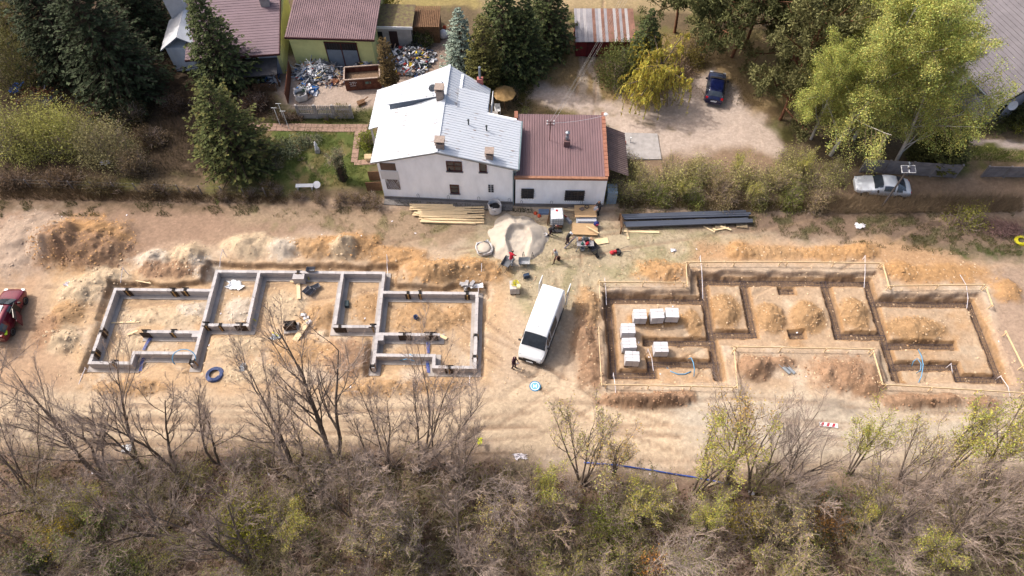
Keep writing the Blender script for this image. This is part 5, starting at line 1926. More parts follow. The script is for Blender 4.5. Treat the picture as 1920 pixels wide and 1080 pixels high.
p1 = person('person in a dark maroon hooded top and plum trousers holding a controller before the van', G(963, 690), 1.0, stand(.08, 'front', .06), m_maroon, m_mar2, m_shoe, hood=True)
o = MB().box((0, 0, 0), (.19, .1, .04)).bar((-.07, .04, .02), (-.09, .12, .05), .012).bar((.07, .04, .02), (.09, .12, .05), .012).build('remote_controller', m_wht, loc=(p1.location.x + .27, p1.location.y - .2, p1.location.z + 1.12), rz=1.0)
tag(o, 'pale remote controller in the hands of the hooded person', 'controller')
p2 = person('person in red and black top bending over the wheelbarrow at the sand pile', G(958, 497), 2.6, stand(.35, 'reach', .08), m_redc, m_wht, m_shoe)
p3 = person('person in a pale shirt walking away from the sand with a bucket', G(1042, 489), -.9, stand(.25, 'down', .3), m_gryc, m_brnc, m_shoe, sleeve=False)
p4 = person('person in a white cap and dark vest standing by the plywood stacks', G(1063, 457), 1.0, stand(.3, 'front', .05), m_blk, m_mar2, m_shoe, hat=m_wht, sleeve=False)
p5 = person('person in black standing at the annex corner beside the plywood', G(1122, 402), -1.2, stand(.12, 'reach', .05), m_blk, m_blk, m_shoe, sleeve=False)
p6 = person('person in dark clothes crouching at the right foot of the sand pile', G(1030, 441), 1.4, stand(.7, 'reach', .08, .12), m_blk, m_mar2, m_shoe)


def bucket(u, v, r, h, mat, label, z=0.0, name='bucket'):
    p = G(u, v, z)
    t = MB().lathe([(r * .78, 0), (r, h), (r * .93, h), (r * .72, .03)], 14)
    t.tube([(r * math.cos(q), 0, h + r * .8 * math.sin(q)) for q in np.linspace(0, math.pi, 8)], .008, 4)
    return tag(t.build(name, mat, loc=p, smooth=True), label, 'bucket')


bucket(1047, 488, .16, .3, m_brnc, 'brown bucket carried by the walking person', .1)
bucket(1022, 443, .17, .28, m_wht, 'white bucket at the right foot of the sand pile')
bucket(780, 597, .18, .32, M('plastic_blue_grey', C(90, 104, 140), var=.1), 'blue grey bucket on the heap in the right wing of the blocks')
bucket(1053, 420, .17, .28, m_wht, 'white bucket right of the liquid tank')


# ------------------------------------------------------------------ vehicles
m_tyre = M('rubber_black', (.018, .018, .019), rough=.9)
m_rim = M('rim_silver', C(178, 182, 188), rough=.35, metal=.7, var=.05)
m_glass = M('car_glass', (.03, .038, .05), rough=.05, spec=.9, var=.2)
m_trim = M('car_trim_black', (.02, .02, .022), rough=.6)
m_lamp = M('lamp_clear', C(226, 230, 236, .8), rough=.15, spec=.8, var=.03)
m_lred = M('lamp_red', C(190, 16, 28), rough=.2, spec=.7, var=.05)
m_plate = M('plate_white', C(236, 238, 240, .8), rough=.5, var=.02)


def vehicle(name, label, cat, loc, rz, ST, paint, wheels, wr=.32, glass_spans=(), screens=(), hw=.88, mirror_x=None, z_mirror=.95, tailw=None):
    """ST stations front(-)->rear(+) along local x: (x, half width, z bottom, z belt, z roof, half width roof). Front faces -x."""
    t = thing(name, label, cat, loc, rz)
    ring, n = [], 0
    for (x, w_, zb, zl, zr, wr_) in ST:
        h_ = [(w_ * .86, zb), (w_ * .97, zb + .1), (w_, zb + (zl - zb) * .5), (w_ * .975, zl), (w_ * .975 + (wr_ - w_ * .975) * .5, zl + (zr - zl) * .55), (wr_, zr - .05), (wr_ * .9, zr - .005), (wr_ * .5, zr + .015)]
        pts_ = [(x, y, z) for y, z in h_] + [(x, 0, zr + .02)] + [(x, -y, z) for y, z in h_[::-1]]
        ring.append(pts_)
    k = len(ring[0])
    mb = MB()
    vs = [p for r in ring for p in r]
    fs = []
    for i in range(len(ring) - 1):
        for j in range(k - 1):
            fs.append((i * k + j, i * k + j + 1, (i + 1) * k + j + 1, (i + 1) * k + j))
        fs.append((i * k + k - 1, i * k, (i + 1) * k, (i + 1) * k + k - 1))
    fs.append(tuple(range(k)))
    fs.append(tuple((len(ring) - 1) * k + j for j in range(k))[::-1])
    mb.add(vs, fs)
    body = mb.build('body', paint, t, smooth=True, bevel=.0)
    es = body.modifiers.new('sub', 'SUBSURF')
    es.levels = es.render_levels = 1
    me_ = body.modifiers.new('edge', 'EDGE_SPLIT')
    me_.split_angle = math.radians(50)

    def gquad(i, j0, j1, nm, sh=.9, off=.014, i1=None):
        i1 = i1 or i + 1
        q = [Vector(ring[i][j0]), Vector(ring[i][j1]), Vector(ring[i1][j1]), Vector(ring[i1][j0])]
        c0 = sum(q, Vector()) / 4
        nn = (q[1] - q[0]).cross(q[3] - q[0]).normalized()
        if nn.dot(c0 - Vector((c0.x, 0, .7))) < 0:
            nn = -nn
        g = MB()
        o_ = [c0 + (p - c0) * sh + nn * off for p in q]
        g.add(o_ + [p - nn * .03 for p in o_], [(0, 1, 2, 3), (0, 4, 5, 1), (1, 5, 6, 2), (2, 6, 7, 3), (3, 7, 4, 0)])
        return g.build(nm, m_glass, t)
    def gstrip(i, i1, js, nm, sx, off):
        # glass that follows the body surface over several stations, shrunk inside its outline by sx
        cx = (ring[i][0][0] + ring[i1][0][0]) / 2
        rows = []
        for a in range(i, i1 + 1):
            rows.append([Vector(ring[a][j]) for j in js])
        allp = [p for r in rows for p in r]
        c0 = sum(allp, Vector()) / len(allp)
        g, m_ = MB(), len(js)
        vs_ = []
        for r in rows:
            for p in r:
                d_ = Vector((p.x - c0.x, 0, p.z - c0.z)) if abs(c0.y) > .3 else Vector((p.x - c0.x, p.y, p.z - c0.z))
                q = c0 + d_ * sx + (Vector((0, p.y - c0.y, 0)) if abs(c0.y) > .3 else Vector((0, 0, 0)))
                o_ = Vector((0, 1 if c0.y > 0 else -1, .25)) if abs(c0.y) > .3 else Vector((-1 if c0.x < 0 else 1, 0, 1))
                vs_.append(q + o_.normalized() * off)
        fs_ = [(a * m_ + b, (a + 1) * m_ + b, (a + 1) * m_ + b + 1, a * m_ + b + 1) for a in range(len(rows) - 1) for b in range(m_ - 1)]
        g.add(vs_, fs_)
        return g.build(nm, m_glass, t)
    for (i, i1) in glass_spans:
        gstrip(i, i1, (3, 4, 5), 'side_window', .84, .03)
        gstrip(i, i1, (k - 4, k - 5, k - 6), 'side_window', .84, .03)
    for (i, i1, nm) in screens:
        gstrip(i, i1, (4, 5, 7, 8, k - 8, k - 6, k - 5), nm, .95, .05)
    for (x, y) in wheels:
        for s_ in (-1, 1):
            Rw = Matrix.Rotation(math.pi / 2 * s_, 3, 'X')
            w_ = MB().lathe([(wr * .6, -.1), (wr * .97, -.1), (wr, -.06), (wr, .06), (wr * .97, .1), (wr * .62, .1)], 18, (x, s_ * y, wr), R=Rw).build('wheel', m_tyre, t)
            rm = MB().lathe([(.03, .085), (wr * .3, .1), (wr * .6, .09), (wr * .62, .105), (wr * .66, .1), (wr * .66, .0)], 12, (x, s_ * y, wr), R=Matrix.Rotation(-math.pi / 2 * s_, 3, 'X')).build('rim', m_rim, w_)
            MB().lathe([(wr * 1.02, -.05), (wr * 1.14, -.05), (wr * 1.14, .05), (wr * 1.02, .06)], 18, (x, s_ * (y + .0), wr + .02), R=Rw).build('arch', m_trim, w_)
    if mirror_x is not None:
        for s_ in (-1, 1):
            MB().box((mirror_x, s_ * (hw + .1), z_mirror), (.1, .2, .15)).build('mirror', m_trim, t)
    return t


def vpart(t, name, c, d, mat, rz=0.0):
    return MB().box(c, d, rz).build(name, mat, t)


m_pw = M('paint_white', C(238, 240, 242, .74), rough=.3, var=.03, coat=.5)
# van
fr_, re_ = P(994, 675, .45), P(1037, 541, 2.45)
van_rz = math.atan2(re_.y - fr_.y, re_.x - fr_.x)
vc = Vector(((fr_.x + re_.x) / 2, (fr_.y + re_.y) / 2, 0))
vc.z = gz(vc.x, vc.y)
VS = [(-2.72, .78, .38, .72, .80, .60), (-2.62, .92, .3, .82, .95, .72), (-2.42, .98, .26, 1.0, 1.08, .80), (-2.16, 1.01, .25, 1.12, 1.22, .88), (-2.0, 1.02, .25, 1.2, 1.36, .9), (-1.68, 1.025, .25, 1.32, 1.9, .87), (-1.36, 1.025, .25, 1.35, 2.36, .84), (-.95, 1.025, .25, 1.38, 2.52, .85), (.6, 1.025, .25, 1.4, 2.53, .86), (1.6, 1.025, .25, 1.4, 2.53, .86), (2.55, 1.02, .25, 1.4, 2.52, .86), (2.7, 1.0, .28, 1.4, 2.48, .85)]
van = vehicle('delivery_van', 'white delivery van with rear doors open between the two plots', 'van', vc, van_rz, VS, m_pw, [(-1.75, .93), (1.6, .93)], .35, [(5, 6), (6, 7), (7, 8)], [(4, 6, 'windscreen')], 1.0, -1.75, 1.4)
vpart(van, 'front_bumper', (-2.62, 0, .42), (.25, 1.7, .34), m_trim)
vpart(van, 'side_strip', (.2, 1.03, .55), (4.2, .04, .22), m_trim)
vpart(van, 'side_strip', (.2, -1.03, .55), (4.2, .04, .22), m_trim)
vpart(van, 'number_plate', (-2.76, 0, .42), (.03, .52, .12), m_plate)
for s_ in (-1, 1):
    vpart(van, 'headlight', (-2.42, s_ * .76, .9), (.3, .2, .2), m_lamp)
    d_ = MB().box((3.05, s_ * 1.1, 1.45), (.82, .06, 1.95)).build('rear_door', m_pw, van)
    MB().box((3.05, s_ * 1.14, 1.9), (.5, .03, .5)).build('rear_window', m_glass, d_)
vpart(van, 'load_bay', (2.715, 0, 1.35), (.02, 1.7, 1.9), m_dark)
for x in (-.2, .75, 1.7):
    vpart(van, 'roof_rib', (x, 0, 2.555), (.05, 1.3, .02), m_pw)
for s_ in (-1, 1):
    for x in (-1.0, .1, 1.2):
        vpart(van, 'door_seam', (x, s_ * 1.028, 1.0), (.018, .012, 1.3), m_trim)
vpart(van, 'grille', (-2.7, 0, .66), (.06, 1.0, .16), m_trim)
MB().bar((-.9, 0, 2.5), (-.82, 0, 2.72), .02).build('aerial', m_trim, van)
# silver saloon
SE = [(-2.25, .62, .32, .58, .62, .5), (-2.15, .78, .25, .66, .72, .62), (-1.8, .85, .2, .74, .82, .7), (-1.1, .88, .2, .84, .92, .74), (-.85, .88, .2, .88, 1.02, .7), (-.2, .885, .2, .9, 1.38, .62), (.2, .885, .2, .9, 1.43, .62), (.85, .885, .2, .9, 1.4, .62), (1.45, .88, .22, .92, 1.12, .68), (1.7, .87, .24, .92, 1.0, .72), (2.1, .84, .28, .88, .96, .68), (2.22, .76, .34, .8, .86, .6)]
m_sil = M('paint_silver', C(222, 226, 232, .78), rough=.3, metal=.1, var=.04, coat=.5)
a_, b_ = P(1609, 346, .45), P(1697, 354, .45)
c0 = (a_ + b_) / 2
c0.z = gz(c0.x, c0.y)
sc_ = vehicle('silver_car', 'silver saloon car parked on the track under the birches', 'car', c0, math.atan2(b_.y - a_.y, b_.x - a_.x), SE, m_sil, [(-1.4, .78), (1.3, .78)], .32, [(5, 7), (7, 8)], [(4, 5, 'windscreen'), (7, 9, 'rear_window')], .88, -.6, .95)
for s_ in (-1, 1):
    vpart(sc_, 'headlight', (-2.12, s_ * .62, .64), (.2, .26, .12), m_lamp)
    vpart(sc_, 'tail_light', (2.17, s_ * .62, .8), (.1, .26, .14), m_lred)
vpart(sc_, 'rear_bumper', (2.2, 0, .48), (.12, 1.45, .16), m_sil)
vpart(sc_, 'number_plate', (2.25, 0, .72), (.03, .5, .11), m_plate)
# dark blue hatchback, tail to the camera
HB = [(-2.0, .6, .32, .58, .62, .5), (-1.9, .78, .25, .68, .74, .62), (-1.55, .85, .2, .78, .88, .7), (-1.0, .87, .2, .88, .98, .72), (-.75, .87, .2, .9, 1.06, .7), (-.15, .875, .2, .92, 1.4, .62), (.3, .875, .2, .93, 1.46, .62), (1.0, .875, .2, .94, 1.44, .62), (1.45, .87, .22, .96, 1.36, .6), (1.8, .86, .25, .96, 1.04, .66), (1.97, .82, .3, .9, .96, .62), (2.05, .76, .36, .8, .84, .58)]
a_, b_ = P(1345, 143, .6), P(1338, 186, .5)
c0 = (a_ + b_) / 2
c0.z = gz(c0.x, c0.y)
hb_ = vehicle('blue_car', 'dark blue hatchback parked in the sandy yard, tail to the camera', 'car', c0, math.atan2(b_.y - a_.y, b_.x - a_.x), HB, M('paint_dark_blue', (.006, .010, .05), rough=.25, metal=.2, var=.1, coat=.6), [(-1.25, .76), (1.25, .76)], .31, [(5, 7), (7, 8)], [(4, 5, 'windscreen'), (8, 9, 'rear_window')], .87, -.5, 1.0)
for s_ in (-1, 1):
    vpart(hb_, 'tail_light', (1.93, s_ * .68, .88), (.18, .2, .2), m_lred)
    vpart(hb_, 'headlight', (-1.88, s_ * .6, .66), (.2, .28, .12), m_lamp)
vpart(hb_, 'number_plate', (2.06, 0, .66), (.04, .52, .12), m_plate)
vpart(hb_, 'rear_bumper', (2.03, 0, .45), (.12, 1.45, .14), MATS['paint_dark_blue'])
# maroon estate at the left edge, front away from the camera
ES = [(-2.2, .62, .32, .6, .64, .5), (-2.1, .8, .25, .7, .76, .64), (-1.75, .86, .2, .8, .9, .72), (-1.25, .88, .2, .9, 1.0, .74), (-1.0, .88, .2, .94, 1.1, .72), (-.3, .885, .2, .96, 1.5, .64), (.3, .885, .2, .97, 1.56, .64), (1.2, .885, .2, .98, 1.56, .64), (1.9, .88, .22, .98, 1.52, .62), (2.12, .86, .25, .96, 1.1, .66), (2.22, .8, .32, .84, .92, .6)]
m_mrn = M('paint_maroon', (.13, .008, .022), rough=.25, metal=.25, var=.08, coat=.6)
a_, b_ = P(30, 549, .5), P(-6, 634, .5)
c0 = (a_ + b_) / 2 + Vector((.0, 0, 0))
c0.z = gz(c0.x, c0.y)
rc = vehicle('maroon_car', 'maroon estate car with open door cut by the left edge', 'car', c0, math.atan2(b_.y - a_.y, b_.x - a_.x), ES, m_mrn, [(-1.35, .78), (1.35, .78)], .31, [(5, 6), (7, 8)], [(4, 5, 'windscreen'), (8, 9, 'rear_window')], .88, -.75, 1.0)
vpart(rc, 'sunroof', (.2, 0, 1.585), (.8, .7, .02), M('glass_tinted_pale', C(170, 180, 190), rough=.1, var=.1))
d_ = MB().box((.35, 1.15, .62), (1.0, .07, .75), rz=.45).build('open_door', m_mrn, rc)
MB().box((.38, 1.16, 1.2), (.85, .05, .42), rz=.45).build('side_window', m_glass, d_)
MB().box((.33, 1.09, .65), (.8, .05, .55), rz=.45).build('door_lining', m_gryc, d_)
vpart(rc, 'open_cabin', (-.1, .885, .9), (.9, .02, .95), m_dark)
for s_ in (-1, 1):
    vpart(rc, 'headlight', (-2.06, s_ * .64, .68), (.2, .26, .14), m_lamp)
    vpart(rc, 'tail_light', (2.1, s_ * .72, .95), (.12, .18, .3), m_lred)
tg_ = MB().box((2.35, 0, 1.75), (.75, 1.35, .06), R=Matrix.Rotation(-.2, 3, 'Y')).build('tailgate', m_mrn, rc)
o = MB().box((0, 0, 0), (.3, .4, .08), taper=.8).box((.05, .3, .02), (.18, .2, .06)).build('safety_vest', M('hi_vis_lime', C(190, 232, 60, .9), var=.1), loc=P(9, 624, .95), rz=.4)
tag(o, 'lime safety vest lying in the back of the maroon car', 'vest')

# skip container
a_, b_ = G(650, 170), G(712, 166)
t = thing('skip_container', 'rusty red open skip on the scrap yard', 'skip', a_, math.atan2(b_.y - a_.y, b_.x - a_.x))
m_skip = M('steel_red_rust', C(106, 52, 44), rough=.85, var=.35, scale=3, col2=C(132, 86, 66))
L_, D_, H_ = 3.3, 1.75, 1.25
MB().box((L_ / 2, 0, H_ / 2), (L_, .08, H_)).build('side_wall', m_skip, t)
MB().box((L_ / 2, D_, H_ / 2), (L_, .08, H_)).build('side_wall', m_skip, t)
MB().box((.04, D_ / 2, H_ / 2), (.08, D_ - .09, H_)).build('end_wall', m_skip, t)
MB().box((L_ - .04, D_ / 2, H_ / 2), (.08, D_ - .09, H_)).build('end_wall', m_skip, t)
MB().box((L_ / 2, D_ / 2, .35), (L_ - .17, D_ - .09, .6)).build('fill', M('rubble_brown', C(142, 116, 92), var=.3, scale=6, bump=.6), t)
m_rimr = M('steel_rim_pale', C(190, 168, 152), var=.25, rough=.8)
rm_ = MB()
for q in (((0, 0), (L_, 0)), ((0, D_), (L_, D_)), ((.0, .06), (.0, D_ - .06)), ((L_, .06), (L_, D_ - .06))):
    rm_.bar((*q[0], H_ + .03), (*q[1], H_ + .03), .12, .09)
rm_.build('rim', m_rimr, t)
for i in range(5):
    MB().box((.4 + i * .62, -.07, H_ / 2 - .05), (.07, .07, H_ - .15)).build('rib', m_skip, t)


def text_mesh(txt, size, mat, parent, loc, rot, name='lettering'):
    cu = bpy.data.curves.new('lettering', 'FONT')
    cu.body = txt
    cu.size = size
    cu.extrude = .004
    cu.align_x = 'CENTER'
    cu.align_y = 'CENTER'
    tmp = bpy.data.objects.new('tmp_text', cu)
    COL.objects.link(tmp)
    me = bpy.data.meshes.new_from_object(tmp.evaluated_get(bpy.context.evaluated_depsgraph_get()))
    bpy.data.objects.remove(tmp)
    me.materials.clear()
    me.materials.append(mat)
    o_ = obj(name, me, parent)
    o_.location = loc
    o_.rotation_euler = rot
    return o_


text_mesh('GTP', .42, m_plate, t, (.72, -.048, .85), (math.pi / 2, 0, 0))
MB().box((.72, -.045, .56), (.5, .008, .04)).build('painted_line', m_plate, t)
MB().box((2.15, -.045, .8), (.5, .008, .26)).build('painted_patch', M('paint_teal_worn', C(110, 140, 128), var=.3, scale=6), t)

# landing pad
p = G(1003, 725, .1)
t = thing('landing_pad', 'round blue landing pad with a white H on the sand', 'landing pad', p)
MB().lathe([(.4, -.012), (.4, .012), (.0, .013)], 40).build('disc', M('pad_blue', C(40, 140, 190), rough=.6, var=.05), t)
mb = MB()
for i in range(40):
    q0, q1 = 6.2832 * i / 40, 6.2832 * (i + 1) / 40
    mb.add([(r_ * math.cos(q), r_ * math.sin(q), .017) for q, r_ in ((q0, .33), (q1, .33), (q1, .27), (q0, .27))], [(0, 3, 2, 1)])
mb.build('white_ring', m_plate, t)
MB().lathe([(.262, .0), (.262, .0165), (.0, .0168)], 32).build('inner_disc', M('pad_light_blue', C(120, 200, 224), rough=.6, var=.05), t)
mb = MB()
mb.box((-.09, 0, .019), (.06, .26, .004)).box((.09, 0, .019), (.06, .26, .004)).box((0, 0, .0185), (.12, .06, .003))
mb.build('letter_h', m_plate, t)
# barrier board
p = G(1552, 797, .06)
t = thing('barrier_board', 'red and white striped barrier board lying on the haul road', 'barrier', p, -.12)
MB().box((0, 0, 0), (1.2, .3, .04)).build('board', m_plate, t)
for i in range(3):
    x = -.38 + i * .38
    MB().add([(x - .15, -.13, .024), (x + .03, -.13, .024), (x + .15, .13, .024), (x - .03, .13, .024)], [(0, 1, 2, 3)]).build('red_stripe', M('paint_red', C(200, 60, 80), var=.06), t)
MB().box((.62, 0, -.01), (.1, .34, .03)).build('foot', m_plate, t)


# ------------------------------------------------------------------ site equipment by the annex
def big_bag(u, v, r, h, label, flat=False):
    p = G(u, v)
    t = thing('big_bag', label, 'bag', p, .3)
    n, k = 20, 7
    mb = MB()
    prof = [(.86, 0), (1.0, .12), (1.03, .4), (1.0, .75), (1.08, 1.0), (.98, 1.0), (.9, .55)]
    rs = np.random.RandomState(int(u))
    vs, fs = [], []
    for i, (rr, z) in enumerate(prof):
        for j in range(n):
            q = 6.283 * j / n
            sq = 1 / max(abs(math.cos(q)), abs(math.sin(q))) ** .55
            w_ = 1 + .05 * rs.randn()
            vs.append((r * rr * sq * math.cos(q) * w_, r * rr * sq * math.sin(q) * w_, h * z + (.05 * rs.randn() if i in (4, 5) else 0)))
    for i in range(len(prof) - 1):
        for j in range(n):
            fs.append((i * n + j, i * n + (j + 1) % n, (i + 1) * n + (j + 1) % n, (i + 1) * n + j))
    mb.add(vs, fs)
    mb.build('sack', M('fabric_white_woven', C(218, 214, 212, .8), rough=.8, var=.1, scale=5, bump=.3), t, smooth=True)
    MB().lathe([(r * 1.0, h * (.9 if flat else .55)), (r * .6, h * (1.1 if flat else .72)), (.01, h * (1.25 if flat else .78))], 16).build('fill', m_sand if flat else m_dark, t, smooth=True)
    for q in (.8, 2.4, 3.9, 5.5):
        c, s_ = math.cos(q) * r * 1.15, math.sin(q) * r * 1.15
        MB().tube([(c * .95, s_ * .95, h), (c * 1.05, s_ * 1.05, h + .18), (c * .8, s_ * 1.1, h + .2), (c * .75, s_ * 1.0, h)], .018, 4).build('loop', m_wht, t)
    return t


big_bag(928, 396, .5, .95, 'tall white bulk bag standing at the wall of the white house')
big_bag(908, 470, .6, .45, 'low white bulk bag full of sand left of the sand pile', True)
bb_ = big_bag(566, 185, .55, .8, 'round white bulk bag in the scrap yard')

# liquid tank in a cage
p = G(1043, 416)
t = thing('liquid_tank', 'white liquid tank on a wooden pallet before the annex', 'tank', p, .03)
pallet(t, 1.05, 1.2, .0)
MB().box((0, 0, .68), (.98, 1.15, 1.0)).build('tank', M('plastic_white', C(236, 238, 240, .85), rough=.4, var=.03), t, bevel=.08)
cg = MB()
for i in range(6):
    x = -.5 + i * .2
    cg.bar((x, -.6, .2), (x, -.6, 1.2), .02)
for z in (.35, .6, .85, 1.1):
    cg.bar((-.52, -.605, z), (.52, -.605, z), .02)
    for s_ in (-1, 1):
        cg.bar((s_ * .515, -.6, z), (s_ * .515, .6, z), .02)
cg.build('cage', m_galv, t)
MB().lathe([(.1, 1.18), (.1, 1.22), (.0, 1.225)], 12, (0, .25, 0)).build('lid', M('cap_red', C(210, 60, 70), var=.05), t)
MB().box((.05, -.66, .26), (.14, .14, .14)).build('valve', MATS['cap_red'], t)
t = thing('wooden_crate', 'brown wooden frame leaning left of the liquid tank', 'crate', G(1028, 414), 0)
for i in range(4):
    MB().box((-.1 + .06 * i, -.5 + i * .3, .45), (.05, .1, .9)).build('slat', m_wooddk, t)
for z in (.2, .75):
    MB().bar((-.1, -.55, z), (.1, .45, z), .04, .08).build('rail', m_wooddk, t)
p = G(1043, 428)
t = thing('hand_cart', 'dark tray with wooden box before the liquid tank', 'cart', p)
MB().box((0, .1, .3), (.95, .5, .06)).build('shelf', m_wooddk, t)
MB().box((0, -.35, .12), (.85, .3, .08)).build('tray', m_iron, t)
for x in (-.42, .42):
    MB().box((x, .1, .14), (.06, .4, .28)).build('leg', m_wooddk, t)


def stack(name, label, u, v, w, d, layers, mat, rz=0, z0=0.0, th=.018, jit=.04, part='sheet'):
    t = thing(name, label, 'stack', G(u, v, z0), rz)
    for i in range(layers):
        MB().box((random.uniform(-jit, jit), random.uniform(-jit, jit), .02 + i * (th + .002)), (w + random.uniform(-jit, jit), d + random.uniform(-jit, jit), th), rz=random.uniform(-.03, .03)).build(part, mat, t)
    return t


m_ply = M('plywood', C(214, 178, 134), rough=.8, var=.12, scale=2, stretch=(1, 4, 1))
stack('plywood_stack', 'raised plywood table with a coil ring, upper stack at the annex', 1097, 403, 1.75, 1.2, 5, m_ply, 0, .45)
for i, (du, dv) in enumerate(((-14, -6), (14, -6), (-14, 8), (14, 8))):
    pass
stack('sheet_stack', 'pale grey insulation sheets between the two plywood stacks', 1099, 416, 1.6, .55, 6, M('foam_grey_white', C(206, 208, 214), var=.08), .02, .1, .05)
stack('plywood_stack', 'lower plywood stack with offcuts right of the standing person', 1096, 432, 2.05, 1.15, 6, m_ply, -.05, .1)
o = MB().tube([(.17 * math.cos(q), .17 * math.sin(q), 0) for q in np.linspace(0, 6.283, 20)[:-1]], .035, 6, close=True).build('cable_ring', m_iron, loc=G(1099, 396, .62), smooth=True)
tag(o, 'black ring of cable on the upper plywood stack', 'cable')
o = MB().box((0, 0, 0), (.35, .3, .05), rz=.5).build('folded_sheet', M('cloth_brown_grey', C(130, 116, 110), var=.15), loc=G(1090, 400, .62))
tag(o, 'grey brown folded sheet on the upper plywood stack', 'sheet')
o = MB().box((0, 0, .1), (.38, .34, .2), taper=.85).build('white_box', m_wht, loc=G(1116, 400, .58))
tag(o, 'white box on the right end of the upper plywood stack', 'box')
t = thing('backpack', 'blue and pink backpack on the right end of the lower plywood stack', 'bag', G(1117, 425, .28), .4)
MB().lathe([(.18, 0), (.24, .1), (.22, .25), (.1, .34), (.01, .36)], 12, sq=.75).build('bag', M('cloth_navy', C(54, 62, 130), var=.15), t, smooth=True)
MB().box((0, -.17, .15), (.22, .06, .18)).build('pocket', M('cloth_pink', C(196, 70, 110), var=.1), t)
for i, (u, v, lb) in enumerate(((1004, 400, 'orange helmet lying left at the back of the sand pile'), (1011, 405, 'orange helmet right of the other one behind the sand pile'))):
    o = MB().lathe([(.17, 0), (.15, .02), (.13, .1), (.07, .16), (.01, .17)], 14, sq=1.15).build('helmet', M('plastic_orange', C(226, 96, 60), rough=.4, var=.06), loc=G(u, v), smooth=True)
    tag(o, lb, 'helmet')
stack('sheet_stack', 'blue grey sheets behind the sand pile left of the liquid tank', 1020, 398, .9, .5, 3, M('sheet_blue_grey', C(120, 140, 170), var=.12), 0, 0, .03)
plank(1050, 397, 1078, 400, 'pale plank between the liquid tank and the plywood', .12, z=.4)
o = MB().box((0, 0, .1), (.3, .7, .2), taper=.7).build('tarpaulin', M('tarp_pale', C(198, 196, 200), var=.15, bump=.4), loc=G(1066, 414), rz=.6)
tag(o, 'pale crumpled sheet left of the plywood stacks', 'sheet')
plank(1057, 405, 1066, 412, 'red handled tool beside the crumpled sheet', .06, .06, .15, MATS['cap_red'], 'hand_tool')

# workbench with tools, saw and barrow
p = G(1096, 470)
t = thing('workbench', 'cluttered workbench on trestles before the plywood stacks', 'workbench', p)
MB().box((0, .3, .8), (1.35, .85, .05)).build('top', M('bench_grey', C(176, 172, 172), var=.15), t)
for x in (-.5, .5):
    for s_ in (-1, 1):
        MB().bar((x + s_ * .22, -.1, 0), (x, -.05, .78), .05).build('leg', m_galv, t)
        MB().bar((x + s_ * .22, .7, 0), (x, .65, .78), .05).build('leg', m_galv, t)
for i, (x, y, w_, d_, h_, c, nm, lb) in enumerate([(-.42, .5, .3, .3, .22, C(196, 148, 112), 'cardboard_box', 'brown box on the left of the workbench'), (.1, .42, .35, .3, .28, C(58, 62, 66), 'power_saw', 'black saw in the middle of the workbench'), (.15, .05, .3, .2, .2, C(190, 40, 56), 'tool_case', 'red tool case at the front of the workbench'), (-.25, .05, .22, .18, .16, C(40, 96, 88), 'drill', 'green drill at the front of the workbench'), (.52, .55, .28, .3, .12, C(206, 166, 130), 'cardboard_box', 'pale box on the right of the workbench'), (-.1, .65, .3, .16, .12, C(120, 124, 130), 'grinder', 'grey grinder at the back of the workbench')]):
    o = MB().box((0, 0, h_ / 2), (w_, d_, h_), taper=.85).box((w_ * .2, 0, h_ + .03), (w_ * .35, d_ * .3, .06)).build(nm, M('tool_%d' % i, c, rough=.5, var=.1), loc=(p.x + x, p.y + y, p.z + .826), rz=.3 * i)
    tag(o, lb, 'tool')
plank(1058, 467, 1079, 453, 'grey pipe leaning on the left side of the workbench', .09, .09, .1, M('pipe_grey', C(128, 122, 132), var=.1), 'grey_pipe', .75)
bucket(1092, 470, .2, .3, m_gryc, 'grey bucket hanging before the workbench', .1)


def wheelbarrow(u, v, rz, label, mat):
    t = thing('wheelbarrow', label, 'wheelbarrow', G(u, v), rz)
    mb = MB()
    vs = [(-.32, -.25, .42), (.32, -.25, .42), (.28, .3, .42), (-.28, .3, .42), (-.42, -.5, .72), (.42, -.5, .72), (.36, .45, .66), (-.36, .45, .66)]
    mb.add(vs, [(0, 3, 2, 1), (0, 1, 5, 4), (1, 2, 6, 5), (2, 3, 7, 6), (3, 0, 4, 7)])
    mb.add([(x * .96, y * .96, z + .02) for x, y, z in vs], [(0, 1, 2, 3), (0, 4, 5, 1), (1, 5, 6, 2), (2, 6, 7, 3), (3, 7, 4, 0)])
    mb.build('tray', mat, t)
    MB().lathe([(.1, -.05), (.2, -.05), (.2, .05), (.1, .05)], 16, (0, -.72, .2), R=Matrix.Rotation(math.pi / 2, 3, 'Y')).build('wheel', m_tyre, t)
    for s_ in (-1, 1):
        MB().tube([(s_ * .06, -.72, .2), (s_ * .25, -.3, .4), (s_ * .3, .5, .55), (s_ * .32, .95, .62)], .022, 6).build('handle', m_iron, t)
        MB().tube([(s_ * .28, .2, .42), (s_ * .26, .3, .02)], .02, 6).build('leg', m_iron, t)
    return t


wheelbarrow(951, 500, 2.6, 'grey wheelbarrow loaded by the person in red', M('barrow_grey', C(128, 130, 134), rough=.5, var=.12, metal=.3))
wheelbarrow(1110, 470, .5, 'black wheelbarrow tipped against the workbench', M('barrow_black', (.03, .03, .035), rough=.5, var=.2))
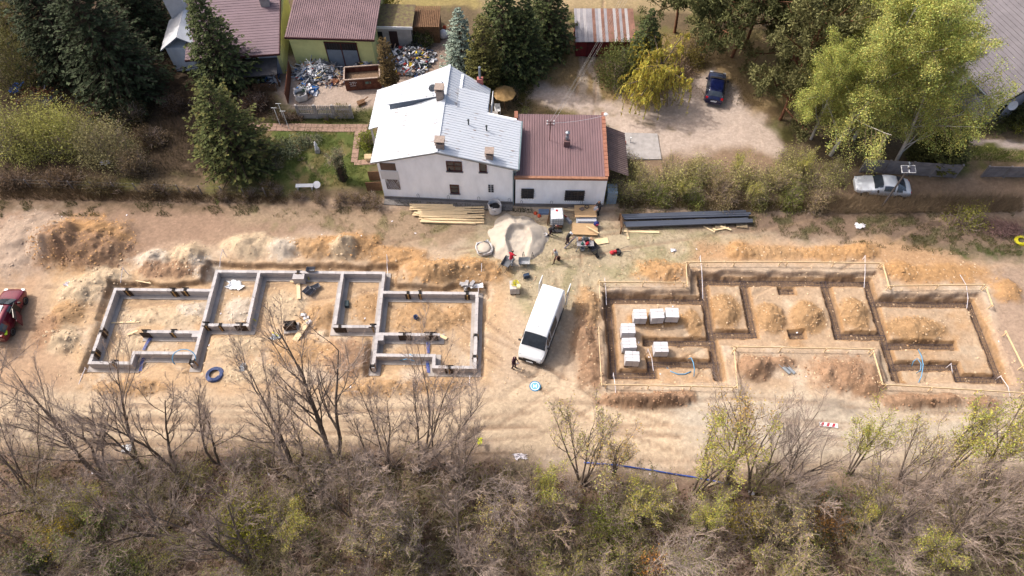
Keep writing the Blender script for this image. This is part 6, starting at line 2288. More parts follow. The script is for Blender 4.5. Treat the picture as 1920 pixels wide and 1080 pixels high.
# mortar tub on stand
t = thing('mortar_trough', 'galvanised mortar trough on a low stand at the sand pile', 'trough', G(983, 497))
mb = MB()
vs = [(-.36, -.2, .3), (.36, -.2, .3), (.36, .2, .3), (-.36, .2, .3), (-.46, -.34, .62), (.46, -.34, .62), (.46, .34, .62), (-.46, .34, .62)]
mb.add(vs, [(0, 3, 2, 1), (0, 1, 5, 4), (1, 2, 6, 5), (2, 3, 7, 6), (3, 0, 4, 7)])
mb.add([(x * .95, y * .95, z + .02) for x, y, z in vs], [(0, 1, 2, 3), (0, 4, 5, 1), (1, 5, 6, 2), (2, 6, 7, 3), (3, 7, 4, 0)])
mb.build('basin', M('steel_galv_light', C(196, 198, 200), rough=.45, var=.1, metal=.3), t)
for x in (-.3, .3):
    for y in (-.18, .18):
        MB().box((x, y, .15), (.05, .05, .3)).build('leg', m_galv, t)
for i, (u, v, lb) in enumerate(((981, 483, 'left wire trestle standing in the spilled sand'), (998, 484, 'right wire trestle standing in the spilled sand'))):
    p = G(u, v)
    mb = MB()
    for q in (0, 2.1, 4.2):
        mb.bar((.16 * math.cos(q), .16 * math.sin(q), 0), (0, 0, .85), .022)
    for q in (0, 2.1, 4.2):
        mb.bar((.1 * math.cos(q), .1 * math.sin(q), .35), (.1 * math.cos(q + 2.1), .1 * math.sin(q + 2.1), .35), .016)
    tag(mb.build('wire_trestle', m_iron, loc=p), lb, 'trestle')
# tiller
t = thing('garden_tiller', 'red and black motor tiller lying on the straw right of the workbench', 'machine', G(1153, 475), .1)
MB().lathe([(.16, 0), (.2, .1), (.14, .22), (.02, .26)], 12, (-.25, 0, .05)).build('engine_cover', MATS['cap_red'], t, smooth=True)
MB().box((.0, .05, .18), (.28, .24, .24), taper=.8).build('fuel_tank', MATS['cap_red'], t, bevel=.03)
MB().box((.32, 0, .16), (.36, .26, .22), taper=.8).build('engine', m_iron, t)
for s_ in (-1, 1):
    MB().tube([(.3, s_ * .12, .25), (.7, s_ * .2, .45), (1.1, s_ * .25, .5)], .018, 5).build('handle', m_iron, t)
    MB().lathe([(.05, -.04), (.15, -.04), (.15, .04), (.05, .04)], 12, (.25, s_ * .24, .15), R=Matrix.Rotation(math.pi / 2, 3, 'X')).build('wheel', m_tyre, t)
# generator, block pallet with yellow cable
t = thing('generator', 'small blue generator left behind the van', 'generator', G(987, 520), .3)
MB().box((0, 0, .25), (.5, .36, .3), taper=.9).build('engine', M('machine_blue_black', C(46, 66, 92), rough=.5, var=.2), t, bevel=.03)
for s_ in (-1, 1):
    MB().tube([(-.3, s_ * .2, .02), (-.3, s_ * .2, .5), (.3, s_ * .2, .5), (.3, s_ * .2, .02)], .02, 6).build('frame', m_iron, t)
p = G(966, 545)
t = thing('block_pallet', 'small pallet of grey blocks covered by yellow cable, left of the van', 'pallet', p, .05)
pallet(t, .75, .8)
for k_ in range(3):
    for ix in (-1, 0, 1):
        for iy in (-1, 1):
            MB().box((ix * .25 - .05, iy * .2, .25 + k_ * .25), (.24, .38, .235)).build('block', m_block, t)
pts_ = []
for i in range(90):
    q = i * .33
    r_ = .18 + .14 * math.sin(i * .37)
    pts_.append((p.x - .02 + r_ * math.cos(q), p.y + .1 + r_ * math.sin(q) * .9, p.z + .94 + .05 * math.sin(i * .9)))
tag(MB().tube(pts_, .022, 5).build('yellow_cable', m_yel), 'tangled yellow cable on the small block pallet', 'cable')
o = MB().box((0, 0, .12), (.28, .34, .24), taper=.95).box((0, 0, .25), (.3, .1, .03)).build('plastic_crate', M('plastic_cream', C(232, 226, 178, .8), var=.06), loc=(p.x + .25, p.y - .25, p.z + .89))
tag(o, 'cream box on the front of the small block pallet', 'box')
# grey blocks thrown behind the right wing
for i in range(9):
    u, v = 868 + random.uniform(0, 22), 533 + random.uniform(0, 9)
    R_ = Matrix.Rotation(random.uniform(0, 3), 3, 'Z') @ Matrix.Rotation(random.uniform(-.4, .4), 3, 'X')
    o = MB().box((0, 0, 0), (.5, .24, .14), R=R_).build('loose_block', m_block, loc=G(u, v, .14 + .1 * (i % 3)))
    tag(o, 'grey block in the loose heap behind the right wing wall', 'block', 'loose grey blocks behind the right wing wall')
o = MB().box((0, 0, .04), (1.0, .35, .05), rz=.05).box((.3, .1, .09), (.4, .2, .04), rz=.4).build('white_sheet', m_plate, loc=G(894, 538, .1))
tag(o, 'white plastic sheet right of the loose grey blocks', 'sheet')
# mortar tubs
for i, (u, v, rz, lb) in enumerate(((577, 547, .9, 'left of the three mortar tubs in the middle room'), (585, 550, .9, 'front of the three mortar tubs in the middle room'), (593, 541, .55, 'right of the three mortar tubs in the middle room'), (584, 508, .0, 'mortar tub standing on the back block wall'))):
    p = P(u, v, .3) if i == 3 else G(u, v, .02)
    if i == 3:
        p.z = .31
    mb = MB()
    vs = [(-.26, -.15, .0), (.26, -.15, .0), (.26, .15, .0), (-.26, .15, .0), (-.36, -.22, .28), (.36, -.22, .28), (.36, .22, .28), (-.36, .22, .28)]
    mb.add(vs, [(0, 3, 2, 1), (0, 1, 5, 4), (1, 2, 6, 5), (2, 3, 7, 6), (3, 0, 4, 7)])
    mb.add([(x * .92, y * .9, z + .02) for x, y, z in vs], [(0, 1, 2, 3), (0, 4, 5, 1), (1, 5, 6, 2), (2, 6, 7, 3), (3, 7, 4, 0)])
    tag(mb.build('mortar_tub', M('tub_grey', C(150, 150, 156), rough=.6, var=.2), loc=p, rz=rz), lb, 'tub')
for (u0, v0, u1, v1, z, lb) in ((576, 514, 581, 527, .2, 'yellow spirit level leaning on the back block wall'), (466, 594, 482, 605, .25, 'yellow spirit level at the first inner room corner'), (511, 624, 524, 632, .1, 'yellow spirit level on the ground below the column formwork')):
    plank(u0, v0, u1, v1, lb, .06, .05, z, m_yel, 'spirit_level')
o = MB().box((0, 0, .14), (.32, .55, .28), rz=.1, taper=.94).box((0, 0, .29), (.3, .5, .02), rz=.1).build('tool_box', M('plastic_dark_green', C(70, 84, 88), var=.15), loc=G(651, 572))
tag(o, 'dark tool box in the second inner room of the blocks', 'box')
for i in range(3):
    o = MB().box((0, 0, .1), (.42, .22, .2), rz=.4 * i).build('spare_block', m_pblk, loc=G(570 + i * 5, 592 + (i % 2) * 6 + (14 if i == 2 else 0)))
    tag(o, 'pale spare block on the soil beside the ramp board', 'block', 'pale spare blocks beside the ramp board')


def rag(u, v, w, d, mat, label, seed, z=.05, name='plastic_sheet'):
    R_ = np.random.RandomState(seed)
    p = G(u, v)
    n = 9
    g = [[((i / (n - 1) - .5) * w * (1 + .25 * R_.randn()), (j / (n - 1) - .5) * d * (1 + .25 * R_.randn()), z + abs(R_.randn()) * .06) for j in range(n)] for i in range(n)]
    mb = MB()
    mb.add([q for r_ in g for q in r_], [(i * n + j, (i + 1) * n + j, (i + 1) * n + j + 1, i * n + j + 1) for i in range(n - 1) for j in range(n - 1)])
    return tag(mb.build(name, mat, loc=p), label, 'sheet')


rag(440, 535, 1.1, .8, m_plate, 'crumpled white plastic in the first inner room', 1)
rag(518, 632, .7, .5, m_galv, 'shiny crumpled foil below the column formwork', 2)
rag(1611, 425, .7, .5, m_tape, 'torn pale plastic on the dark soil below the hedge', 3)
rag(1262, 470, .4, .3, m_tape, 'small pale rag on the straw behind the left wing trenches', 4)
rag(900, 832, .35, .45, M('cloth_lime', C(226, 230, 30, .9), var=.08), 'yellow scrap of cloth in the bushes at the wood edge', 5, .6, 'yellow_cloth')
rag(975, 856, .8, .4, m_tape, 'pale rubbish at the wood edge left of the blue pipe', 6)
rag(240, 842, .6, .5, m_plate, 'white box like rubbish at the wood edge between bare trees', 7, .15)
rag(127, 533, .4, .3, m_tape, 'white rag on the rough ground right of the maroon car', 8)
rag(455, 690, .4, .6, m_gryc, 'pale sheet on the soil right of the blue coil', 9)
rag(1408, 925, .35, .25, m_tape, 'white scrap in the wood below the blue pipe', 10)
rag(200, 310, .8, .5, m_tape, 'white rubbish under the bright bush in the left garden', 11, .3)
for i in range(46):
    u, v = random.uniform(60, 1880), random.choice([random.uniform(400, 480), random.uniform(840, 930), random.uniform(560, 730)])
    p = G(u, v, .03)
    o = MB().box((0, 0, 0), (random.uniform(.06, .16), random.uniform(.05, .1), .03), rz=random.random() * 3).build('litter_scrap', m_tape, loc=p)
    tag(o, 'tiny pale scrap of litter on the ground', 'litter', 'scraps of litter strewn over the ground')
# ------------------------------------------------------------------ scrap heaps
SC_M = [M('scrap_alu', C(190, 194, 200), rough=.4, metal=.4, var=.12), M('scrap_white', C(224, 224, 228, .8), var=.06), M('scrap_grey', C(130, 132, 138), rough=.6, var=.15), M('scrap_black', (.03, .03, .034), var=.3), M('scrap_rust', C(140, 92, 66), var=.25), M('scrap_blue', C(50, 110, 180), var=.1), M('scrap_red', C(180, 56, 50), var=.1), M('scrap_yellow', C(226, 196, 60), var=.08), M('scrap_tan', C(206, 178, 156), var=.12), M('scrap_green', C(60, 84, 70), var=.15)]


def heap(name, label, u, v, rx, ry, h, n, wts, bars=.4, seed=1):
    rnd = random.Random(seed)
    p = G(u, v)
    t = thing(name, label, 'scrap heap', p)
    core = MB()
    core.lathe([(1.0, -.1), (.8, .25), (.45, .7), (.05, .92)], 14)
    core.v = [(x * rx, y * ry, z * h * .75) for x, y, z in core.v]
    core.build('heap_core', SC_M[2], t)
    bins = {}
    for i in range(n):
        q, r_ = rnd.random() * 6.283, math.sqrt(rnd.random())
        x, y = rx * r_ * math.cos(q), ry * r_ * math.sin(q)
        z = h * (1 - r_ ** 1.3) * .9 + .06
        k = rnd.choices(range(10), wts)[0]
        R_ = Matrix.Rotation(rnd.random() * 6.283, 3, 'Z') @ Matrix.Rotation(rnd.uniform(-.6, .6), 3, 'X') @ Matrix.Rotation(rnd.uniform(-.5, .5), 3, 'Y')
        mb = bins.setdefault((k, rnd.random() < bars), MB())
        if rnd.random() < bars:
            L_ = rnd.uniform(.5, 1.9)
            mb.box((x, y, z), (L_, rnd.choice((.04, .06, .1)), .04), R=R_)
        else:
            s_ = rnd.uniform(.1, .38)
            if rnd.random() < .4:
                mb.lathe([(s_ * .3, -s_ * .3), (s_ * .55, -s_ * .1), (s_ * .5, s_ * .25), (s_ * .1, s_ * .35)], 7, (x, y, z), R=R_)
            else:
                mb.box((x, y, z), (s_ * rnd.uniform(.8, 2), s_, s_ * rnd.uniform(.1, .7)), R=R_)
    nm = ['aluminium', 'white_pieces', 'grey_pieces', 'black_bags', 'rusty_pieces', 'blue_pieces', 'red_pieces', 'yellow_pieces', 'tan_pieces', 'green_pieces']
    for (k, b_), mb in bins.items():
        o_ = mb.build(nm[k], SC_M[k], t)
        o_['kind'] = 'stuff'
    return t


heap('scrap_heap', 'heap of aluminium profiles before the garage gate', 598, 138, 2.4, 1.5, 1.3, 330, [9, 4, 4, 2, .6, .5, .4, .3, 1, .2], .62, 1)
heap('scrap_heap', 'heap of bags and plastic beside the round bulk bag', 575, 172, 1.1, .9, .7, 90, [2, 4, 2, 4, 1, 3, .3, .6, 1, 2], .2, 2)
heap('scrap_heap', 'big mixed heap of bags, tyres and metal behind the white house', 768, 112, 2.4, 2.3, 1.1, 420, [4, 4, 5, 7, 2, 1, .5, .8, 1.5, 2], .25, 3)
heap('scrap_heap', 'small scrap heap right of the garage gate', 683, 126, 1.3, .7, .8, 110, [2, 3, 3, 4, .6, 3, 1.4, .2, 1, 1], .25, 4)
heap('scrap_heap', 'litter of tan and rusty scraps left of the red skip', 628, 152, 1.1, .8, .35, 110, [1, 1, 1, 1, 2, .2, .4, .1, 6, .1], .4, 5)
heap('firewood_heap', 'heap of dark red brown boards in the far left garden', 75, 185, 2.2, 1.2, 1.0, 160, [0, .2, .4, 1, 9, 0, 0, 0, .5, 0], .9, 6)
heap('scrap_heap', 'clutter of pots and boards before the tiled house', 505, 150, 1.0, .9, .4, 60, [1, 3, 1, 3, 2, .6, .2, 0, 1, 1], .3, 7)
for i, (u, v, lb) in enumerate(((768, 82, 'black tyre on top of the big mixed heap'), (779, 92, 'black tyre right below the topmost tyre of the heap'), (772, 100, 'black tyre in the middle of the big mixed heap'))):
    o = MB().lathe([(.2, -.09), (.31, -.09), (.33, 0), (.31, .09), (.2, .09), (.2, -.09)], 16, R=Matrix.Rotation(.3 + .2 * i, 3, 'X')).build('tyre', m_tyre, loc=G(u, v, .95 - .1 * i), smooth=True)
    tag(o, lb, 'tyre')
# rusty sheet standing at the scrap yard edge
o = MB().bar(P(537, 185, .6), P(544, 125, .6), .06, 1.3).build('sheet_screen', M('sheet_rust_brown', C(128, 78, 56), var=.25), loc=(0, 0, 0))
tag(o, 'upright rusty brown sheet left of the aluminium heap', 'screen')
t = thing('picket_fence', 'short dark picket fence left of the scrap yard', 'fence', G(478, 170), -.05)
for i in range(14):
    MB().box((i * .16, 0, .45), (.08, .03, .9)).build('picket', m_wooddk, t)
for z in (.25, .7):
    MB().box((1.04, .03, z), (2.2, .04, .07)).build('rail', m_wooddk, t)
o = MB().box((0, 0, .2), (.45, .45, .08)).box((0, .2, .5), (.42, .05, .5)).box((-.18, -.18, .1), (.05, .05, .2)).box((.18, -.18, .1), (.05, .05, .2)).box((-.18, .18, .1), (.05, .05, .2)).box((.18, .18, .1), (.05, .05, .2)).build('garden_chair', m_wfw, loc=G(521, 155), rz=2.4)
tag(o, 'white plastic chair by the terrace of the tiled house', 'chair')
# blue tarpaulin, white car nose under the blue spruce
rag(35, 172, .9, 1.3, M('tarp_blue', C(40, 96, 186), var=.15), 'blue tarpaulin at the far left beside the dark boards', 21, .5, 'blue_tarpaulin')
rag(960, 108, .6, .7, MATS['tarp_blue'], 'blue tarpaulin beside the thuja behind the white house', 22, .6, 'blue_tarpaulin')
plank(951, 108, 957, 133, 'grey board leaning beside the blue tarpaulin at the thuja', .25, .04, .6, M('board_grey', C(150, 146, 150), var=.15), 'grey_board', .05)
t = thing('rain_barrel', 'dark blue barrel beside the slatted shed', 'barrel', G(816, 42))
MB().lathe([(.27, 0), (.31, .25), (.31, .65), (.27, .9), (.2, .92)], 16).build('barrel', M('plastic_navy', C(30, 44, 110), var=.1), t, smooth=True)
t = thing('rubbish_sack', 'white sack with orange bag left of the blue spruce', 'sack', G(832, 70))
MB().lathe([(.35, 0), (.5, .2), (.45, .6), (.2, .85), (.05, .9)], 12, sq=.8).build('sack', m_wht, t, smooth=True)
MB().lathe([(.12, 0), (.2, .15), (.1, .35), (.01, .4)], 10, (.1, .7, .5)).build('orange_bag', M('plastic_orange', C(226, 96, 60)), t, smooth=True)
# boards and box by the white house, back left
o = MB().box((0, 0, .15), (.7, .5, .3), rz=.5).box((.3, .3, .3), (.9, .08, .06), rz=.9).build('broken_crate', m_wooddk, loc=G(678, 195))
tag(o, 'broken dark crate behind the concrete garden fence', 'crate')
# parasol, chairs, box
p = G(946, 205)
t = thing('parasol', 'ochre parasol on the small terrace behind the annex', 'parasol', p)
MB().tube([(0, 0, 0), (0, 0, 2.3)], .03, 8).build('pole', m_wooddk, t)
n = 8
cp = MB()
cp.add([(0, 0, 2.35)] + [(1.05 * math.cos(6.283 * i / n), 1.05 * math.sin(6.283 * i / n), 1.95) for i in range(n)] + [(1.03 * math.cos(6.283 * i / n), 1.03 * math.sin(6.283 * i / n), 1.83) for i in range(n)], [(0, 1 + i, 1 + (i + 1) % n) for i in range(n)] + [(1 + i, 9 + i, 9 + (i + 1) % n, 1 + (i + 1) % n) for i in range(n)])
c_ = cp.build('canopy', M('cloth_ochre', C(164, 130, 76), var=.2, scale=2, col2=C(186, 152, 104)), t)
rb = MB()
for i in range(n):
    rb.bar((0, 0, 2.3), (1.0 * math.cos(6.283 * i / n), 1.0 * math.sin(6.283 * i / n), 1.93), .015)
rb.build('ribs', m_wooddk, c_)
t = thing('plastic_chair', 'white plastic armchair below the ochre parasol', 'chair', G(933, 212), .1)
MB().box((0, 0, .42), (.5, .46, .04)).build('seat', m_wfw, t)
MB().box((0, .24, .68), (.5, .04, .5)).build('backrest', m_wfw, t)
for x in (-.22, .22):
    for y in (-.2, .22):
        MB().box((x, y, .2), (.05, .05, .42)).build('leg', m_wfw, t)
    MB().box((x * 1.1, 0, .62), (.05, .46, .04)).build('armrest', m_wfw, t)
o = MB().box((0, 0, .3), (.5, .45, .6)).box((0, 0, .62), (.54, .5, .05)).build('planter_box', m_conc, loc=G(928, 222))
tag(o, 'pale box planter behind the white roof below the chair', 'planter')
# statue, bench, garden bits
t = thing('garden_statue', 'small pale garden statue on the lawn', 'statue', G(596, 285))
MB().box((0, 0, .2), (.4, .4, .4), taper=.85).build('pedestal', m_conc, t)
MB().lathe([(.16, .4), (.17, .55), (.11, .75), (.14, .9), (.12, 1.0), (.05, 1.06), (.09, 1.12), (.09, 1.2), (.03, 1.28)], 12).build('figure', m_wht, t, smooth=True)
t = thing('garden_bench', 'white bench at the lower edge of the garden', 'bench', G(573, 354), .03)
for i in range(3):
    MB().box((.0, -.12 + i * .13, .42), (1.5, .1, .04)).build('slat', m_wfw, t)
for x in (-.6, .6):
    MB().box((x, 0, .2), (.08, .4, .4)).build('leg', m_wfw, t)
o = MB().lathe([(.05, 0), (.3, .05), (.32, .1), (.05, .12)], 16, R=Matrix.Rotation(.5, 3, 'X')).build('white_bowl', m_wfw, loc=G(596, 351, .3))
tag(o, 'round white bowl at the right end of the garden bench', 'bowl')
for i, (u, v) in enumerate(((526, 236), (534, 228), (542, 242))):
    p = G(u, v)
    o = MB().tube([(0, 0, 0), (0, 0, 2.2)], .03, 6).bar((-.25, 0, 2.2), (.25, 0, 2.2), .03).build('clothes_post', m_wfw, loc=p)
    tag(o, ['left', 'upper', 'right'][i] + ' thin white clothes post beside the garden path', 'post')
o = MB().box((0, 0, .25), (.5, .42, .5)).add([(-.3, -.27, .48), (.3, -.27, .48), (.3, 0, .72), (-.3, 0, .72), (.3, .27, .48), (-.3, .27, .48)], [(0, 1, 2, 3), (3, 2, 4, 5), (0, 3, 5), (1, 4, 2)]).build('dog_kennel', m_wood, loc=G(692, 300))
tag(o, 'small wooden kennel at the left side of the white house', 'kennel')
t = thing('traffic_cone', 'small orange cone on the concrete pad right of the annex', 'cone', G(1172, 272))
MB().box((0, 0, .02), (.3, .3, .04)).build('base', m_trim, t)
MB().lathe([(.12, .04), (.03, .5), (.01, .51)], 12).build('cone', M('plastic_orange', C(226, 96, 60)), t, smooth=True)
o = MB().lathe([(.05, 0), (.05, .6), (.08, .62), (.08, .68)], 8).build('white_post', m_wfw, loc=G(1181, 268))
tag(o, 'short white post beside the orange cone', 'post')
# street lamp with solar panels
p = G(1653, 388)
t = thing('solar_lamp', 'grey pole with a solar panel pair rising before the silver car', 'lamp', p)
MB().tube([(0, 0, 0), (0, 0, 5.0)], [.09, .06], 10).build('pole', M('pole_grey', C(112, 106, 104), var=.15), t)
pn_ = MB()
for s_ in (-1, 1):
    pn_.box((s_ * .29, -.02, 4.75), (.52, .62, .05), R=Matrix.Rotation(.35, 3, 'X'))
po = pn_.build('panel_frame', m_wfw, t)
for s_ in (-1, 1):
    MB().box((s_ * .29, -.03, 4.785), (.45, .55, .02), R=Matrix.Rotation(.35, 3, 'X')).build('solar_cell', M('solar_cell_grey', C(86, 84, 92), rough=.3, var=.1, spec=.6), po)
MB().bar((0, 0, 4.95), (.05, .3, 5.05), .04).box((.05, .35, 5.05), (.1, .22, .05)).build('lamp_head', m_galv, t)
# overhead cables to the annex mast
t = thing('overhead_cables', 'thin overhead cables running from the annex mast to the top edge', 'cable', (0, 0, 0))
m0 = A.matrix_basis @ Vector((2.75, 3.9, 5.8))
for i in range(4):
    a, b = Vector((m0.x + (i - 1.5) * .14, m0.y, m0.z + (.1 if i % 2 else -.2))), P(1172 + i * 5, -20, 7.5)
    MB().tube([a + (b - a) * q - Vector((0, 0, 1.6 * q * (1 - q))) for q in np.linspace(0, 1, 14)], .007, 4).build('cable', M('cable_pale', C(190, 186, 180), var=.1), t)
# brushwood heaps
for i, (u, v, r, h, lb) in enumerate(((1868, 432, 1.25, .9, 'left of the two purple brown brushwood heaps'), (1896, 434, .85, .75, 'right of the two purple brown brushwood heaps'))):
    R_ = np.random.RandomState(40 + i)
    n = 420
    q = _norm(R_.randn(n, 3))
    q[:, 2] = np.abs(q[:, 2])
    st = q * np.array([r, r * .75, h]) * R_.rand(n, 1) ** .4
    d = R_.randn(n, 3)
    d[:, 2] *= .35
    b_ = shoots(R_, st, d, .5 * (.5 + R_.rand(n)), 4, .2, (0, 0, 0))
    V, F_ = tubes(b_, np.broadcast_to(np.linspace(.014, .006, 4)[None, :], (n, 4)), 3)
    V[:, 2] = np.maximum(V[:, 2], .01)
    o = obj('brushwood_heap', np_mesh('brushwood_heap', V, F_, M('brush_purple', C(142, 112, 106), var=.25)), loc=G(u, v))
    tag(o, lb, 'brushwood')
# fallen trunk and cut branches behind the blue car
for i, (a, b, r) in enumerate((((1280, 120), (1312, 128), .06), ((1290, 135), (1318, 118), .05), ((1275, 140), (1305, 142), .04))):
    p0, p1 = G(*a, .1), G(*b, .25)
    o = MB().tube([p0, (p0 + p1) / 2 + Vector((0, .1, .2)), p1], [r, r * .8, r * .4], 6).build('fallen_branch', m_twig)
    tag(o, 'pale fallen branch left of the dark blue car', 'branch', 'fallen branches left of the dark blue car')
# ------------------------------------------------------------------ planting: back gardens
DG, DG2, BLUE, OLIVE, BRN = C(70, 78, 48), C(78, 88, 46), C(128, 140, 126), C(92, 90, 50), C(92, 76, 48)
sp1 = spruce('spruce_tree', 'tall dark spruce, largest conifer of the far left garden', 1, 15, 4.9, C(58, 66, 44), 1.25, droop=.3)
put(sp1, P(245, 175), .3)
o = put(copy_tree(sp1), P(150, 130), 2.1, .95, label='dark spruce rising behind the largest one at the far left')
o = put(copy_tree(sp1), P(280, 70), 4.0, .8, label='dark spruce at the top edge left of the white chimney')
sp2 = spruce('spruce_tree', 'green spruce standing before the mauve roofed house, left of the scrap yard', 2, 10.5, 3.5, DG, 1.15, tipcol=C(110, 116, 58), droop=.22)
put(sp2, P(434, 158), .5, (1.0, 1.0, 1.02))
sp3 = spruce('spruce_tree', 'broad spruce with russet top beside the garden lawn', 3, 9.6, 3.9, C(76, 82, 46), 1.2, tipcol=C(136, 126, 66), droop=.1, power=.7)
put(sp3, at_top(378, 150, 9.6), 1.2)
cy = spruce('cypress_tree', 'narrow brownish cypress behind the white house, beside the red skip', 4, 6.0, 1.05, BRN, 1.0, droop=-.9, power=.45, base=.02, qs=.22)
put(cy, at_top(716, 72, 6.0), 0)
bl = spruce('blue_spruce', 'silvery blue spruce behind the white house', 5, 7.2, 1.9, BLUE, 1.2, droop=.1, power=.7, qs=.28)
put(bl, at_top(858, 15, 7.2), 0)
th = spruce('thuja_tree', 'tall olive green thuja right of the blue spruce', 6, 8.4, 1.9, C(88, 86, 46), 1.3, droop=-.6, power=.4, base=.01, qs=.26)
put(th, at_top(903, 35, 8.4), 0)
for i, (u, v, h, s, lb) in enumerate([(940, -60, 11, .78, 'spruce behind the tall thuja at the top edge'), (985, -15, 9, .62, 'smaller spruce beside the white hut at the top edge'), (1030, -80, 10, .72, 'spruce left of the rusty shed roof at the top edge'),
                                      (1225, 15, 7.5, .58, 'dark conifer right behind the rusty shed'), (1650, -40, 11, .8, 'dark conifer behind the birch tops at the top edge')]):
    put(copy_tree(sp2), at_top(u, v, h), i * 1.3, h / 10.5, label=lb)
o = put(copy_tree(sp3), at_top(1838, 66, 6.0), 2.0, (.36, .36, .64), label='brownish conifer touching the grey tiled roof')
# topiary and small conifers
b = bush('topiary_shrub', 'clipped dark evergreen dome behind the parasol', 7, 1.25, 1.15, 2.0, C(44, 54, 32), 2600, .1, col2=C(52, 64, 34), needle=True, hollow=.85)
put(b, P(963, 188))
b2 = bush('topiary_shrub', 'small clipped ball right of the dark dome', 8, .62, .6, 1.0, C(88, 84, 36), 1000, .08, needle=True, hollow=.85)
put(b2, P(983, 196))
put(copy_tree(b2), P(990, 172), 1, .85, label='small dark ball at the shoulder of the dark dome')
b = bush('evergreen_shrub', 'pale variegated shrub at the back corner of the mauve annex roof', 9, .75, .6, .8, C(140, 142, 88), 900, .09, hollow=.7)
put(b, P(985, 216))
# tall leafy bush at the shed, weeping willow
b = bush('leafy_tree', 'tall oval green bush before the red shed', 10, 1.6, 1.5, 4.4, C(98, 104, 56), 4200, .16, 16, col2=C(120, 118, 66), cat='tree', low=.2, hollow=.45)
put(b, P(1150, 154))


def willow(seed, h, rad):
    R = np.random.RandomState(seed)
    t = shoots(R, np.array([[0, 0, -.2]]), np.array([[.05, 0, 1.]]), h * .62, 6, .06, (0, 0, .05))
    tr = np.linspace(.22, .1, 6)[None, :]
    a, ar = side_shoots(R, t, tr, 16, .45, 1.0, 48, .95, 8, .08, (0, 0, -.02), rmin=.03, lenfall=.2)
    b_, br = side_shoots(R, a, ar, 6, .25, 1.0, 55, .4, 5, .1, (0, 0, -.12), rmin=.018)
    st, sr = side_shoots(R, b_, br, 4, .2, 1.0, 50, 1.0, 7, .05, (0, 0, -.75), rmin=.008, lenfall=.1)
    s2, sr2 = side_shoots(R, a, ar, 12, .3, 1.0, 60, .85, 7, .04, (0, 0, -.9), rmin=.008, lenfall=.1)
    st[..., 2] = np.maximum(st[..., 2], .4 + .8 * R.rand(len(st), 1))
    s2[..., 2] = np.maximum(s2[..., 2], .4 + .8 * R.rand(len(s2), 1))
    wood = join([tubes(t, tr, 8), tubes(a, ar, 5)])
    tw = join([tubes(b_, br, 4), tubes(st, sr, 3), tubes(s2, sr2, 3)])
    al = np.concatenate([st, s2])
    n = 22000
    ix = R.randint(0, len(al), n)
    pos, _q = along(al, ix, R.rand(n))
    ck = (1 + .2 * np.random.RandomState(5).randn(len(al)))[ix]
    V, F_, cc = leaves(R, pos, .24, C(212, 198, 96, .9), jit=.04, aspect=.26, hang=2.2)
    cc = (cc * np.repeat(ck, 4)[:, None]).clip(.01, .9)
    return wood, tw, (V, F_, cc)


w_, tw_, cr_ = willow(12, 6.6, 3)
m_wtw = M('twig_willow_yellow', C(150, 132, 70), var=.2)
t = parts_to_tree('weeping_willow', 'yellow green weeping willow beside the sandy yard', 'tree', w_, m_bark, cr_, twigs=tw_, twig_mat=m_wtw)
put(t, P(1222, 176), 0, (1.0, 1.0, .95))


# pines
def pine(name, label, seed, h, rad, col, lean=.1, crown0=.5):
    R = np.random.RandomState(seed)
    t = shoots(R, np.array([[0, 0, -.2]]), np.array([[lean, 0, 1.]]), h, 9, .04, (0, 0, .04))
    tr = np.linspace(.19, .05, 9)[None, :]
    a, ar = side_shoots(R, t, tr, 34, crown0, 1.0, 68, rad / h, 6, .1, (0, 0, .06), rmin=.025, lenfall=.35)
    b_, br = side_shoots(R, a, ar, 7, .25, 1.0, 50, .42, 4, .12, (0, 0, .08), rmin=.012)
    wood = tubes(t, tr, 7)
    tw = join([tubes(a, ar, 4), tubes(b_, br, 3)])
    e = np.concatenate([b_[:, -1], b_[:, 2], a[:, -1], t[:, -1]])
    n = len(e) * 46
    ix = np.repeat(np.arange(len(e)), 46)
    d = _norm(R.randn(n, 3) + np.array([0, 0, .35]))
    c0 = e[ix] + R.randn(n, 3) * .2
    ln = (.34 * (.6 + .8 * R.rand(n)))[:, None]
    w = _norm(np.cross(d, R.randn(n, 3))) * .06
    V = np.stack([c0, c0 + d * ln * .5 + w, c0 + d * ln, c0 + d * ln * .5 - w], 1).reshape(-1, 3)
    k = (1 + .22 * R.randn(len(e)))[ix] * (1 + .2 * R.randn(n))
    cc = np.repeat((np.asarray(col)[None, :] * k[:, None]).clip(.004, .8), 4, 0)
    t_ = thing(name, label, 'tree')
    obj('trunk', np_mesh('trunk', wood[0], wood[1], m_pinebark, smooth=True), t_)
    obj('branches', np_mesh('branches', tw[0], tw[1], m_pinebark), t_)
    obj('crown', np_mesh('crown', V, np.arange(len(V)).reshape(-1, 4), m_needle, col=cc), t_)
    return t_


pn = pine('pine_tree', 'bushy grey green pine right beside the dark blue car', 21, 11.0, 5.6, C(132, 130, 84), .05, .12)
put(pn, P(1462, 225), .4, (.85, .85, 1))
o = put(copy_tree(pn), P(1490, 130), 2.2, .9, label='grey green pine behind the one beside the dark blue car')
pn2 = pine('pine_tree', 'pine with bare reddish trunk behind the dark blue car, leftmost of its row', 22, 11.5, 5.2, C(116, 118, 74), .03, .3)
put(pn2, P(1312, 115), 1.0, .9)
for i, (u, v, s, lb) in enumerate([(1372, 108, .95, 'pine with bare trunk right behind the dark blue car'), (1395, 92, .85, 'pine with bare trunk between the car and the bushy pine'), (1265, 62, .85, 'pine behind the rusty roof at the top edge'), (1430, 45, .85, 'pine at the top edge behind the bushy pine')]):
    put(copy_tree(pn2), P(u, v), 1.7 * i + .5, s, label=lb)


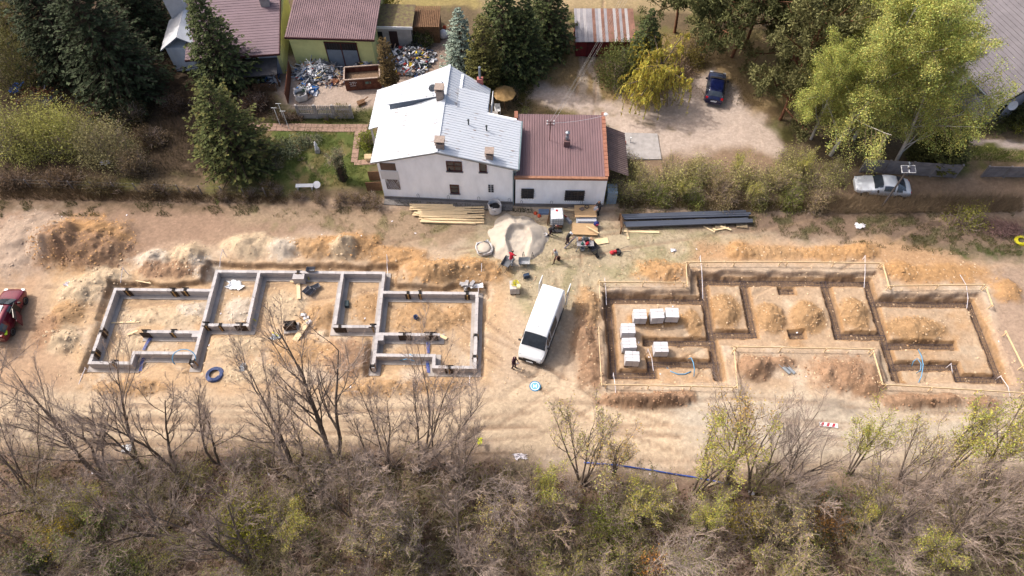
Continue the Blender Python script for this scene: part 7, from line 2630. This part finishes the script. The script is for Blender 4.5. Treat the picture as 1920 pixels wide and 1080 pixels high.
# birches
def birch(name, label, seed, h, lean, n=72000, col=C(184, 186, 106, .94)):
    R = np.random.RandomState(seed)
    t = shoots(R, np.array([[0, 0, -.2]]), np.array([[lean, 0, 1.]]), h, 10, .035, (.01, 0, .02))
    tr = np.linspace(.17, .02, 10)[None, :]
    a, ar = side_shoots(R, t, tr, 40, .1, 1.0, 38, .46, 7, .07, (0, 0, .02), rmin=.014, lenfall=.62, rscale=.36)
    b_, br = side_shoots(R, a, ar, 7, .2, 1.0, 42, .42, 6, .09, (.02, 0, -.1), rmin=.011)
    c_, cr = side_shoots(R, b_, br, 4, .2, 1.0, 40, .75, 5, .09, (.02, 0, -.5), rmin=.008)
    wood = join([tubes(t, tr, 7), tubes(a, ar, 4)])
    tw = join([tubes(b_, br, 3), tubes(c_, cr, 3)])
    ix = R.randint(0, len(c_), n)
    pos, _q = along(c_, ix, R.rand(n))
    ck = (1 + .2 * R.randn(len(c_)))[ix]
    V, F_, cc = leaves(R, pos, .105, col, jit=.22, aspect=.7, hang=.4)
    cc = (cc * np.repeat(ck, 4)[:, None]).clip(.01, .9)
    return parts_to_tree(name, label, 'tree', wood, m_birchbark, (V, F_, cc), twigs=tw, twig_mat=M('twig_birch', C(150, 132, 104), var=.25))


bi = birch('birch_tree', 'tall white stemmed birch leaning right behind the silver car', 31, 15.5, .06)
put(bi, P(1556, 292), .2)
bi2 = birch('birch_tree', 'tall birch with a bare lower stem growing by the concrete fence', 32, 15.5, .1, col=C(176, 180, 98, .94))
put(bi2, P(1678, 308), 2.6)
for i, (bb, u, v, rz, s, lb) in enumerate([(bi, 1600, 262, 1.9, .92, 'birch in the middle of the birch clump'), (bi2, 1520, 262, 3.4, .72, 'small birch at the left edge of the birch clump'), (bi2, 1588, 205, 1.2, .9, 'birch at the back of the birch clump, towards the top edge'), (bi, 1655, 268, 2.3, .8, 'birch at the right edge of the birch clump'), (bi, 1565, 190, 2.8, .8, 'birch at the back left of the birch clump')]):
    put(copy_tree(bb), P(u, v), rz, s, label=lb)
th2 = copy_tree(th)
put(th2, P(1755, 305), .6, (1.15, 1.15, .5), label='dark thuja bush behind the concrete fence under the birches')
put(copy_tree(th), P(1722, 300), 1.6, (.8, .8, .45), label='dark thuja left of the bush behind the concrete fence')
b = bush('evergreen_shrub', 'green shrub before the grey house wall, under its dish', 33, 1.5, 1.2, 1.5, C(88, 94, 48), 1700, .13, col2=C(112, 108, 58))
put(b, P(1856, 238))
put(place(copy_tree(sp3), (0, 0, 0), label='small dark conifer against the gable of the grey house'), P(1908, 232), 0, (.4, .4, .36))
b = bush('evergreen_shrub', 'yellow green shrub at the right edge below the grey house', 34, 1.1, .9, 1.1, C(140, 136, 60), 1100, .12)
put(b, P(1912, 245))

# loose hedge shrubs behind the site boundary, right half
hb = [bush('hedge_shrub', 'shrub', 40 + i, 1.9, 1.3, 2.9, c, 4200, .12, 44, col2=c2, hollow=.1) for i, (c, c2) in enumerate([(C(162, 160, 94), C(150, 138, 102)), (C(178, 172, 110), C(166, 152, 112)), (C(122, 132, 66), C(146, 146, 80)), (C(156, 136, 108), C(164, 152, 102))])]
ORD = ['first', 'second', 'third', 'fourth', 'fifth', 'sixth', 'seventh', 'eighth', 'ninth', 'tenth', 'eleventh', 'twelfth']
HS = [(1165, 372, 0, .85), (1195, 345, 1, .9), (1225, 375, 2, .8), (1255, 352, 1, 1.0), (1290, 372, 2, .85), (1318, 345, 0, 1.0), (1350, 374, 3, .9), (1385, 350, 1, 1.0), (1415, 376, 0, .85), (1450, 352, 1, 1.0), (1482, 376, 2, .8), (1515, 352, 0, 1.05), (1530, 385, 3, .8), (1180, 320, 3, .7), (1300, 322, 1, .7), (1560, 335, 0, .8), (1480, 320, 0, .85)]
for i, (u, v, k, s) in enumerate(HS):
    r_ = hb[k] if not hb[k].get('used') else copy_tree(hb[k])
    hb[k]['used'] = 1
    row = sorted(q[0] for q in HS if (q[1] > 365) == (v > 365))
    lb = '%s shrub from the annex in the %s row of the right boundary hedge' % (ORD[row.index(u)], 'front' if v > 365 else 'back')
    put(r_, P(u, v), i * 1.37, (s, s * .9, s * (.8 + .3 * random.random())), label=lb, group='shrubs of the boundary hedge right of the annex')
for h_ in hb:
    del h_['used']
b = bush('wild_shrub', 'yellow green bush at the field edge left of the brushwood heaps', 50, 1.7, 1.2, 1.8, C(146, 144, 66), 1500, .12, 26, hollow=.3)
put(b, P(1808, 418))
# left garden deciduous
DB = [(62, 268, 2.8, 2.2, 5.0, C(168, 166, 96), 'pale green budding bush at the left, before the large spruces'), (140, 262, 2.8, 2.2, 5.2, C(176, 174, 98), 'light green budding bush, brightest of the left garden'), (212, 285, 2.7, 2.0, 4.4, C(156, 148, 104), 'greyish budding bush between the bright bush and the russet spruce'),
      (12, 262, 2.0, 1.6, 3.6, C(196, 184, 168), 'whitish blossoming bush at the left edge'), (262, 310, 1.6, 1.2, 2.6, C(128, 112, 86), 'brown twiggy bush beside the garden path left of the russet spruce'), (45, 150, 2.8, 2.4, 7.5, C(120, 116, 70), 'olive budding tree at the left edge behind the spruces'),
      (20, 60, 3.0, 2.6, 8.0, C(136, 128, 74), 'olive budding tree in the top left corner'), (120, 330, 1.8, 1.0, 1.6, C(118, 98, 76), 'low brown hedge bush below the bright bush'), (30, 335, 1.9, 1.0, 1.6, C(122, 102, 82), 'low brown hedge bush in the left corner of the boundary'), (200, 345, 1.8, .9, 1.4, C(104, 92, 64), 'low olive hedge bush right of the brown one at the boundary'),
      (300, 352, 1.6, .8, 1.3, C(110, 94, 70), 'low brown hedge bush under the russet spruce, left side'), (720, 20, 1.8, 1.2, 3.6, C(176, 166, 74), 'yellow green tree over the small brick shed'), (790, 72, 1.4, 1.0, 1.6, C(70, 82, 40), 'dark green shrub right of the small white shed'), (1045, 60, 1.0, .8, 2.4, C(150, 128, 112), 'bare greyish shrub right of the white hut'), (1015, 95, 1.6, 1.2, 2.2, C(104, 104, 60), 'olive shrub before the white hut'),
      (290, 255, 1.5, 1.2, 1.8, C(104, 88, 66), 'dark brown bush left beside the russet spruce'), (255, 215, 1.6, 1.2, 2.2, C(92, 84, 56), 'dark olive bush below the largest spruce'), (330, 190, 1.5, 1.2, 1.6, C(98, 80, 62), 'brown bush between the two spruces before the tiled house'), (90, 225, 1.8, 1.4, 3.0, C(132, 124, 80), 'olive bush behind the bright bush of the left garden'), (505, 345, 1.0, .7, 1.1, C(112, 98, 66), 'brownish bush at the lower left lawn corner'),
      (480, 190, 1.8, 1.2, 1.8, C(96, 74, 58), 'reddish brown shrub beside the house terrace left of the skip yard'), (540, 212, 1.5, .6, .9, C(118, 98, 78), 'brown climber on the left end of the concrete garden fence'), (645, 205, 1.0, .6, 1.2, C(150, 142, 92), 'budding shrub on the concrete garden fence'), (690, 262, .8, .7, 1.9, C(138, 146, 60), 'light green shrub at the left corner of the white house'),
      (1290, 105, 1.6, 1.2, 2.4, C(150, 136, 74), 'yellowish undergrowth bush behind the dark blue car'), (1270, 130, 1.4, 1.0, 1.5, C(146, 122, 102), 'tangle of bare branches left of the dark blue car')]
for i, (u, v, rx, ry, h, c, lb) in enumerate(DB):
    b = bush('garden_shrub', lb, 60 + i, rx, ry, h, c, int(1050 * rx * (ry + h) * .5) + 400, .13, 40, hollow=.3, col2=[q * .8 for q in c], cat='shrub' if h < 5 else 'tree')
    put(b, P(u, v + 12))
hl = bush('hedge_shrub', 'bush', 90, 1.2, .75, 1.35, C(120, 102, 74), 800, .1, 34, hollow=.3, col2=C(104, 92, 60))
HB_ = [(560, 372, .8), (600, 376, .85), (640, 378, .9), (672, 380, 1.0), (705, 384, 1.05), (520, 366, .75), (360, 366, .8), (420, 372, .8), (470, 370, .75)]
for i, (u, v, s) in enumerate(HB_):
    put(hl if i == 0 else copy_tree(hl), P(u, v), i * 2.1, s, label='%s low hedge bush from the white house along the garden edge' % ORD[sorted([-q[0] for q in HB_]).index(-u)], group='hedge bushes along the garden edge')
# garden plants
b = bush('juniper_shrub', 'spreading grey green juniper on the lawn beside the russet spruce', 95, 1.9, 1.2, .9, C(112, 118, 88), 1800, .16, needle=True, hollow=.4)
put(b, P(540, 282))
b = bush('juniper_shrub', 'silvery shrub behind the garden statue', 96, 1.3, .7, .8, C(122, 126, 96), 1000, .13, needle=True, hollow=.4)
put(b, P(583, 266))
b = bush('garden_shrub', 'low pale shrub on the lawn, left of the statue', 97, .8, .6, .6, C(140, 132, 104), 500, .1)
put(b, P(520, 312))
b = bush('garden_shrub', 'small green tuft in the middle of the lawn', 98, .5, .4, .45, C(92, 104, 50), 320, .1)
put(b, P(566, 300))
b = bush('garden_shrub', 'small yellow green clump by the garden fence', 99, .4, .3, .6, C(132, 134, 56), 250, .1)
put(b, P(612, 226))
# pollarded garden tree: thick ivy-covered trunk with a low pale crown
R_ = np.random.RandomState(5)
t = shoots(R_, np.array([[0, 0, -.2]]), np.array([[-.02, 0, 1.]]), 3.1, 6, .03, (0, 0, .05))
tr = np.linspace(.38, .3, 6)[None, :]
a, ar = side_shoots(R_, t, tr, 16, .75, 1.0, 60, .42, 6, .12, (0, 0, .06), rmin=.03, rscale=.18)
b_, br = side_shoots(R_, a, ar, 7, .3, 1.0, 45, .6, 4, .12, (0, 0, .02), rmin=.014)
e = b_.reshape(-1, 3)
cr_ = leaves(R_, e[R_.randint(0, len(e), 2200)], .1, C(164, 160, 122), jit=.12)
iv = leaves(R_, np.stack([np.cos(R_.rand(900) * 6.28) * .36, np.sin(R_.rand(900) * 6.28) * .36, R_.rand(900) * 2.8], 1), .15, C(66, 72, 44), jit=.03)
t = parts_to_tree('pollard_tree', 'pollarded tree with thick ivy trunk on the lawn', 'tree', tubes(t, tr, 9), m_barkd, cr_, twigs=join([tubes(a, ar, 5), tubes(b_, br, 4)]), twig_mat=m_twig)
obj('ivy', np_mesh('ivy', iv[0], iv[1], m_needle, col=iv[2]), t)
put(t, P(644, 336))

# ------------------------------------------------------------------ planting: wood edge in the foreground
BT = [bare_tree('bare_tree', 'x', 200 + i, h, r, stems=st, spread=sp, l1=n1, l2=9, l3=8, ang=an, trop=.1, t0=.25) for i, (h, r, st, sp, n1, an) in enumerate([(10.5, .12, 4, 24, 8, 30), (11.8, .12, 2, 13, 11, 28), (13.5, .15, 3, 20, 10, 30), (10.2, .08, 6, 32, 7, 32)])]
used = set()


def put_bare(k, u, v, rz, s, lean, lb):
    r_ = BT[k] if k not in used else copy_tree(BT[k])
    used.add(k)
    put(r_, P(u, v), rz, s, lean, label=lb)


put_bare(0, 195, 895, .3, 1.0, (0.004, -0.22), 'many stemmed bare tree at the left of the wood edge, leaning left')
put_bare(1, 262, 876, 1.0, .95, (0.076, -0.22), 'slim bare tree beside the white box at the wood edge')
put_bare(1, 335, 890, 3.9, 1.0, (0.07, -0.22), 'bare tree with twin stems right of the white box')
put_bare(1, 408, 868, 5.0, .85, (0.1, -0.22), 'slim bare tree below the blue pipe coil')
put_bare(0, 545, 893, 2.4, .8, (0.028, -0.22), 'low bare tree leaning left of the big forked bare tree')
put_bare(1, 556, 884, 2.2, 1.0, (0.112, -0.22), 'mossy bare tree left next to the big forked one')
put_bare(2, 628, 872, .6, 1.05, (0.16, -0.22), 'big forked bare tree in the left half of the wood edge')
put_bare(3, 790, 880, .2, 1.1, (0.136, -0.22), 'spreading bare tree below the right wing of the block foundation')
put_bare(3, 728, 878, 2.5, .9, (0.088, -0.22), 'bushy bare tree between the forked one and the spreading one')
put_bare(3, 860, 905, 4.0, .8, (0.13, -0.22), 'low bare tree below the yellow scrap of cloth')
put_bare(0, -20, 800, 4.0, .9, (0.1, -0.22), 'bare tree cut by the left edge above the wood')
put_bare(3, 60, 950, 1.0, 1.0, (0.1, -0.22), 'bare bush in the lower left corner of the wood')
put_bare(2, 470, 1060, 1.5, .8, (0.1, -0.22), 'bare tree at the bottom edge left of the middle')
put_bare(3, 300, 1000, 3.0, 1.0, (0.1, -0.22), 'bare bush between the yellow shrubs of the lower left wood')
put_bare(3, 680, 990, 5.2, 1.0, (0.1, -0.22), 'bare bush in the wood below the spreading bare tree')
put_bare(2, 860, 1050, 3.3, .75, (0.1, -0.22), 'bare tree at the bottom edge near the middle')
put_bare(0, 1760, 1040, 1.2, .9, (0.1, -0.22), 'dense grey bare bush in the lower right corner of the wood')
put_bare(3, 1640, 1010, 2.6, 1.0, (0.1, -0.22), 'grey bare bush left of the dense one in the lower right')
put_bare(3, 1850, 1000, 4.4, 1.0, (0.1, -0.22), 'grey bare bush at the lower right edge')
put_bare(3, 1408, 925, .9, .95, (0.16, -0.22), 'bare bush leaning right, second from the barrier board')
put_bare(1, 1444, 948, 2.9, .85, (0.196, -0.22), 'bare slanting tree below the barrier board')
LT = []
for i, (h, r, st, c, nb, lb) in enumerate([(6.0, .07, 6, C(196, 182, 112), 1900, 'a'), (7.8, .1, 3, C(186, 178, 92), 3600, 'b'), (7.2, .09, 3, C(196, 168, 98), 1500, 'c'), (7.4, .09, 3, C(186, 182, 92), 4000, 'd')]):
    LT.append(bare_tree('young_tree', lb, 230 + i, h, r, buds=nb, budcol=c, stems=st, spread=30 if st > 3 else 16, l1=7, l2=7, l3=6, ang=36, trop=.09))
usedl = set()


def put_leafy(k, u, v, rz, s, lean, lb):
    r_ = LT[k] if k not in usedl else copy_tree(LT[k])
    usedl.add(k)
    if 880 <= v <= 930 and not isinstance(s, tuple):
        s = (s * 1.2, s * 1.2, s * 1.35)
    put(r_, P(u, v), rz, s, lean, label=lb)


put_leafy(0, 1090, 905, .4, .95, (0.1, -0.22), 'round pale budding tree over the left end of the blue pipe')
put_leafy(2, 1152, 905, 1.4, .75, (0.1, -0.22), 'thin sparse sapling right of the round budding tree')
put_leafy(1, 1296, 925, 2.0, .95, (0.088, -0.22), 'yellow green young tree standing over the middle of the blue pipe')
put_leafy(2, 1362, 912, 0, 1.0, (0.112, -0.22), 'orange stemmed sparse young tree at the right end of the blue pipe')
put_leafy(3, 1592, 890, 2.2, .72, (0.1, -0.22), 'small leafy tree below the barrier board, right of it')
put_leafy(3, 1750, 905, .8, .95, (0.052, -0.22), 'leafy yellow green tree below the last spoil heap at the right')
put_leafy(1, 1838, 905, 4.2, .9, (0.052, -0.22), 'leafy young tree second from the right edge')
put_leafy(3, 1925, 905, 5.2, 1.0, (0.04, -0.22), 'leafy young tree cut by the right edge')
put_leafy(0, 1690, 900, 3.2, .8, (0.13, -0.22), 'bushy budding sapling between the leafy trees at the right')
for k_, u, v, rz, sc_, lb in [(3, 1010, 955, 1.1, .8, 'leafy tree of the lower wood just right of the middle'), (1, 1175, 975, 2.3, .8, 'leafy tree of the lower wood below the thin sapling'), (3, 1320, 1000, 3.1, .75, 'leafy tree of the lower wood below the orange stemmed one'), (0, 1450, 1030, .4, .9, 'pale budding tree at the bottom edge, right half'), (1, 1605, 985, 4.4, .75, 'leafy tree of the lower wood behind the rusty bush'), (3, 1700, 1050, 5.3, .8, 'leafy tree at the bottom edge near the dense grey bush'),
                              (1, 560, 1010, 1.9, .75, 'leafy tree right of the big bright bush in the lower wood'), (3, 180, 965, .7, .6, 'leafy sapling above the golden bush in the lower left wood'), (0, 930, 1010, 2.2, .9, 'pale budding tree in the lower wood near the middle'), (0, 720, 1040, 5.0, .9, 'pale budding tree at the bottom edge left of the middle'), (1, 1880, 1040, 2.0, .8, 'leafy tree in the lower right corner of the wood')]:
    put_leafy(k_, u, v, rz, sc_, (.05, -.1), lb)
for i, (u, v, sc_) in enumerate([(1210, 362, .42), (1272, 380, .38), (1335, 362, .45), (1400, 382, .4), (1465, 362, .46), (1500, 340, .5), (1240, 335, .42), (1370, 335, .45)]):
    put_leafy([0, 3][i % 2], u, v, i * 1.9, (sc_, sc_, sc_ * 1.05), (0, 0), '%s straggly sapling from the annex sticking out of the right boundary hedge' % ORD[sorted([1210, 1272, 1335, 1400, 1465, 1500, 1240, 1370]).index(u)])
for i, (u, v, rx, ry, h, c, lb) in enumerate([(478, 985, 2.4, 1.9, 4.0, C(160, 158, 60), 'big bright yellow green bush in the lower left wood'), (135, 1010, 1.5, 1.2, 3.0, C(176, 156, 64), 'golden yellow bush in the lower left wood'), (235, 1075, 1.5, 1.3, 2.6, C(112, 126, 54), 'green bush at the bottom edge below the golden one'),
                                              (1130, 985, 2.0, 1.6, 2.4, C(128, 134, 58), 'green bush in the wood right of the middle'), (1215, 1070, .9, .8, 3.0, C(196, 140, 74), 'orange brown bush at the bottom edge'), (1390, 980, 1.2, 1.0, 3.4, C(186, 168, 70), 'yellow leaved bush below the bare slanting tree'), (1545, 985, 1.6, 1.3, 2.8, C(172, 130, 76), 'rusty orange twiggy bush in the right half of the wood'),
                                              (1180, 1060, 1.6, 1.4, 1.9, C(110, 116, 58), 'dull green bush left of the orange brown one'), (1500, 1060, 1.8, 1.4, 2.2, C(104, 108, 62), 'dull green bush at the bottom edge right of the middle'), (1885, 960, 1.3, 1.2, 2.6, C(170, 160, 62), 'yellow bush at the right edge of the wood'), (700, 930, 1.0, .8, 1.4, C(128, 136, 52), 'small fresh green bush below the forked bare tree'), (925, 920, 1.2, 1.0, 2.4, C(136, 128, 72), 'olive bush right of the yellow scrap of cloth'), (60, 1060, 1.4, 1.2, 2.4, C(96, 106, 50), 'dark green bush in the lower left corner')]):
    b = bush('wild_shrub', lb, 120 + i, rx, ry, h, c, int(760 * rx * (ry + h) * .5) + 300, .11, 60, hollow=.05, col2=[q * .8 for q in c])
    put(b, P(u, v))

# the tangled undergrowth of the wood, one mass
spots, srot, sscl, sidx = [], [], [], []
bases = []
for i in range(3):
    _r, w_, tw_, sk_ = skeleton_tree(320 + i, 6.2 + i, .06, stems=3, spread=24, l1=7, l2=7, l3=6, ang=32, trop=.08, rmin=.0075)
    bases.append((join([w_, tw_]), sk_[3].reshape(-1, 3)))
for i in range(5):
    R_ = np.random.RandomState(300 + i)
    ns = 11
    d = _norm(np.stack([R_.randn(ns), R_.randn(ns), np.abs(R_.randn(ns)) * .9 + .5], 1))
    st = shoots(R_, np.stack([R_.randn(ns) * .3, R_.randn(ns) * .3, np.full(ns, -.1)], 1), d, 1.8 * (.6 + .8 * R_.rand(ns)), 5, .18, (0, 0, .0))
    sr = np.broadcast_to(np.linspace(.02, .009, 5)[None, :], (ns, 5)).copy()
    a, ar = side_shoots(R_, st, sr, 8, .15, 1, 52, .5, 4, .25, (0, 0, .0), rmin=.0095)
    c_, cr = side_shoots(R_, a, ar, 6, .1, 1, 55, .55, 3, .25, (0, 0, -.02), rmin=.008)
    bases.append((join([tubes(st, sr, 3), tubes(a, ar, 3), tubes(c_, cr, 3)]), c_.reshape(-1, 3)))
LP, LC = [], []
R_ = np.random.RandomState(9)
k = 0
while k < 330:
    x, y = R_.uniform(-36, 37), R_.uniform(3, 16.4)
    if abs(x) > y * 1.0 + 26 or y > 15.2 + 1.2 * float(fbm(np.array([x]), np.array([y]), 4, 2, 66)[0]) - (1.9 if x > 2 else 0):
        continue
    tall = k % 5 == 0 and y < 14.2
    (V, F_), tips = bases[(k // 5) % 3] if tall else bases[3 + k % 5]
    q, s = R_.rand() * 6.283, (.75 + .4 * R_.rand()) if tall else (.6 + .6 * R_.rand())
    ca, sa = math.cos(q) * s, math.sin(q) * s
    spots.append((x, y, gz(x, y)))
    srot.append(q)
    sscl.append(s)
    sidx.append((k // 5) % 3 if tall else 3 + k % 5)
    R_.rand()
    R_.randint(4)
    gr = R_.rand()
    fz = float(fbm(np.array([x]), np.array([y]), 4.5, 3, 67)[0])
    if gr > .15:
        m_ = int((760 if not tall else 1200) * gr * (1 + 2.2 * max(0, fz + .1)))
        tp = tips[R_.randint(0, len(tips), m_)]
        LP.append(np.stack([tp[:, 0] * ca - tp[:, 1] * sa + x, tp[:, 0] * sa + tp[:, 1] * ca + y, tp[:, 2] * s * .85 + gz(x, y)], 1))
        cc = [C(164, 164, 86, .85), C(184, 176, 92, .85), C(156, 148, 96, .85), C(138, 150, 76, .85)][int(np.clip((fz + .5) * 4 + R_.randn() * .7, 0, 3))]
        LC.append(np.repeat(np.asarray(cc)[None, :], m_, 0))
    k += 1
m_under = M('undergrowth_twigs', (0, 0, 0), rough=.95, var=.25, scale=1.5, attr=True)
_nt = m_under.node_tree
_oi = _nt.nodes.new('ShaderNodeObjectInfo')
_mr = _nt.nodes.new('ShaderNodeMapRange')
_mr.inputs['To Min'].default_value = .85
_mr.inputs['To Max'].default_value = 1.45
_nt.links.new(_oi.outputs['Random'], _mr.inputs[0])
_vm = _nt.nodes.new('ShaderNodeVectorMath')
_vm.operation = 'SCALE'
_b = _nt.nodes['Principled BSDF']
_nt.links.new(_b.inputs['Base Color'].links[0].from_socket, _vm.inputs[0])
_nt.links.new(_mr.outputs[0], _vm.inputs['Scale'])
_nt.links.new(_vm.outputs[0], _b.inputs['Base Color'])
kit = bpy.data.collections.new('undergrowth_plants')        # source plants, drawn only through the one undergrowth object
for i, ((V, F_), tips) in enumerate(bases):
    c_ = np.asarray([C(176, 156, 140), C(166, 144, 126), C(182, 164, 152), C(158, 144, 116)][i % 4])
    me = np_mesh('plant_%d' % i, V * np.array([1, 1, .85]), F_, m_under, col=np.repeat(c_[None, :], len(V), 0))
    kit.objects.link(bpy.data.objects.new('plant_%d' % i, me))
me = bpy.data.meshes.new('undergrowth')
me.from_pydata(spots, [], [])
for nm, tp, vals in (('rot', 'FLOAT', srot), ('scl', 'FLOAT', sscl), ('idx', 'INT', sidx)):
    me.attributes.new(nm, tp, 'POINT').data.foreach_set('value', vals)
o = obj('undergrowth', me)
ng = bpy.data.node_groups.new('undergrowth_scatter', 'GeometryNodeTree')
ng.interface.new_socket('Geometry', in_out='INPUT', socket_type='NodeSocketGeometry')
ng.interface.new_socket('Geometry', in_out='OUTPUT', socket_type='NodeSocketGeometry')
N_, L_ = ng.nodes, ng.links
gi, go_ = N_.new('NodeGroupInput'), N_.new('NodeGroupOutput')
ci = N_.new('GeometryNodeCollectionInfo')
ci.inputs['Collection'].default_value = kit
ci.inputs['Separate Children'].default_value = True
ci.inputs['Reset Children'].default_value = True
ip = N_.new('GeometryNodeInstanceOnPoints')
ip.inputs['Pick Instance'].default_value = True
at_ = {}
for nm, tp in (('rot', 'FLOAT'), ('scl', 'FLOAT'), ('idx', 'INT')):
    a_ = N_.new('GeometryNodeInputNamedAttribute')
    a_.data_type = tp
    a_.inputs['Name'].default_value = nm
    at_[nm] = a_.outputs['Attribute']
cx = N_.new('ShaderNodeCombineXYZ')
L_.new(at_['rot'], cx.inputs['Z'])
L_.new(gi.outputs[0], ip.inputs['Points'])
L_.new(ci.outputs[0], ip.inputs['Instance'])
L_.new(at_['idx'], ip.inputs['Instance Index'])
L_.new(cx.outputs[0], ip.inputs['Rotation'])
L_.new(at_['scl'], ip.inputs['Scale'])
L_.new(ip.outputs[0], go_.inputs[0])
o.modifiers.new('scatter', 'NODES').node_group = ng
tag(o, 'tangled bare undergrowth of the wood along the bottom', 'undergrowth', kind='stuff')
LP, LC = np.concatenate(LP), np.concatenate(LC)
V, F_, cc = leaves(R_, LP, .095, (1, 1, 1), jit=.1)
o = obj('undergrowth_leaves', np_mesh('undergrowth_leaves', V, F_, m_leaf, col=(cc * np.repeat(LC, 4, 0)).clip(.005, .9)))
tag(o, 'sparse fresh leaves on the undergrowth of the wood', 'leaves', kind='stuff')


# grass, straw and dry reeds
def blades(name, spots, label, cat):
    V, Cc = [], []
    for (pts_, ln, wd_, c) in spots:
        n = len(pts_)
        d = _norm(np.stack([RS.randn(n) * .5, RS.randn(n) * .5, np.ones(n)], 1)) * (ln * (.5 + RS.rand(n)))[:, None]
        q = RS.rand(n) * 6.283
        w = np.stack([np.cos(q), np.sin(q), 0 * q], 1) * wd_
        V.append(np.stack([pts_ - w, pts_ + w, pts_ + d], 1).reshape(-1, 3))
        Cc.append(np.repeat(np.asarray(c)[None, :] * (.65 + .7 * RS.rand(n, 1)), 3, 0))
    V = np.concatenate(V)
    o_ = obj(name, np_mesh(name, V, np.arange(len(V)).reshape(-1, 3), m_leaf, col=np.concatenate(Cc)))
    return tag(o_, label, cat, kind='stuff')


def scatter(poly, n, dens=None, zoff=0.0):
    pl = px_poly(poly)
    xs, ys = [p[0] for p in pl], [p[1] for p in pl]
    x, y = RS.uniform(min(xs), max(xs), n * 3), RS.uniform(min(ys), max(ys), n * 3)
    ok = sdf_poly(x, y, pl) < 0
    if dens is not None:
        ok &= fbm(x, y, dens[0], 3, dens[1]) > dens[2]
    x, y = x[ok][:n], y[ok][:n]
    ix = np.clip(np.searchsorted(gx, x) - 1, 0, len(gx) - 1)
    iy = np.clip(np.searchsorted(gy, y) - 1, 0, len(gy) - 1)
    return np.stack([x, y, ZG[iy, ix] + zoff], 1)


lawn = [(472, 238), (700, 235), (703, 350), (562, 350), (470, 330)]
blades('lawn_grass', [(scatter(lawn, 9000, (1.2, 3, .0)), .14, .018, C(112, 124, 60)), (scatter([(470, 205), (700, 200), (702, 232), (470, 236)], 2500, (1, 5, -.1)), .2, .018, C(96, 110, 52))], 'green lawn grass of the garden left of the white house', 'grass')
blades('straw_grass', [(scatter([(900, 400), (1180, 420), (1450, 440), (1300, 490), (1130, 535), (1030, 600), (930, 520)], 9000, (1.0, 41, -.1)), .14, .012, C(190, 176, 140)),
                       (scatter([(430, 390), (900, 402), (740, 470), (600, 425)], 4000, (.9, 43, .05)), .16, .014, C(138, 132, 88)),
                       (scatter([(1130, 394), (1900, 394), (1915, 480), (1700, 470), (1420, 440)], 9000, (1.0, 45, .0)), .2, .016, C(112, 104, 66)),
                       (scatter([(1640, 440), (1915, 440), (1915, 480), (1760, 478)], 2200, (.7, 46, .05)), .14, .016, C(116, 116, 72)),
                       (scatter([(0, 376), (700, 388), (690, 402), (0, 410)], 4500, (1.2, 49, .1)), .2, .018, C(92, 94, 52)),
                       (scatter([(960, 60), (1330, 60), (1480, 200), (1200, 200), (975, 150)], 7000, (1.5, 81, -.1)), .18, .018, C(146, 128, 82)),
                       (scatter([(980, 190), (1100, 220), (1190, 275), (1130, 225), (990, 212)], 1500), .18, .018, C(120, 118, 66)),
                       (scatter([(1810, 272), (1918, 282), (1918, 305), (1810, 300)], 1500), .2, .02, C(112, 124, 56)),
                       (scatter([(0, 60), (330, 60), (500, 170), (470, 330), (0, 340)], 16000, (1.5, 53, -.2)), .35, .02, C(96, 84, 60)),
                       (scatter([(730, 375), (1000, 392), (1000, 400), (730, 385)], 1500), .22, .02, C(80, 84, 50))], 'dry straw and grass tufts on the site and the yards', 'grass')
blades('dry_reeds', [(scatter([(1540, 372), (1915, 372), (1915, 398), (1540, 402)], 9000), 1.0, .012, C(168, 146, 118)), (scatter([(1160, 378), (1540, 380), (1540, 398), (1160, 392)], 3500), .8, .014, C(118, 104, 68)), (scatter([(0, 350), (540, 372), (540, 384), (0, 375)], 5000), .8, .014, C(106, 88, 66))], 'dry brown reeds and weeds along the hedge line', 'reeds')

# leaf litter on the wood floor
n_ = 42000
x, y = RS.uniform(-36, 37, n_), RS.uniform(4, 16.6, n_)
ok_ = y + 1.3 * fbm(x, y, 3.5, 4, 71) + 1.8 * sst(x, -1, 5) < 15.6
x, y = x[ok_], y[ok_]
n_ = len(x)
ix, iy = np.clip(np.searchsorted(gx, x) - 1, 0, len(gx) - 1), np.clip(np.searchsorted(gy, y) - 1, 0, len(gy) - 1)
V, F_, cc = leaves(RS, np.stack([x, y, ZG[iy, ix] + .03], 1), .17, (1, 1, 1), jit=.015, aspect=.7, flat=.75)
lc = np.array([C(150, 122, 104), C(124, 98, 80), C(172, 148, 128), C(108, 90, 70), C(138, 120, 78)])[RS.randint(0, 5, n_)]
o = obj('leaf_litter', np_mesh('leaf_litter', V, F_, m_leaf, col=(cc * np.repeat(lc, 4, 0)).clip(.005, .9)))
tag(o, 'brown dead leaves covering the floor of the wood', 'leaf litter', kind='stuff')
